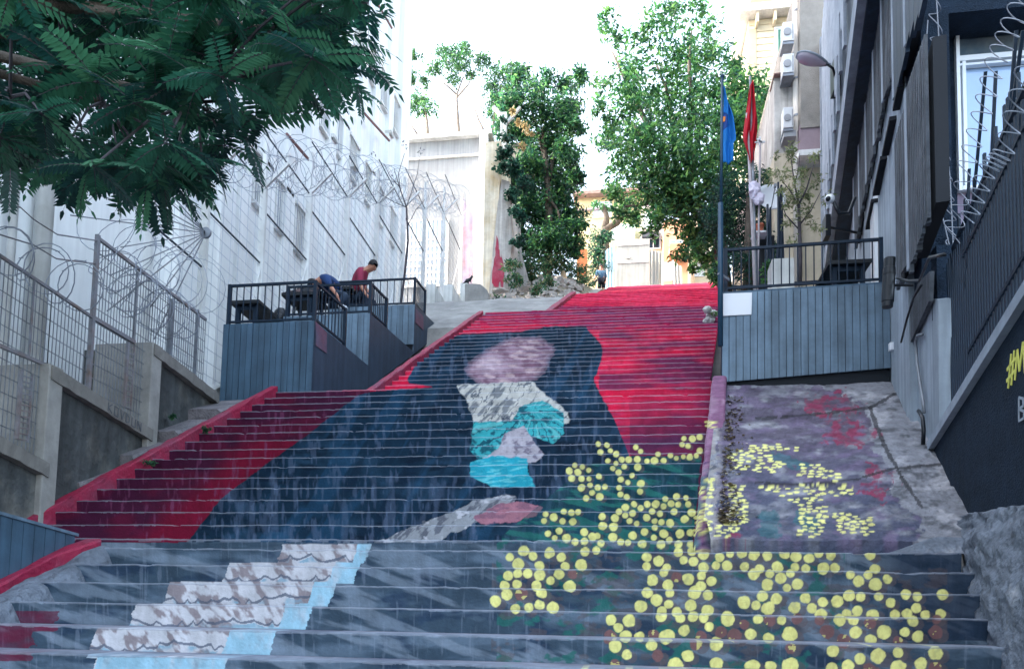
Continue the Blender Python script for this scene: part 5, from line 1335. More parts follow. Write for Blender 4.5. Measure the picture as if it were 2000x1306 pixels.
# closed parasols
for (xa, xb, yt, yb, D, lab) in ((1508, 1532, 362, 560, 12.9, 'taller closed dark parasol behind the railing'), (1490, 1508, 405, 545, 13.1, 'shorter closed dark parasol left of the taller one')):
    a = aY((xa + xb) / 2, yt, D); z0 = ZR; rr = (aY(xb, yt, D).x - aY(xa, yt, D).x) / 2
    t = thing('parasol', lab, 'parasol', (a.x, D, ZR), 'closed parasols on the right platform')
    part('pole', MB().tube([(a.x, D, ZR), (a.x, D, a.z + .05)], .02, 8), M_metal, t, smooth=True)
    mb = MB(); n = 14; H = a.z - z0 - .35; vs = []
    for i in range(9):
        h = i / 8; 
        for k in range(n):
            th = 2 * pi * k / n; q = rr * (1.0 - h * .85) * (1 + .28 * (1 if k % 2 else -1) * (1 - h * .4)) * (.75 if i == 0 else 1)
            vs.append((a.x + q * cos(th) + .05 * h, D + q * sin(th), z0 + .35 + H * h))
    mb.add(vs, [(i * n + k, i * n + (k + 1) % n, (i + 1) * n + (k + 1) % n, (i + 1) * n + k) for i in range(8) for k in range(n)] + [tuple(range(n - 1, -1, -1)), tuple(8 * n + k for k in range(n))])
    part('canopy', mb, M_umb, t)
    part('base', MB().lathe((a.x, D, ZR), [(.22, 0), (.22, .05), (.06, .08)], 16), M_metal, t)
# satellite dish
D = 13.4; c = aY(1505, 388, D); t = thing('satellite_dish', 'white satellite dish above the closed parasols', 'dish', (c.x, D, ZR))
R = Matrix.Rotation(radians(78), 3, 'X') @ Matrix.Rotation(radians(12), 3, 'Y'); mb = MB()
mb.lathe(c, [(.01, -.03), (.12, -.02), (.2, .0), (.26, .035), (.262, .045), (.2, .012), (.12, -.008), (.01, -.018)], 28, R=R); part('reflector', mb, M_board, t, smooth=True)
part('mast', MB().tube([(c.x, D + .08, ZR), (c.x, D + .08, c.z)], .02, 8), M_galv, t)
part('feed_arm', MB().bar(c - Vector((0, .0, .24)), c + Vector((0.02, -.3, .02)), .015).box(c + Vector((.02, -.32, .04)), (.04, .06, .05)), M_galv, t)
# terracotta pot on a white shelf
D = 13.3; c = aY(1484, 456, D); t = thing('wall_shelf', 'white wall shelf under the terracotta pot', 'shelf', (c.x, D, c.z)); part('board', MB().bb(c.x - .13, c.x + .11, D - .1, D + .15, c.z - .03, c.z), M_board, t)
part('bracket', MB().bb(c.x - .01, c.x + .01, D + .05, D + .14, ZR, c.z - .03), M_metal, t)
single('flower_pot', MB().lathe((c.x, D, c.z), [(.05, .0), (.055, .02), (.062, .12), (.075, .122), (.075, .155), (.06, .157), (.055, .14)], 16), M_terra, 'small terracotta flower pot on the white wall shelf', 'flower pot', smooth=True)
single('plant', leafcloud([clump(1496, 520, 12.6, 12, 160), clump(1492, 545, 12.6, 10, 100)], .07, G_lite, 73), M_vc, 'bright green plant standing below the terracotta pot', 'plant')
p = aY(1478, 500, 13.5); single('dark_hut', MB().bb(p.x + .02, p.x + .3, 13.5, 13.9, ZR, aY(1480, 461, 13.5).z), M_black, 'dark cabinet on the platform behind the poles', 'cabinet')

# flags and poles
def cloth(mb, fn, nu, nv):
    o = len(mb.v)
    for j in range(nv + 1):
        for i in range(nu + 1): mb.v.append(tuple(fn(i / nu, j / nv)))
    for j in range(nv):
        for i in range(nu): q = o + j * (nu + 1) + i; mb.f.append((q, q + 1, q + nu + 2, q + nu + 1))
D = 10.2; pt, pb = aY(1409, 152, D), aY(1407, 604, D)
t = thing('flagpole', 'dark flagpole carrying the blue flag at the platform corner', 'flagpole', (pb.x, D, pb.z - .4))
zm = aY(1407, 397, D).z
part('pole', MB().tube([(pb.x, D, pb.z - .5), (pb.x, D, zm)], .036, 10), M_greenpole, t, smooth=True)
part('upper_pole', MB().tube([(pb.x + .005, D, zm - .05), (pb.x + .02, D, pt.z)], .020, 10), M_greenpole, t, smooth=True)
part('finial', MB().blob((pb.x + .02, D, pt.z + .02), (.03, .03, .03)), M_greenpole, t, smooth=True)
part('clamp', MB().bar((pb.x - .03, D - .02, aY(1407, 535, D).z), (pb.x + .12, D + .1, aY(1407, 541, D).z), .035), M_galv, t)
z1, z0 = aY(1408, 165, D).z, aY(1408, 318, D).z
def fb(u, v):
    z = z1 + (z0 - z1) * v; wdt = (.04 + .15 * min(1, v * 1.5)) * (1 if v < .75 else max(.35, 1.4 - v * .75))
    return (pb.x + .02 + u * wdt + .02 * sin(v * 7), D + .07 * sin(u * 9 + v * 3) * u, z - u * .10 * (1 - v) - .05 * u * sin(v * 9))
mb = MB(); cloth(mb, fb, 16, 40)
o = single('flag', mb, M_blue, 'limp blue flag with a navy disc emblem on the dark pole', 'flag', smooth=True)
o.modifiers.new('thick', 'SOLIDIFY').thickness = .004
LOC[o] = Vector(o.location)
mb = MB(); mb.v = []; cloth(mb, lambda u, v: Vector(fb(.0 + .72 * u * sin(pi * (v * .98 + .01)) ** .5, .36 + .24 * v)) + Vector((.0, -.008, 0)), 10, 14); part('emblem', mb, M_navyf, o)
mb = MB(); cloth(mb, lambda u, v: Vector(fb(.02 + .25 * u, .42 + .07 * v)) + Vector((.0, -.016, 0)), 4, 5); part('emblem', mb, M_orf, o)
D = 12.2
def pole(label, a, b, r, m): 
    P, Q = aY(*a, D), aY(*b, D); P = Vector((P.x, P.y, ZR)); single('pole', MB().tube([P, P.lerp(Q, .5) + Vector((.01, 0, 0)), Q], [r, r * .95, r * .8], 8), m, label, 'pole', 'poles tied together on the right platform', smooth=True); return P, Q
pole('pale leaning pole in front of the red flag', (1478, 552), (1459, 222), .028, M_wpole)
pole('grey straight pole holding up the red flag', (1478, 552), (1465, 150), .024, M_galv)
pole('short pale pole with a white tip between flag and parasols', (1475, 552), (1485, 278), .018, M_wpole)
p = aY(1484, 278, D); single('paper_windmill', MB().box(p, (.16, .02, .02)).box(p + Vector((0, 0, .02)), (.03, .02, .14)).box(p + Vector((0, 0, .02)), (.12, .02, .02), R=Matrix.Rotation(.7, 3, 'Y')), M_board, 'small white windmill on the short pale pole', 'windmill')
z1, z0 = aY(1465, 166, D).z, aY(1465, 318, D).z; x0 = aY(1466, 200, D).x
def fr(u, v):
    z = z1 + (z0 - z1) * v; l = -.015 - .10 * min(1, v * 1.6) * (1 if v < .72 else max(.15, (1 - v) / .28)); r_ = .03 + .075 * min(1, v * 2.2) * (1 if v < .6 else max(.3, 1 - (v - .6) * 2.2))
    return (x0 + l + (r_ - l) * u, D - .03 + .05 * sin(u * 12 + v * 4), z - .03 * sin(u * 6))
mb = MB(); cloth(mb, fr, 20, 36); o = single('flag', mb, M_red, 'limp red flag hanging in folds from the grey pole', 'flag', smooth=True); o.modifiers.new('thick', 'SOLIDIFY').thickness = .004
c = aY(1474, 372, D - .1); rn = random.Random(5); mb = MB(); mb.blob(c, (.10, .08, .13), 12, .5, rn); mb.blob(c + Vector((.06, 0, -.13)), (.09, .06, .10), 12, .6, rn); mb.blob(c + Vector((-.02, 0, .1)), (.07, .05, .05), 10, .5, rn)
single('plastic_bag', mb, M_bag, 'crumpled pale plastic bag tied around the poles', 'bag')

# ------------------------------------------------------------------ right side: dark slatted building
DC = 8.45                                        # its near corner
bld = thing('slatted_building', 'dark building with vertical slats and jutting upper storey at the right', 'building', (wx(12), 12, 3))
a0 = Vector((wx(DC), DC, 0)); a1 = Vector((wx(18.6), 18.6, 0))
mb = MB(); mb.ext([(a0.x, a0.y + .35, 1.0), (a1.x, a1.y, 1.0), (a1.x, a1.y, 13.5), (a0.x, a0.y + .35, 13.5)], (7, 0, 0)); part('facade', mb, M_gconc, bld)
# jutting storey: its fascia edge and soffit
O2 = 0.42
zf = aW(1632, 350, O2).z; fa = Vector((wx(8.0, 0), 8.0, 0)) + WN * O2; fb_ = Vector((wx(18.5, 0), 18.5, 0)) + WN * O2
def strip(off, Da, Db, z0, z1, th, m, name, par=bld, lab=None):
    A = Vector((wx(Da), Da, 0)) + WN * off; B = Vector((wx(Db), Db, 0)) + WN * off
    return part(name, MB().ext([(A.x, A.y, z0), (B.x, B.y, z0), (B.x, B.y, z1), (A.x, A.y, z1)], -WN * th), m, par, lab)
strip(O2, 8.0, 18.5, zf, zf + .42, .12, M_light, 'fascia')
strip(O2 - .125, 8.0, 18.48, zf - .05, zf + .1, O2 - .13, M_slat, 'soffit')
strip(O2 - .10, 8.0, 18.4, zf + .42, 14.5, .5, M_slat, 'upper_wall')
rib = MB()
for i in range(26):
    D = 10.8 + i * .30; A = Vector((wx(D), D, 0)) + WN * (O2 - .02); z = zf + .75 + .28 * ((i * 7) % 5) + (18.5 - D) * .05
    rib.bar((A.x, A.y, z), (A.x, A.y, 14.4), .05, .10, up=(0, 1, 0))
part('upper_slats', rib, M_light, bld)
A = Vector((wx(18.55), 18.55, 0)) + WN * O2; part('corner_trim', MB().bb(A.x - .05, A.x + .5, 18.5, 18.6, zf + .3, 14.5), M_light, bld)
def slats(xs, yt, yb, n, off, m, th=.05, trim=True, name='slat_panel', fill=.62, lab=None):
    """vertical slats traced between photo columns xs[0]..xs[1]; yt/yb = top and bottom rows at both ends"""
    mb = MB(); rn = random.Random(int(xs[0]))
    A, B = aW(xs[0], yt[0], off), aW(xs[1], yt[1], off); Ab, Bb = aW(xs[0], yb[0], off), aW(xs[1], yb[1], off)
    for i in range(n):
        u = i / n; v = (i + fill) / n; P, Q = A.lerp(B, u), A.lerp(B, v); zb = Ab.z + (Bb.z - Ab.z) * u + rn.uniform(-.05, .02); zt = A.z + (B.z - A.z) * u
        mb.ext([(P.x, P.y, zb), (Q.x, Q.y, zb), (Q.x, Q.y, zt), (P.x, P.y, zt)], -WN * (th + rn.uniform(-.032, .012)))
    part(name, mb, m, bld, lab)
    P, Q = A, B; part('slat_backing', MB().ext([(P.x, P.y, min(Ab.z, Bb.z) + .1), (Q.x, Q.y, min(Ab.z, Bb.z) + .1), (Q.x, Q.y, max(A.z, B.z) - .25), (P.x, P.y, max(A.z, B.z) - .25)], -WN * (off - .003)).ext([(0, 0, 0), (0, 0, .001), (0, .001, 0)], (.001, 0, 0)) if False else MB().ext([Vector((P.x, P.y, max(Ab.z, Bb.z) + .06)) - WN * (th + .012), Vector((Q.x, Q.y, max(Ab.z, Bb.z) + .06)) - WN * (th + .012), Vector((Q.x, Q.y, min(A.z, B.z) - .05)) - WN * (th + .012), Vector((P.x, P.y, min(A.z, B.z) - .05)) - WN * (th + .012)], -WN * max(.01, off - th - .02)), M_gap, bld)
    if trim:
        p = A; part('panel_trim', MB().bar((p.x, p.y, Ab.z), (p.x, p.y, A.z), .022, .06, up=(0, 1, 0)), M_light, bld)
slats((1746, 1767), (279, 205), (575, 520), 6, .16, M_wslat)
slats((1769, 1806), (176, 66), (545, 430), 11, .18, M_wslat)
slats((1766, 1800), (-60, -160), (101, 30), 4, .14, M_slat, fill=.97)
slats((1742, 1765), (-40, -90), (211, 120), 3, .14, M_slat, fill=.97)
slats((1721, 1741), (-30, -60), (217, 160), 7, .13, M_wslat)
slats((1704, 1720), (20, -40), (302, 230), 6, .13, M_wslat)
slats((1689, 1703), (110, 60), (376, 310), 5, .12, M_wslat)
slats((1676, 1687), (190, 140), (436, 390), 5, .12, M_wslat)
slats((1666, 1675), (255, 210), (500, 450), 4, .12, M_wslat)
for (x0, x1, y) in ((1722, 1738, 299), (1704, 1720, 377), (1690, 1702, 443), (1743, 1753, 210)):
    A, B = aW(x0, y, .14), aW(x1, y, .14); part('ledge', MB().ext([(A.x, A.y, A.z), (B.x, B.y, A.z), (B.x, B.y, A.z - .05), (A.x, A.y, A.z - .05)], -WN * .137), M_gap, bld)
A, B = aW(1699, 415, .1), aW(1709, 556, .1); part('white_duct', MB().ext([(A.x, A.y, B.z - .3), (B.x, B.y, B.z - .3), (B.x, B.y, A.z), (A.x, A.y, A.z)], -WN * .097), M_board, bld)
# dark end column and the facade that faces the viewer
zc = aY(1822, 497, DC - .1).z
xl = aY(1803, 300, DC - .15).x
part('end_column', MB().bb(xl, xl + .28, DC - .15, DC + .3, zc, 9), M_charcoal, bld)
yw = DC + .28
def wbx(x0, x1, y0, y1, ya, yb, m, name, par=bld):
    a, b = aY(x0, y0, ya), aY(x1, y1, ya); return part(name, MB().bb(a.x, b.x, ya, yb, b.z, a.z), m, par)
Lx = xl + .285
a, b = aY(1862, 40, yw), aY(2060, 366, yw)
mb = MB(); mb.bb(Lx, 9, yw, yw + .06, a.z, 9); mb.bb(Lx, a.x, yw, yw + .06, 1.0, a.z - .001); part('end_wall', mb, M_charcoal, bld)
part('lintel', MB().bb(Lx + .0, 9, DC - .12, yw - .003, aY(1900, 22, DC - .12).z, 9), M_charcoal, bld)
part('sill_wall', MB().bb(a.x + .001, 9, yw, yw + .06, 1.0, b.z - .001), mat('mauve_grey_wall', C(120, 112, 134), None, .8, 3, .12, .1, streak=.2), bld)
wf = MB(); fr_ = .035
wf.bb(a.x, a.x + fr_, yw - .06, yw + .02, b.z, a.z); wf.bb(a.x + fr_, 6, yw - .06, yw + .02, a.z - fr_ * .7, a.z); zt = aY(1900, 118, yw).z
wf.bb(a.x + fr_, 6, yw - .05, yw + .02, zt - .03, zt + .03); wf.bb(a.x + fr_ + .03, a.x + fr_ + .065, yw - .045, yw + .02, b.z + .05, zt - .03); wf.bb(a.x + fr_, 6, yw - .065, yw + .02, b.z, b.z + .045)
wf.bb(a.x + fr_, 6, yw - .04, yw + .02, zt - .08, zt - .055)
o = part('window', wf, M_frame, bld)
part('pane', MB().bb(a.x + fr_, 6, yw + .025, yw + .035, zt + .03, a.z - fr_), mat('upper_glass', C(70, 96, 120), C(128, 138, 140), .08, 2.2, .1, 0, spec=.9), o)
part('pane', MB().bb(a.x + fr_ + .065, 6, yw + .026, yw + .036, b.z + .045, zt - .08), mat('sky_reflection_pane', C(140, 172, 212), C(160, 186, 218), .12, .8, .05, 0, spec=.8), o)  # light blue reflection in the lower glass, put into the pane colour

# charcoal wall with coping, fence above
cw = thing('charcoal_wall', 'rough charcoal wall with slanting grey coping and painted lettering', 'wall', (2.6, 6.2, .9))
# coping line
cA, cB = aW(2000, 575), aW(1822, 862); zc_ = (cA.z + cB.z) / 2
Dn = 3.2; An = Vector((wx(Dn), Dn, 0)); Bn = Vector((cB.x, cB.y, 0))
cz = lambda D: cB.z + (cA.z - cB.z) * (D - cB.y) / (cA.y - cB.y)
mb = MB(); mb.ext([(An.x, An.y, -1), (Bn.x, Bn.y, -1), (Bn.x, Bn.y, cz(Bn.y) - .09), (An.x, An.y, cz(Dn) - .09)], -WN * .35); part('wall_face', mb, M_charcoal, cw)
A2, B2 = An + WN * .05, Bn + WN * .05
mb = MB(); mb.ext([(A2.x, A2.y, cz(Dn) - .085), (B2.x, B2.y, cz(Bn.y) - .085), (B2.x, B2.y, cz(Bn.y)), (A2.x, A2.y, cz(Dn))], -WN * .38); part('coping', mb, M_light, cw)
mb = MB()
def stroke(pts, wd):
    for p, q in zip(pts, pts[1:]): mb.bar(aW(*p, .006), aW(*q, .006), wd, .006, up=tuple(WN))
for s in ([(1975, 691), (1969, 758)], [(1981, 684), (1975, 752)], [(1967, 722), (1983, 700)], [(1966, 744), (1982, 724)], [(1982, 742), (1987, 683), (1991, 724), (1998, 668), (2002, 728)], [(2006, 722), (2014, 640), (2022, 700)], [(2008, 690), (2019, 672)]): stroke(s, .022)
part('lettering', mb, M_yel, cw, 'yellow hand painted lettering')
mb = MB()
for s in ([(1990, 776), (1990, 822)], [(1990, 776), (1998, 778), (1999, 792), (1990, 798), (2000, 803), (2000, 816), (1990, 822)], [(2006, 768), (2006, 814)], [(2006, 770), (2016, 762)]): stroke(s, .016)
part('lettering', mb, M_gpaint, cw, 'grey painted letter below the yellow ones')
# return end of that wall and the grey concrete panel behind it
mb = MB(); mb.ext([aW(1765, 775, -.01), aW(1818, 872, -.01), aW(1834, 846, -.01), aW(1833, 585, -.01), aW(1818, 583, -.01), aW(1776, 690, -.01), aW(1748, 740, -.01)], -WN * .3)
single('concrete_end_wall', mb, M_gconc, 'pale grey concrete wall end with a bent pipe beside the ramp', 'wall')
mb = MB(); mb.ext([aW(1753, 725, .05), aW(1814, 588, .05), aW(1816, 530, .05), aW(1793, 552, .05), aW(1753, 668, .05)], -WN * .04)
single('leaning_sheet', mb, M_wslat, 'grey weathered sheet leaning on the wall under the cable', 'sheet')
mb = MB(); mb.ext([aW(1742, 745, .0), aW(1800, 600, .0), aW(1800, 470, .0), aW(1742, 555, .0)], -WN * .3); part('lower_wall', mb, M_charcoal, bld)
mb = MB(); mb.tube([aW(x, y, .03) for x, y in ((1801, 653), (1792, 655), (1788, 666), (1791, 706), (1798, 755), (1803, 783), (1805, 806))], .016, 8); single('pipe', mb, M_galv, 'bent grey pipe running down the concrete wall end', 'pipe', smooth=True)
mb = MB(); mb.tube([aW(x, y, .07) for x, y in ((1794, 802), (1802, 815), (1804, 840), (1803, 868))], .02, 8); single('hose', mb, M_black, 'short black hose end sticking out at the ramp edge', 'hose', smooth=True)
mb = MB(); mb.tube([aW(x, y, .22) for x, y in ((1752, 543), (1775, 549), (1796, 548), (1806, 525), (1815, 503), (1830, 500), (1845, 497))], .014, 8).tube([aW(x, y, .12) for x, y in ((1800, 556), (1785, 580), (1772, 620), (1760, 668))], .012, 8)
single('cable', mb, M_black, 'thick black cable looping from the cylinder lamp to the fence post', 'cable', smooth=True)
# cylinder lamp
c0, c1 = aW(1738, 505, .30), aW(1744, 586, .30); t = thing('cylinder_lamp', 'black cylindrical outdoor lamp beside the plank platform', 'lamp', c1)
c1 = Vector((c1.x, c0.y, c1.z)); ax = (c0 - c1)
part('body', MB().tube([c1, c1 + ax * .1, c1 + ax * .11, c1 + ax * .80, c1 + ax * .81, c0], [.054, .056, .062, .062, .057, .058], 20), M_black, t, smooth=False)
part('band', MB().tube([c1 + ax * .66, c1 + ax * .70], [.066, .066], 20), M_black, t)
q = c1 + ax * .45; part('arm', MB().tube([q, q + Vector((.25, .02, .0))], .015, 8), M_black, t)
c = aW(1744, 677, .06); t = thing('junction_box', 'small white junction box with a thin conduit at the platform end', 'box', c)
part('box', MB().box(c, (.09, .07, .10)), M_board, t, bevel=.006); p = aW(1747, 590, .03); part('conduit', MB().tube([(p.x, p.y, c.z), (p.x, p.y, p.z)], .009, 8), M_board, t)

# iron fence on the coping
XFo = -.12
fe = thing('iron_fence', 'dark iron bar fence with slanting rails on the charcoal wall', 'fence', (wx(6), 6, 2.0))
r1a, r1b = aW(1862, 486, XFo), aW(2000, 176, XFo); r2a, r2b = aW(1883, 500, XFo), aW(2000, 252, XFo); r3a, r3b = aW(1893, 687, XFo), aW(2000, 503, XFo)
def ext_line(a, b, k): return b + (b - a) * k
for (a, b) in ((r1a, r1b), (r2a, r2b), (r3a, r3b)):
    part('rail', MB().bar(a, ext_line(a, b, .9), .035), M_metal, fe)
T1 = lambda D: r1a.z + (r1b.z - r1a.z) * (D - r1a.y) / (r1b.y - r1a.y)
mb = MB(); D = 3.6
while D < 8.1:
    p = Vector((wx(D), D, 0)) + WN * XFo
    top = T1(D) - .05 + (.25 if int(D * 100) % 3 == 0 else 0)
    if D > r1a.y: top = r1a.z - (D - r1a.y) * .1
    mb.bar((p.x, p.y, cz(min(D, cB.y)) - .02), (p.x, p.y, top), .020, .026); D += .082
part('bars', mb, M_metal, fe)
p = aW(1828, 490, -.05); q = aW(1848, 590, -.05)
part('post', MB().bb(p.x - .04, p.x + .14, p.y - .12, p.y + .02, q.z, p.z), M_charcoal, fe)
part('post', MB().bb(p.x + .03, p.x + .10, p.y - .10, p.y, cz(cB.y) - .1, q.z), M_metal, fe)
for i in range(9):
    D = 4.2 + i * .42; a = Vector((wx(D), D, 0)) + WN * XFo; k = T1(D); d2_ = r2a.z + (r2b.z - r2a.z) * (D - r2a.y) / (r2b.y - r2a.y)
    part('lattice_bar', MB().bar((a.x, a.y, k), (a.x, a.y - .16, d2_), .02), M_metal, fe)
for (a, b) in (((1890, 420), (1893, 330)), ((1935, 350), (1945, 140)), ((1970, 250), (1985, 60)), ((1885, 560), (1925, 140)), ((1960, 340), (1998, 60))):
    part('spike', MB().bar(aW(*a, XFo), aW(*b, XFo), .022), M_metal, fe)
# razor wire on the column and along the fence: hanging wave loops
def waves(mb, pts, amp, nper, r, seed=0, off=.0, plane=0):
    P = [aY(x, y, DC - .25) if plane == 0 else aW(x, y, .05) for x, y in pts]; n = nper * 14; L = []
    for i in range(n + 1):
        s = i / n * (len(P) - 1); k = min(int(s), len(P) - 2); p = P[k].lerp(P[k + 1], s - k); th = i / 14 * 2 * pi
        L.append(p + Vector((amp * cos(th), .10 * sin(th + .6), amp * .9 * sin(th))))
    mb.tube(L, r, 5, caps=False)
mb = MB(); waves(mb, [(1822, -30), (1832, 120), (1838, 250), (1850, 380), (1862, 500)], .075, 13, .005)
part('tension', MB().tube([aY(x, y, DC - .27) for x, y in ((1828, -20), (1836, 120), (1848, 260), (1856, 360), (1862, 490))], .006, 5).tube([aY(x, y, DC - .27) for x, y in ((1812, 40), (1806, 130), (1815, 240), (1832, 330), (1840, 420), (1858, 495))], .006, 5), M_wire, fe)
part('razor_wire', mb, M_wire, fe)
mb = MB(); waves(mb, [(1862, 470), (1885, 330), (1915, 230), (1945, 120), (1980, 40), (2030, -60)], .075, 16, .0035, plane=1)
part('razor_wire', mb, M_wire, fe)
mb = MB(); waves(mb, [(1890, 430), (1930, 330), (1960, 300), (2010, 120)], .07, 13, .004, plane=1)
part('razor_wire', mb, M_light, fe)

# ------------------------------------------------------------------ beige building behind, with its fittings
DB = 19.2
bb_ = thing('beige_building', 'beige stucco building with mauve band behind the right platform', 'building', (aY(1580, 560, DB).x, DB, 8))
def bx(x0, x1, y0, y1, Da, Db, m, name, par=bb_, lab=None):
    a, b = aY(x0, y0, Da), aY(x1, y1, Da); return part(name, MB().bb(a.x, b.x, Da, Db, b.z, a.z), m, par, lab)
bx(1512, 1700, 300, 620, DB, DB + 8, M_stucco2, 'lower_wall')
a, b = aY(1512, 150, DB), aY(1558, 299, DB); part('side_wall', MB().bb(a.x, b.x, DB + .001, DB + 8, b.z, a.z), M_oldpl, bb_)
bx(1562, 1660, -60, 243, DB - .5, DB + 8, M_stucco, 'upper_wall')
bx(1562, 1660, 244, 292, DB - .47, DB + 8, M_mauve, 'band')
bx(1560, 1660, 293, 297, DB - .55, DB + 7.9, M_whitetrim, 'cornice')
p = aY(1556, 300, DB - .1); part('downpipe', MB().tube([(p.x, DB - .12, SZ(DB)), (p.x, DB - .12, aY(1556, -60, DB).z)], .09, 12), mat('ivory_pipe', C(206, 200, 192), None, .5, 2, .08, 0), bb_, smooth=True)
for y in (26, 158, 230): 
    q = aY(1556, y, DB - .12); part('pipe_collar', MB().tube([(q.x, DB - .12, q.z), (q.x, DB - .12, q.z + .05)], .105, 12), M_galv, bb_)
a, b = aY(1510, 153, DB), aY(1556, 147, DB); part('tile_edge', MB().bb(a.x, b.x, DB - .15, DB + .5, a.z, b.z), M_roof, bb_)
def ac(x0, x1, y0, y1, D, label):
    a, b = aY(x0, y0, D), aY(x1, y1, D); t = thing('air_conditioner', label, 'air conditioner', ((a.x + b.x) / 2, D, b.z), 'air conditioners on the beige building')
    part('casing', MB().bb(a.x, b.x, D, D + .3, b.z + .02, a.z), M_ac, t, bevel=.01)
    w_, h_ = b.x - a.x, a.z - b.z; R = Matrix.Rotation(pi / 2, 3, 'X'); rr = min(w_, h_) * .36
    part('fan_grille', MB().lathe(((a.x + b.x) / 2 - w_ * .1, D - .012, (a.z + b.z) / 2), [(rr, -.008), (rr, .008), (rr * .8, .010), (rr * .15, .012)], 20, R=R), M_acg, t)
    part('bracket', MB().bb(a.x, b.x, D + .02, D + .45, b.z - .05, b.z + .015), M_galv, t)
    part('vent', MB().bb(b.x - w_ * .16, b.x - w_ * .06, D - .006, D - .001, b.z + .06, a.z - .06), M_acg, t)
ac(1529, 1551, 44, 80, DB - .45, 'topmost boxy air conditioner on the beige building')
ac(1529, 1551, 106, 142, DB - .45, 'middle air conditioner with mesh front above the red tile edge')
ac(1530, 1550, 210, 250, DB - .45, 'lowest air conditioner on the stained pale wall')
mb = MB(); p = aY(1540, 270, DB - .3); mb.bb(p.x - .13, p.x + .16, DB - .4, DB - .003, p.z - .02, p.z + .14); part('duct_box', mb, M_acg, bb_)
# far cream timber house
DH = 36
t = thing('timber_house', 'tall cream boarded house with cornice rising behind the right tree', 'house', (aY(1500, 400, DH).x, DH, ZTOP))
a, b = aY(1462, 40, DH), aY(1600, 300, DH)
part('wall', MB().bb(a.x, b.x, DH, DH + 6, ZTOP - 2, a.z), M_cream, t)
mb = MB()
for i in range(26): z = a.z - .3 - i * .33; mb.bb(a.x - .0, b.x, DH - .03, DH - .004, z, z + .25)
part('boards', mb, M_cream, t)
c_ = aY(1446, 32, DH - .6); part('cornice', MB().bb(c_.x, b.x, DH - .6, DH + 6.3, a.z, a.z + .35), M_whitetrim, t)
for i in range(3): x = aY(1474 + i * 34, 50, DH).x; part('cornice_bracket', MB().bb(x, x + .12, DH - .5, DH - .035, a.z - .5, a.z - .003), M_cream, t)
part('corner_board', MB().bb(a.x - .02, a.x + .35, DH - .06, DH - .033, ZTOP, a.z - .5), M_yellowr, t)
win(t, DH - .05, 1512, 1530, 55, 150, M_frame, M_frame, 0)
a, b = aY(1520, 58, DH - .25), aY(1530, 140, DH - .25); part('shutter', MB().bb(a.x, b.x, DH - .25, DH - .2, b.z, a.z), M_greenf, t)
mb = MB(); a, b = aY(1446, 0, DH + 3), aY(1600, 20, DH + 3); part('attic', MB().bb(aY(1478, 10, DH).x, b.x, DH + 1, DH + 6, a.z - 1, a.z + 1.4), M_yellowr, t)
# street lamp
DL = 14.0; h = aY(1555, 108, DL); e = aY(1622, 128, DL); wl = aY(1633, 140, DL + .25)
t = thing('street_lamp', 'pale cobra head street lamp jutting from the dark building corner', 'street lamp', wl)
ax = (e - h); L = ax.length; u = ax.normalized(); R = Matrix((u, Vector((0, 1, 0)), u.cross(Vector((0, 1, 0))))).transposed()
mb = MB(); mb2 = MB(); nn = 14
for i in range(nn + 1):
    s = i / nn; wv = sin(pi * min(1, s * 1.0 + .03) ** .75) ** .6 * .155 if s < .97 else .04
    for k in range(9):
        th = pi * k / 8; y, z = wv * cos(th), wv * .62 * sin(th) * -1
        mb.v.append(tuple(h + R @ Vector((s * L, y, -z * 1.0)))); mb2.v.append(tuple(h + R @ Vector((s * L * .82 + .03, y * .92, z * .85 - .005))))
for i in range(nn):
    for k in range(8):
        q = i * 9 + k; mb.f.append((q, q + 1, q + 10, q + 9)); mb2.f.append((q, q + 9, q + 10, q + 1))
for i in range(nn): mb.f.append((i * 9, (i + 1) * 9, (i + 1) * 9 + 8, i * 9 + 8))
if (R @ Vector((0, 0, 1))).z < 0: mb, mb2 = mb, mb2
part('housing', mb, M_light, t, smooth=True); part('bowl', mb2, M_lampg, t, smooth=True)
part('arm', MB().tube([e - u * .06, e + Vector((.05, .02, -.05)), wl + Vector((-.02, 0, -.1))], .022, 8), M_black, t, smooth=True)
part('wall_plate', MB().bb(wl.x - .03, wl.x + .08, wl.y - .05, wl.y + .3, aY(1633, 172, DL + .25).z, aY(1633, 112, DL + .25).z), M_black, t)
# security camera and black wall light under the fascia end
c = aW(1628, 388, .72); t = thing('security_camera', 'small white dome security camera under the fascia end', 'security camera', c)
part('dome', MB().blob(c + Vector((-.05, 0, 0)), (.065, .065, .06), 14), M_board, t, smooth=True); part('lens_cover', MB().blob(c + Vector((-.08, -.04, -.02)), (.035, .035, .035), 10), M_black, t, smooth=True)
part('bracket', MB().tube([c + Vector((.0, 0, -.05)), c + Vector((.08, .05, -.18)), c + Vector((.22, .1, -.16)), c + Vector((.30, .1, .05))], .025, 8), M_black, t, smooth=True)
a, b = aY(1611, 421, 13.4), aY(1622, 462, 13.4); t = thing('wall_light', 'flat black wall light on a long arm below the security camera', 'wall light', (a.x, 13.4, b.z))
part('body', MB().bb(a.x, b.x, 13.35, 13.6, b.z, a.z), M_black, t, bevel=.008); z = (a.z + b.z) / 2
part('arm', MB().tube([(b.x, 13.45, z), (wx(13.8) + .1, 13.8, z)], .022, 8), M_black, t)
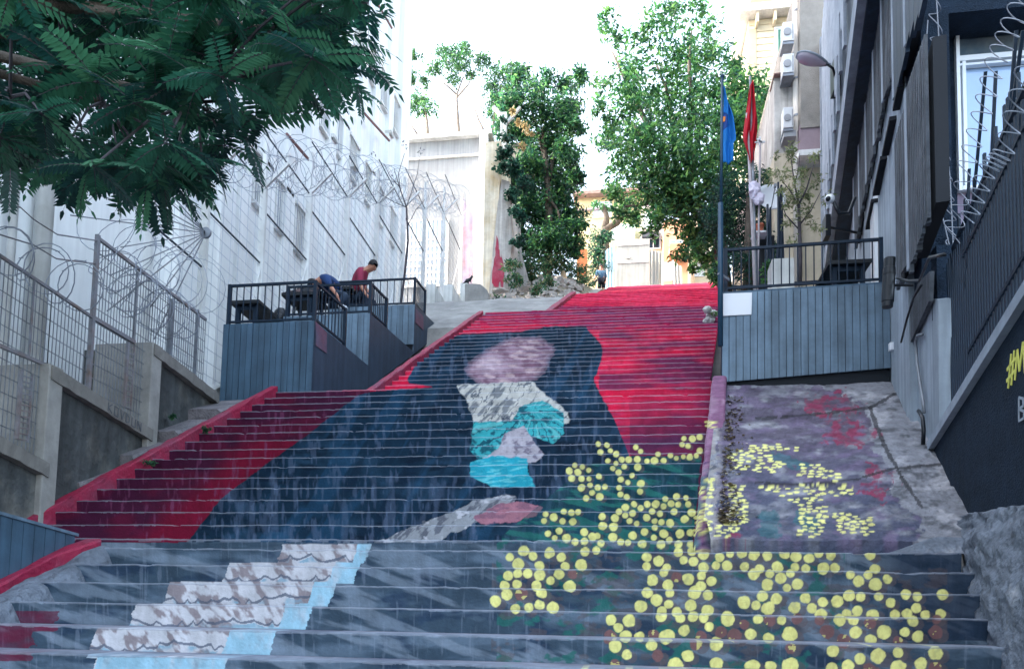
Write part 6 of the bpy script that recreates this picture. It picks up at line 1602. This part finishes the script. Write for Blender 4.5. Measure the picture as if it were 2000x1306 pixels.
# broken mortar lump with plants in the stairs' right edge
p = aY(1390, 618, 14.6); mb = MB(); rn = random.Random(3)
for k in range(9): mb.blob((p.x + rn.uniform(-.12, .06), 14.6 + rn.uniform(-.2, .2), p.z - .16 + rn.uniform(0, .26)), (.08, .1, .06), 8, .5, rn)
single('broken_stone', mb, M_concl, 'crumbling pale stones breaking into the right edge of the red stairs', 'stones')
single('weed', leafcloud([((p.x, 14.5, p.z + .05), (.1, .1, .1), 90)], .05, G_pale + G_lite, 91), M_vc, 'pale weed growing on the crumbling stones beside the flagpole', 'weed')
# rising ground wall right of the upper stairs, under the evergreen
mb = MB()
for j in range(25):
    for i in range(9):
        y = 13.6 + 24 * j / 24; x0 = 2.05 + (y - 13.6) * .105; x = x0 + (9 - x0) * i / 8; mb.v.append((x, y, SZ(y) - .02 + .10 * nf(x, y, 1.3, 95)))
for j in range(24):
    for i in range(8): q = j * 9 + i; mb.f.append((q, q + 1, q + 10, q + 9))
struct('terrain', mb, M_dirt)
mb = MB(); mb.ext([(1.35, 10.5, 3.2), (1.62, 13.4, 4.9), (1.62, 13.4, 5.35), (1.35, 10.5, 4.0)], (.06, 0, 0)); 
single('side_wall', mb, M_redp, 'narrow red painted wall edge between stairs and right platform', 'wall')
# ------------------------------------------------------------------ three plank platforms on the left
SX = lambda D: -4.61 + .088 * (D - 10.41)          # their street side
PF = [(10.41, 12.34, 4.45, -5.72), (12.34, 13.9, None, -5.75), (13.9, 15.6, None, -5.75)]
z2 = aY(722, 612, 12.34).z
d3_ = None
best = None
for k in range(200):          # depth of the third platform's front from the height of the second one
    D = 12.8 + k * .01; e = abs(aY(809, 691, D).z - z2)
    if best is None or e < best[0]: best = (e, D)
DP3 = best[1]; z3 = aY(809, 595, DP3).z
best = None
for k in range(300):
    D = 14 + k * .01; e = abs(aY(862, 655, D).z - z3)
    if best is None or e < best[0]: best = (e, D)
DE3 = best[1]
labs = ['lowest and tallest of the three blue grey plank platforms on the left', 'middle plank platform on the left side of the stairs', 'uppermost of the three plank platforms below the concrete fins']
spec = [(10.41, 12.34, 4.45, -6.04, 3.30), (12.34, DP3, z2, -6.04, 3.3), (DP3, DE3, z3, -6.04, 4.4)]
FL = []
def sxd(D):      # street edge passes through the photographed corners
    k = [(10.41, -4.61), (12.34, aY(722, 650, 12.34).x), (DP3, aY(809, 650, DP3).x), (DE3, aY(862, 655, DE3).x)]
    for (a, b), (c, d) in zip(k, k[1:]):
        if D <= c: return b + (d - b) * (D - a) / (c - a)
    return k[-1][1]
for i, (Da, Db, z, xl_, zb) in enumerate(spec):
    t = thing('plank_platform', labs[i], 'platform', ((xl_ + sxd(Da)) / 2, Da, zb), 'plank platforms on the left')
    xr = sxd(Da); n = 15
    boards(t, (xl_, Da, 0), (xr, Da, 0), SZ(Da) - .15, SZ(Da) - .15, z, n, M_boardp if i else M_wood)
    part('backing', MB().bb(xl_ + .01, xr - .03, Da + .026, Da + .05, SZ(Da) - .3, z - .02), M_gap, t)
    # street side: one smooth sheet down to the sloping kerb
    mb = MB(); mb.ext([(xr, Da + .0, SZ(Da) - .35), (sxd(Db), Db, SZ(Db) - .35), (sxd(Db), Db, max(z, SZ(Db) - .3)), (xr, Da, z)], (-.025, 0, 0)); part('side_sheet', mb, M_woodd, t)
    part('deck', MB().ext([(xl_, Da + .05, z - .03), (xr - .03, Da + .05, z - .03), (sxd(Db) - .03, Db - .03, z - .03), (xl_, Db - .03, z - .03)], (0, 0, .028)), M_wood, t)
    if i in (0, 2):
        a = [(616, 628), (637, 650), (637, 690), (616, 675)] if i == 0 else [(811, 602), (826, 618), (826, 645), (811, 630)]
        nrm = Vector((sxd(Db) - xr, Db - Da, 0)); pp, qq = (xr, Da), (sxd(Db), Db)
        part('poster', MB().ext([aP(x, y, pp, qq) + Vector((.012, 0, 0)) for x, y in a], (-.008, 0, 0)), M_pink, t, 'faded maroon poster on the side sheet')
    FL.append((Da, Db, z, xl_, xr))
rl = ['railing around the front and side of the lowest left platform', 'railing around the front and side of the middle left platform', 'railing around the front and side of the uppermost left platform']
for i, (Da, Db, z, xl_, xr) in enumerate(FL):
    h = (0.62, .56, .56)[i]
    r = thing('railing', rl[i], 'railing', ((xl_ + xr) / 2, Da, z), 'platform railings')
    x0 = xl_ + .04; p = Vector((x0, Da + .05, z)); q = Vector((xr - .03, Da + .05, z)); De = (11.45, 13.05, DP3 + .62)[i]; e = Vector((sxd(De) - .03, De, z))
    railing('', r, p, q, h, n=12)
    g = MB(); g.bar(q + Vector((0, 0, h)), e + Vector((0, 0, h)), .035); part('top_rail', g, M_metal, r)
    part('bottom_rail', MB().bar(q + Vector((0, 0, .06)), e + Vector((0, 0, .06)), .03), M_metal, r)
    g = MB(); n = 9
    for k in range(1, n): s = q.lerp(e, k / n); g.bar(s + Vector((0, 0, .06)), s + Vector((0, 0, h)), .014)
    part('balusters', g, M_metal, r); part('post', MB().bar(e - Vector((0, 0, .05)), e + Vector((0, 0, h + .02)), .05), M_metal, r)
bl = ['black bench on the lowest left platform near its front railing', 'black table on the middle left platform with a jacket over it', 'black bench the seated man sits on beside the blue shirted man']
a, b = aY(446, 584, 10.9), aY(503, 584, 10.9); table('bench', bl[0], a.x, b.x, 10.95, 11.9, a.z, FL[0][2], cat='bench', group='black tables and benches on the left platforms')
a, b = aY(547, 569, 12.75), aY(611, 566, 12.75); T2 = (a.x, b.x, 12.8, 13.5, a.z); table('table', bl[1], *T2, FL[1][2], group='black tables and benches on the left platforms')
b = aY(686, 556, DP3 + .35); a = aY(640, 558, DP3 + .35); T3 = (a.x, b.x, DP3 + .4, DP3 + 1.3, a.z); table('bench', bl[2], *T3, FL[2][2], cat='bench', group='black tables and benches on the left platforms')

# ------------------------------------------------------------------ people
def person(label, J, clothes, loc, heads):
    """J: joint -> (point, radius). body is one skinned surface; clothing are children"""
    t = thing('person', label, 'person', loc)
    E_ = [('pelvis', 'waist'), ('waist', 'chest'), ('chest', 'neck'), ('neck', 'head'), ('head', 'crown')]
    for s in 'lr':
        E_ += [('chest', 'sh' + s), ('sh' + s, 'el' + s), ('el' + s, 'wr' + s), ('wr' + s, 'palm' + s), ('pelvis', 'hip' + s), ('hip' + s, 'kn' + s), ('kn' + s, 'an' + s), ('an' + s, 'toe' + s)]
    J = dict(J)
    for s in 'lr':        # five fingers
        w_, p_ = Vector(J['wr' + s][0]), Vector(J['palm' + s][0]); d = (p_ - w_).normalized(); side = d.cross(Vector((0, 0, 1))); side = side.normalized() if side.length > .1 else Vector((1, 0, 0))
        for k in range(4):
            b0 = p_ + side * (.024 * (k - 1.5)) + d * .02; J['f%s%d' % (s, k)] = (b0 + d * .03, .009); J['g%s%d' % (s, k)] = (b0 + d * (.055 + .008 * (k in (1, 2))) + Vector((0, 0, -.018)), .0075)
            E_ += [('palm' + s, 'f%s%d' % (s, k)), ('f%s%d' % (s, k), 'g%s%d' % (s, k))]
        J['th' + s] = (w_.lerp(p_, .5) + side * .045 + d * .02, .011); E_.append(('palm' + s, 'th' + s))
    body('body', J, E_, 'pelvis', M_skin, t, lv=1)
    for nm, ks, gr, m in clothes:
        N = {k: (J[k][0], (J[k][1] if not isinstance(J[k][1], tuple) else J[k][1][0]) + g) for k, g in ks.items()}
        ed = [(a, b) for a, b in E_ if a in N and b in N]
        body(nm, N, ed, gr, m, t, lv=1)
    return t, J
def face(t, c, fwd, r=.105, hair_m=M_hair, up=Vector((0, 0, 1)), back=.25):
    fwd = Vector(fwd).normalized(); side = fwd.cross(up).normalized(); u = side.cross(fwd)
    R = Matrix((side, fwd, u)).transposed(); c = Vector(c)
    mb = MB()
    for i in range(9):
        for k in range(14):
            ph = pi * i / 8; th = 2 * pi * k / 14; q = Vector((.82 * sin(ph) * cos(th), sin(ph) * sin(th), cos(ph) * 1.08)) * r * 1.10; mb.v.append(tuple(c + R @ (q + Vector((0, -.012, .028)))))
    for i in range(8):
        for k in range(14): mb.f.append((i * 14 + k, (i + 1) * 14 + k, (i + 1) * 14 + (k + 1) % 14, i * 14 + (k + 1) % 14))
    # keep only the hair side: top and back
    keep = []
    for f in mb.f:
        m_ = sum((R.transposed() @ (Vector(mb.v[i]) - c) for i in f), Vector()) / 4
        if m_.z > .03 + max(0, m_.y) * .35 or m_.y < .01 and m_.z > -.07: keep.append(f)
    mb.f = keep; part('hair', mb, hair_m, t, smooth=True)
    e = MB()
    for s in (-1, 1): e.blob(c + R @ Vector((.032 * s, r * .90, .012)), (.010, .008, .007), 8)
    part('eyes', e, M_black, t)
    part('nose', MB().blob(c + R @ Vector((0, r * .98, -.014)), (.012, .016, .018), 8), M_skin, t, smooth=True)
    part('mouth', MB().blob(c + R @ Vector((0, r * .88, -.05)), (.022, .008, .006), 8), mat('lips', C(140, 80, 76), None, .5, 9, .05, 0), t, smooth=True)
    for s in (-1, 1): part('ear', MB().blob(c + R @ Vector((r * .80 * s, 0, -.005)), (.012, .02, .028), 8), M_skin, t, smooth=True)
# seated man in maroon, bending forward to the right
D = DP3 + .75; W = lambda x, y, dd=0: aY(x, y, D + dd)
hd = W(728, 521); seat = T3[4]
nk = W(716, 528); ch = W(703, 538, .05); wa = W(696, 568, .08); pe = W(692, 584, .1)
J = {'pelvis': (pe, .15), 'waist': (wa, .135), 'chest': (ch, .165), 'neck': (nk, .075), 'head': (hd - Vector((0, 0, .01)), .098), 'crown': (hd + Vector((.0, -.01, .045)), .088),
     'shl': (W(703, 531, -.17), .072), 'ell': (W(704, 557, -.27), .045), 'wrl': (W(715, 575, -.3), .030), 'palml': (W(720, 580, -.3), .034),
     'shr': (W(703, 531, .2), .072), 'elr': (W(712, 560, .25), .045), 'wrr': (W(722, 574, .1), .030), 'palmr': (W(726, 579, .05), .034),
     'hipl': (pe + Vector((.03, -.10, -.02)), .095), 'knl': (pe + Vector((.36, -.18, .02)), .07), 'anl': (pe + Vector((.34, -.18, -.40)), .048), 'toel': (pe + Vector((.50, -.20, -.45)), .042),
     'hipr': (pe + Vector((.03, .10, -.02)), .095), 'knr': (pe + Vector((.40, .16, .0)), .07), 'anr': (pe + Vector((.36, .16, -.40)), .048), 'toer': (pe + Vector((.52, .18, -.45)), .042)}
t, J = person('man in a maroon shirt sitting bent forward looking down at his hands', J,
    [('shirt', {'pelvis': .015, 'waist': .02, 'chest': .018, 'shl': .022, 'shr': .022, 'ell': .022, 'elr': .022, 'neck': .008}, 'chest', M_maroon),
     ('trousers', {'pelvis': .012, 'hipl': .012, 'hipr': .012, 'knl': .014, 'knr': .014, 'anl': .018, 'anr': .018}, 'pelvis', M_jeans),
     ('shoe', {'anl': .010, 'toel': .012}, 'anl', M_black), ('shoe', {'anr': .010, 'toer': .012}, 'anr', M_black)], (pe.x, pe.y, FL[2][2]), None)
face(t, hd, (.80, -.50, -.50), .108)
single('paper_cup', MB().lathe(W(729, 578, -.2) - Vector((0, 0, .05)), [(.035, 0), (.045, .11), (.047, .112), (.04, .108)], 14), M_board, 'white paper roll held by the man in the maroon shirt', 'paper', smooth=True)
# second man, bent over with his head down behind the table
D = 13.0; pe = W(655, 578, .35); ch = W(640, 548, .1); nk = W(622, 549, 0); hd = W(612, 558, 0)
J = {'pelvis': (pe, .15), 'waist': (W(654, 562, .25), .135), 'chest': (ch, .145), 'neck': (nk, .06), 'head': (hd, .088), 'crown': (hd + Vector((-.06, 0, -.03)), .075),
     'shl': (W(638, 545, -.17), .062), 'ell': (W(646, 560, -.24), .044), 'wrl': (W(655, 572, -.28), .031), 'palml': (W(659, 579, -.28), .034),
     'shr': (W(634, 546, .25), .062), 'elr': (W(622, 565, .3), .044), 'wrr': (W(612, 574, .1), .031), 'palmr': (W(606, 577, .05), .034),
     'hipl': (pe + Vector((.0, -.1, -.02)), .095), 'knl': (W(676, 578, -.05), .072), 'anl': (W(662, 597, -.1), .048), 'toel': (W(672, 601, -.15), .042),
     'hipr': (pe + Vector((0, .1, -.02)), .095), 'knr': (W(680, 580, .4), .072), 'anr': (W(668, 600, .4), .048), 'toer': (W(678, 603, .38), .042)}
t, J = person('man in a blue shirt crouching with his head bent low over the table', J,
    [('shirt', {'pelvis': .012, 'waist': .02, 'chest': .018, 'shl': .02, 'shr': .02, 'ell': .012, 'elr': .012, 'neck': .008}, 'chest', M_navy),
     ('trousers', {'pelvis': .014, 'hipl': .012, 'hipr': .012, 'knl': .014, 'knr': .014, 'anl': .018, 'anr': .018}, 'pelvis', M_jeans),
     ('shoe', {'anl': .010, 'toel': .012}, 'anl', M_board), ('shoe', {'anr': .010, 'toer': .012}, 'anr', M_board)], (pe.x, pe.y, FL[1][2]), None)
face(t, hd, (-.7, -.2, -.7), .095)
# mottled jacket and dark bag heaped on the table
rn = random.Random(8); mb = MB(); nu, nv = 26, 12; a, b = aY(556, 560, 12.9), aY(632, 548, 12.9)
for j in range(nv + 1):
    for i in range(nu + 1):
        u, v = i / nu, j / nv; x = a.x + (b.x - a.x) * u; y = 12.82 + .5 * v; hgt = sin(pi * min(1, u * 1.02)) ** .6 * sin(pi * v) ** .5
        mb.v.append((x, y, T2[4] + .012 + hgt * (.14 + .06 * u) + .02 * sin(u * 17 + v * 5) * hgt))
for j in range(nv):
    for i in range(nu): q = j * (nu + 1) + i; mb.f.append((q, q + 1, q + nu + 2, q + nu + 1))
single('jacket', mb, M_camo, 'mottled brown and black jacket heaped on the middle table', 'jacket', smooth=True)
p = aY(545, 588, 12.62); single('backpack', MB().blob((p.x, 12.7, FL[1][2] + .16), (.13, .12, .17), 12, .12).blob((p.x + .03, 12.6, FL[1][2] + .10), (.08, .06, .09), 10, .1), M_black, 'black backpack leaning behind the front railing', 'backpack', smooth=True)
p = aY(590, 520, 14.6)
single('white_sack', MB().blob((aY(580, 600, 12.9).x, 12.95, FL[1][2] + .13), (.09, .09, .14), 10, .3), M_bag, 'pale sack standing under the middle table', 'sack')
# standing man far up the street
D = DTOP + .9; D = 36.2; W = lambda x, y, dd=0: aY(x, y, D + dd)
hd = W(1174, 522); pe = W(1175, 547); zf_ = pe.z - .88
J = {'pelvis': (pe, .14), 'waist': (W(1175, 541), .13), 'chest': (W(1174, 532), .15), 'neck': (W(1174, 527), .062), 'head': (hd, .09), 'crown': (hd + Vector((0, 0, .07)), .08),
     'shl': (W(1174, 530) + Vector((-.17, -.05, 0)), .06), 'ell': (W(1174, 530) + Vector((-.24, -.1, -.3)), .042), 'wrl': (W(1174, 530) + Vector((-.30, -.25, -.5)), .03), 'palml': (W(1174, 530) + Vector((-.32, -.3, -.58)), .034),
     'shr': (W(1174, 530) + Vector((.18, .05, 0)), .06), 'elr': (W(1174, 530) + Vector((.25, .08, -.3)), .042), 'wrr': (W(1174, 530) + Vector((.24, -.1, -.52)), .03), 'palmr': (W(1174, 530) + Vector((.23, -.14, -.6)), .034),
     'hipl': (pe + Vector((-.09, 0, -.04)), .09), 'knl': (pe + Vector((-.10, -.02, -.45)), .06), 'anl': (pe + Vector((-.11, 0, -.84)), .042), 'toel': (pe + Vector((-.12, -.14, -.87)), .035),
     'hipr': (pe + Vector((.09, 0, -.04)), .09), 'knr': (pe + Vector((.10, -.02, -.45)), .06), 'anr': (pe + Vector((.10, 0, -.84)), .042), 'toer': (pe + Vector((.11, -.14, -.87)), .035)}
t, J = person('man in a grey blue T-shirt standing at the top of the stairs', J,
    [('shirt', {'pelvis': .02, 'waist': .02, 'chest': .02, 'shl': .022, 'shr': .022, 'ell': .02, 'elr': .02}, 'chest', M_greyblue),
     ('shorts', {'pelvis': .024, 'hipl': .022, 'hipr': .022, 'knl': .03, 'knr': .03}, 'pelvis', M_shorts)], (pe.x, pe.y, zf_), None)
face(t, hd + Vector((0, 0, .02)), (-.9, -.3, -.35), .10)
single('footing', MB().bb(pe.x - .6, pe.x + .45, pe.y - .6, pe.y + .8, zf_ - 1.0, zf_ - .02), M_concp, 'low concrete step under the standing man', 'step')
q = aY(1157, 558, 35.5); cat((q.x, q.y, q.z - .05), 1.0, 'black and white cat beside the standing man at the top edge', 1)

# ------------------------------------------------------------------ foreground tree of heaven: long feathered leaves hanging in from the upper left
tt = thing('tree_of_heaven', 'dark tree with long feathered leaves hanging in from the upper left', 'tree', (-7.2, 3.0, -1.0))
rg = np.random.RandomState(17)
VV = []; FFc = []; CC = []; rach = MB()
base_cols = np.array([s2l(c) for c in [(34, 80, 66), (44, 96, 74), (28, 66, 60), (64, 116, 84), (38, 84, 62)]])
def frond(p, d, L, seed, npair=11):
    rn = random.Random(seed); p = Vector(p); d = Vector(d).normalized(); up = Vector((0, 0, 1))
    side = d.cross(up); side = side.normalized() if side.length > .05 else Vector((1, 0, 0))
    tw = rn.uniform(-.5, .5); pts = []; cur = p.copy(); dd = d.copy()
    for i in range(npair + 2):
        pts.append(cur.copy()); dd = (dd + Vector((0, 0, -1)) * (.045 + .02 * i / npair)).normalized(); cur = cur + dd * (L / (npair + 1))
    rach.tube([pts[0], pts[len(pts) // 3], pts[2 * len(pts) // 3], pts[-1]], [.0035, .003, .002, .001], 3, caps=False)
    tone = rn.uniform(.75, 1.3); col = base_cols[rn.randrange(5)] * tone
    for i in range(1, npair + 2):
        a = pts[i - 1].lerp(pts[i], .5) if i < npair + 1 else pts[-1]; fw = (pts[i] - pts[i - 1]).normalized(); s = fw.cross(up); s = s.normalized() if s.length > .05 else side
        nrm = s.cross(fw).normalized(); s2 = (s * cos(tw) + nrm * sin(tw)).normalized(); n2 = s2.cross(fw).normalized()
        sz = L * .215 * (0.75 + .5 * sin(pi * min(1, i / (npair + 1) * .85 + .1)))
        sides = (-1, 1) if i < npair + 1 else (0,)
        for sg in sides:
            ld = (s2 * sg * .92 + fw * (.42 if sg else 1.0) + Vector((0, 0, -.22 + rn.uniform(-.12, .12)))).normalized()
            lw = ld.cross(n2).normalized() * sz * .19; rise = n2 * sz * .045
            q0 = a; q1 = a + ld * sz * .28 + lw + rise; q2 = a + ld * sz * .62 + lw * .75 + rise * .6; q3 = a + ld * sz; q4 = a + ld * sz * .62 - lw * .75 + rise * .6; q5 = a + ld * sz * .28 - lw + rise; qm = a + ld * sz * .5
            o = len(VV); VV.extend([q0[:], q1[:], q2[:], q3[:], q4[:], q5[:], qm[:]]); FFc.extend([(o, o + 1, o + 2, o + 6), (o + 6, o + 2, o + 3), (o, o + 6, o + 4, o + 5), (o + 6, o + 3, o + 4)])
            c = np.clip(col * rn.uniform(.85, 1.15), 0, 1); CC.extend([(c[0], c[1], c[2], 1)] * 7)
# twig ends: photo points with a depth; every twig end carries a rosette of leaves
ends = []
region = [(-140, -120), (800, -120), (690, 60), (640, 130), (560, 140), (480, 160), (440, 190), (430, 270), (380, 320), (300, 350), (200, 335), (110, 310), (40, 320), (-140, 350)]
pts_ = []
tries = 0
while len(pts_) < 104 and tries < 9000:
    tries += 1
    x = rg.uniform(-140, 760); y = rg.uniform(-120, 350)
    if not inpoly(np.array([x]), np.array([y]), region)[0]: continue
    if abs(x - 215) < 38 and abs(y - 258) < 30: continue
    D = rg.uniform(3.9, 6.6)
    if all((x - a) ** 2 + (y - b) ** 2 > 40 ** 2 or abs(D - c) > 1.0 for a, b, c in pts_): pts_.append((x, y, D))
extra = [(500, 235, 5.0), (640, 120, 5.2), (660, 60, 5.4), (330, 345, 4.9), (290, 350, 5.3), (170, 320, 5.0), (395, 320, 4.8), (600, 150, 5.6), (440, 285, 5.0), (0, 270, 4.2), (560, 60, 4.6), (690, 110, 5.6)]
sk = 0
for (x, y, D) in pts_ + extra:
    p = aY(x, y, D); ends.append(p)
    n = rg.randint(6, 9); ph = rg.uniform(0, 6.28)
    for k in range(n):
        a = ph + k * 2 * pi / n + rg.uniform(-.25, .25); el = rg.uniform(-.35, .45)
        d = Vector((cos(a) * cos(el), sin(a) * cos(el) * .8, sin(el)))
        L = rg.uniform(.36, .52) * D / 5.2
        e = p + d * L; e.z -= L * .35
        ex, ey = projn(np.array([tuple(e)])); ex, ey = float(ex[0]), float(ey[0])
        lim = 430 if ex < 360 else (400 if ex < 500 else (350 if ex < 560 else 240))
        if ex > 782 or ey > lim + 35 or (ex > 555 and ey > 262): continue
        if abs(ex - 215) < 34 and abs(ey - 262) < 24: continue
        if 30 < ex < 110 and ey > 385: continue
        sk += 1; frond(p, d, L, 1000 + sk, npair=int(rg.randint(8, 13)))
for (x, y, D, dx, dz, L) in ((285, 370, 4.9, .05, -1, .36), (170, 340, 4.8, -.15, -1, .34), (230, 350, 5.1, .1, -1, .30), (355, 350, 4.8, .35, -1, .32), (660, 160, 5.2, -.1, -1, .30), (700, 170, 5.3, .2, -1, .28), (480, 270, 5.0, .5, -1, .38), (20, 330, 4.2, .0, -1, .30),
                             (690, 170, 5.4, 1, -.3, .30), (690, 60, 5.4, 1, -.5, .32), (720, 130, 5.5, 1, -.6, .26), (420, 320, 4.9, .5, -1, .30), (320, 360, 5, .2, -1, .34)):
    sk += 1; frond(aY(x, y, D), (dx, rg.uniform(-.2, .2), dz), L, 5000 + sk)
lf = MB(); lf.v = VV; lf.f = FFc; lf.c = CC
part('foliage', lf, M_vc, tt)
part('leaf_stalks', rach, M_twig, tt)
# trunk off to the left and limbs
mb = MB(); tb_ = Vector((-7.2, 3.0, -2.0)); fork = Vector((-6.6, 3.6, 3.6))
mb.tube([tb_, Vector((-7.1, 3.1, 0.5)), Vector((-6.8, 3.4, 2.4)), fork], [.24, .2, .17, .15], 12)
hubs = [aY(x, y, D) for x, y, D in ((-60, 60, 5.0), (120, 90, 5.2), (280, 40, 5.2), (450, 40, 5.4), (200, 200, 4.9), (380, 200, 5.0), (560, 60, 5.5), (20, 190, 4.6))]
for h_, (pts2, r0) in zip(hubs, [([fork], .09)] * 8):
    m_ = fork.lerp(h_, .5) + Vector((0, 0, .25)); mb.tube([fork, m_, h_], [.07, .045, .022], 7)
part('trunk', mb, M_bark, tt, smooth=True)
mb = MB()
for p in ends:
    h_ = min(hubs, key=lambda q: (q - p).length); mb.tube([h_, h_.lerp(p, .5) + Vector((0, 0, .08)), p], [.014, .010, .006], 5)
part('twigs', mb, M_twig, tt)
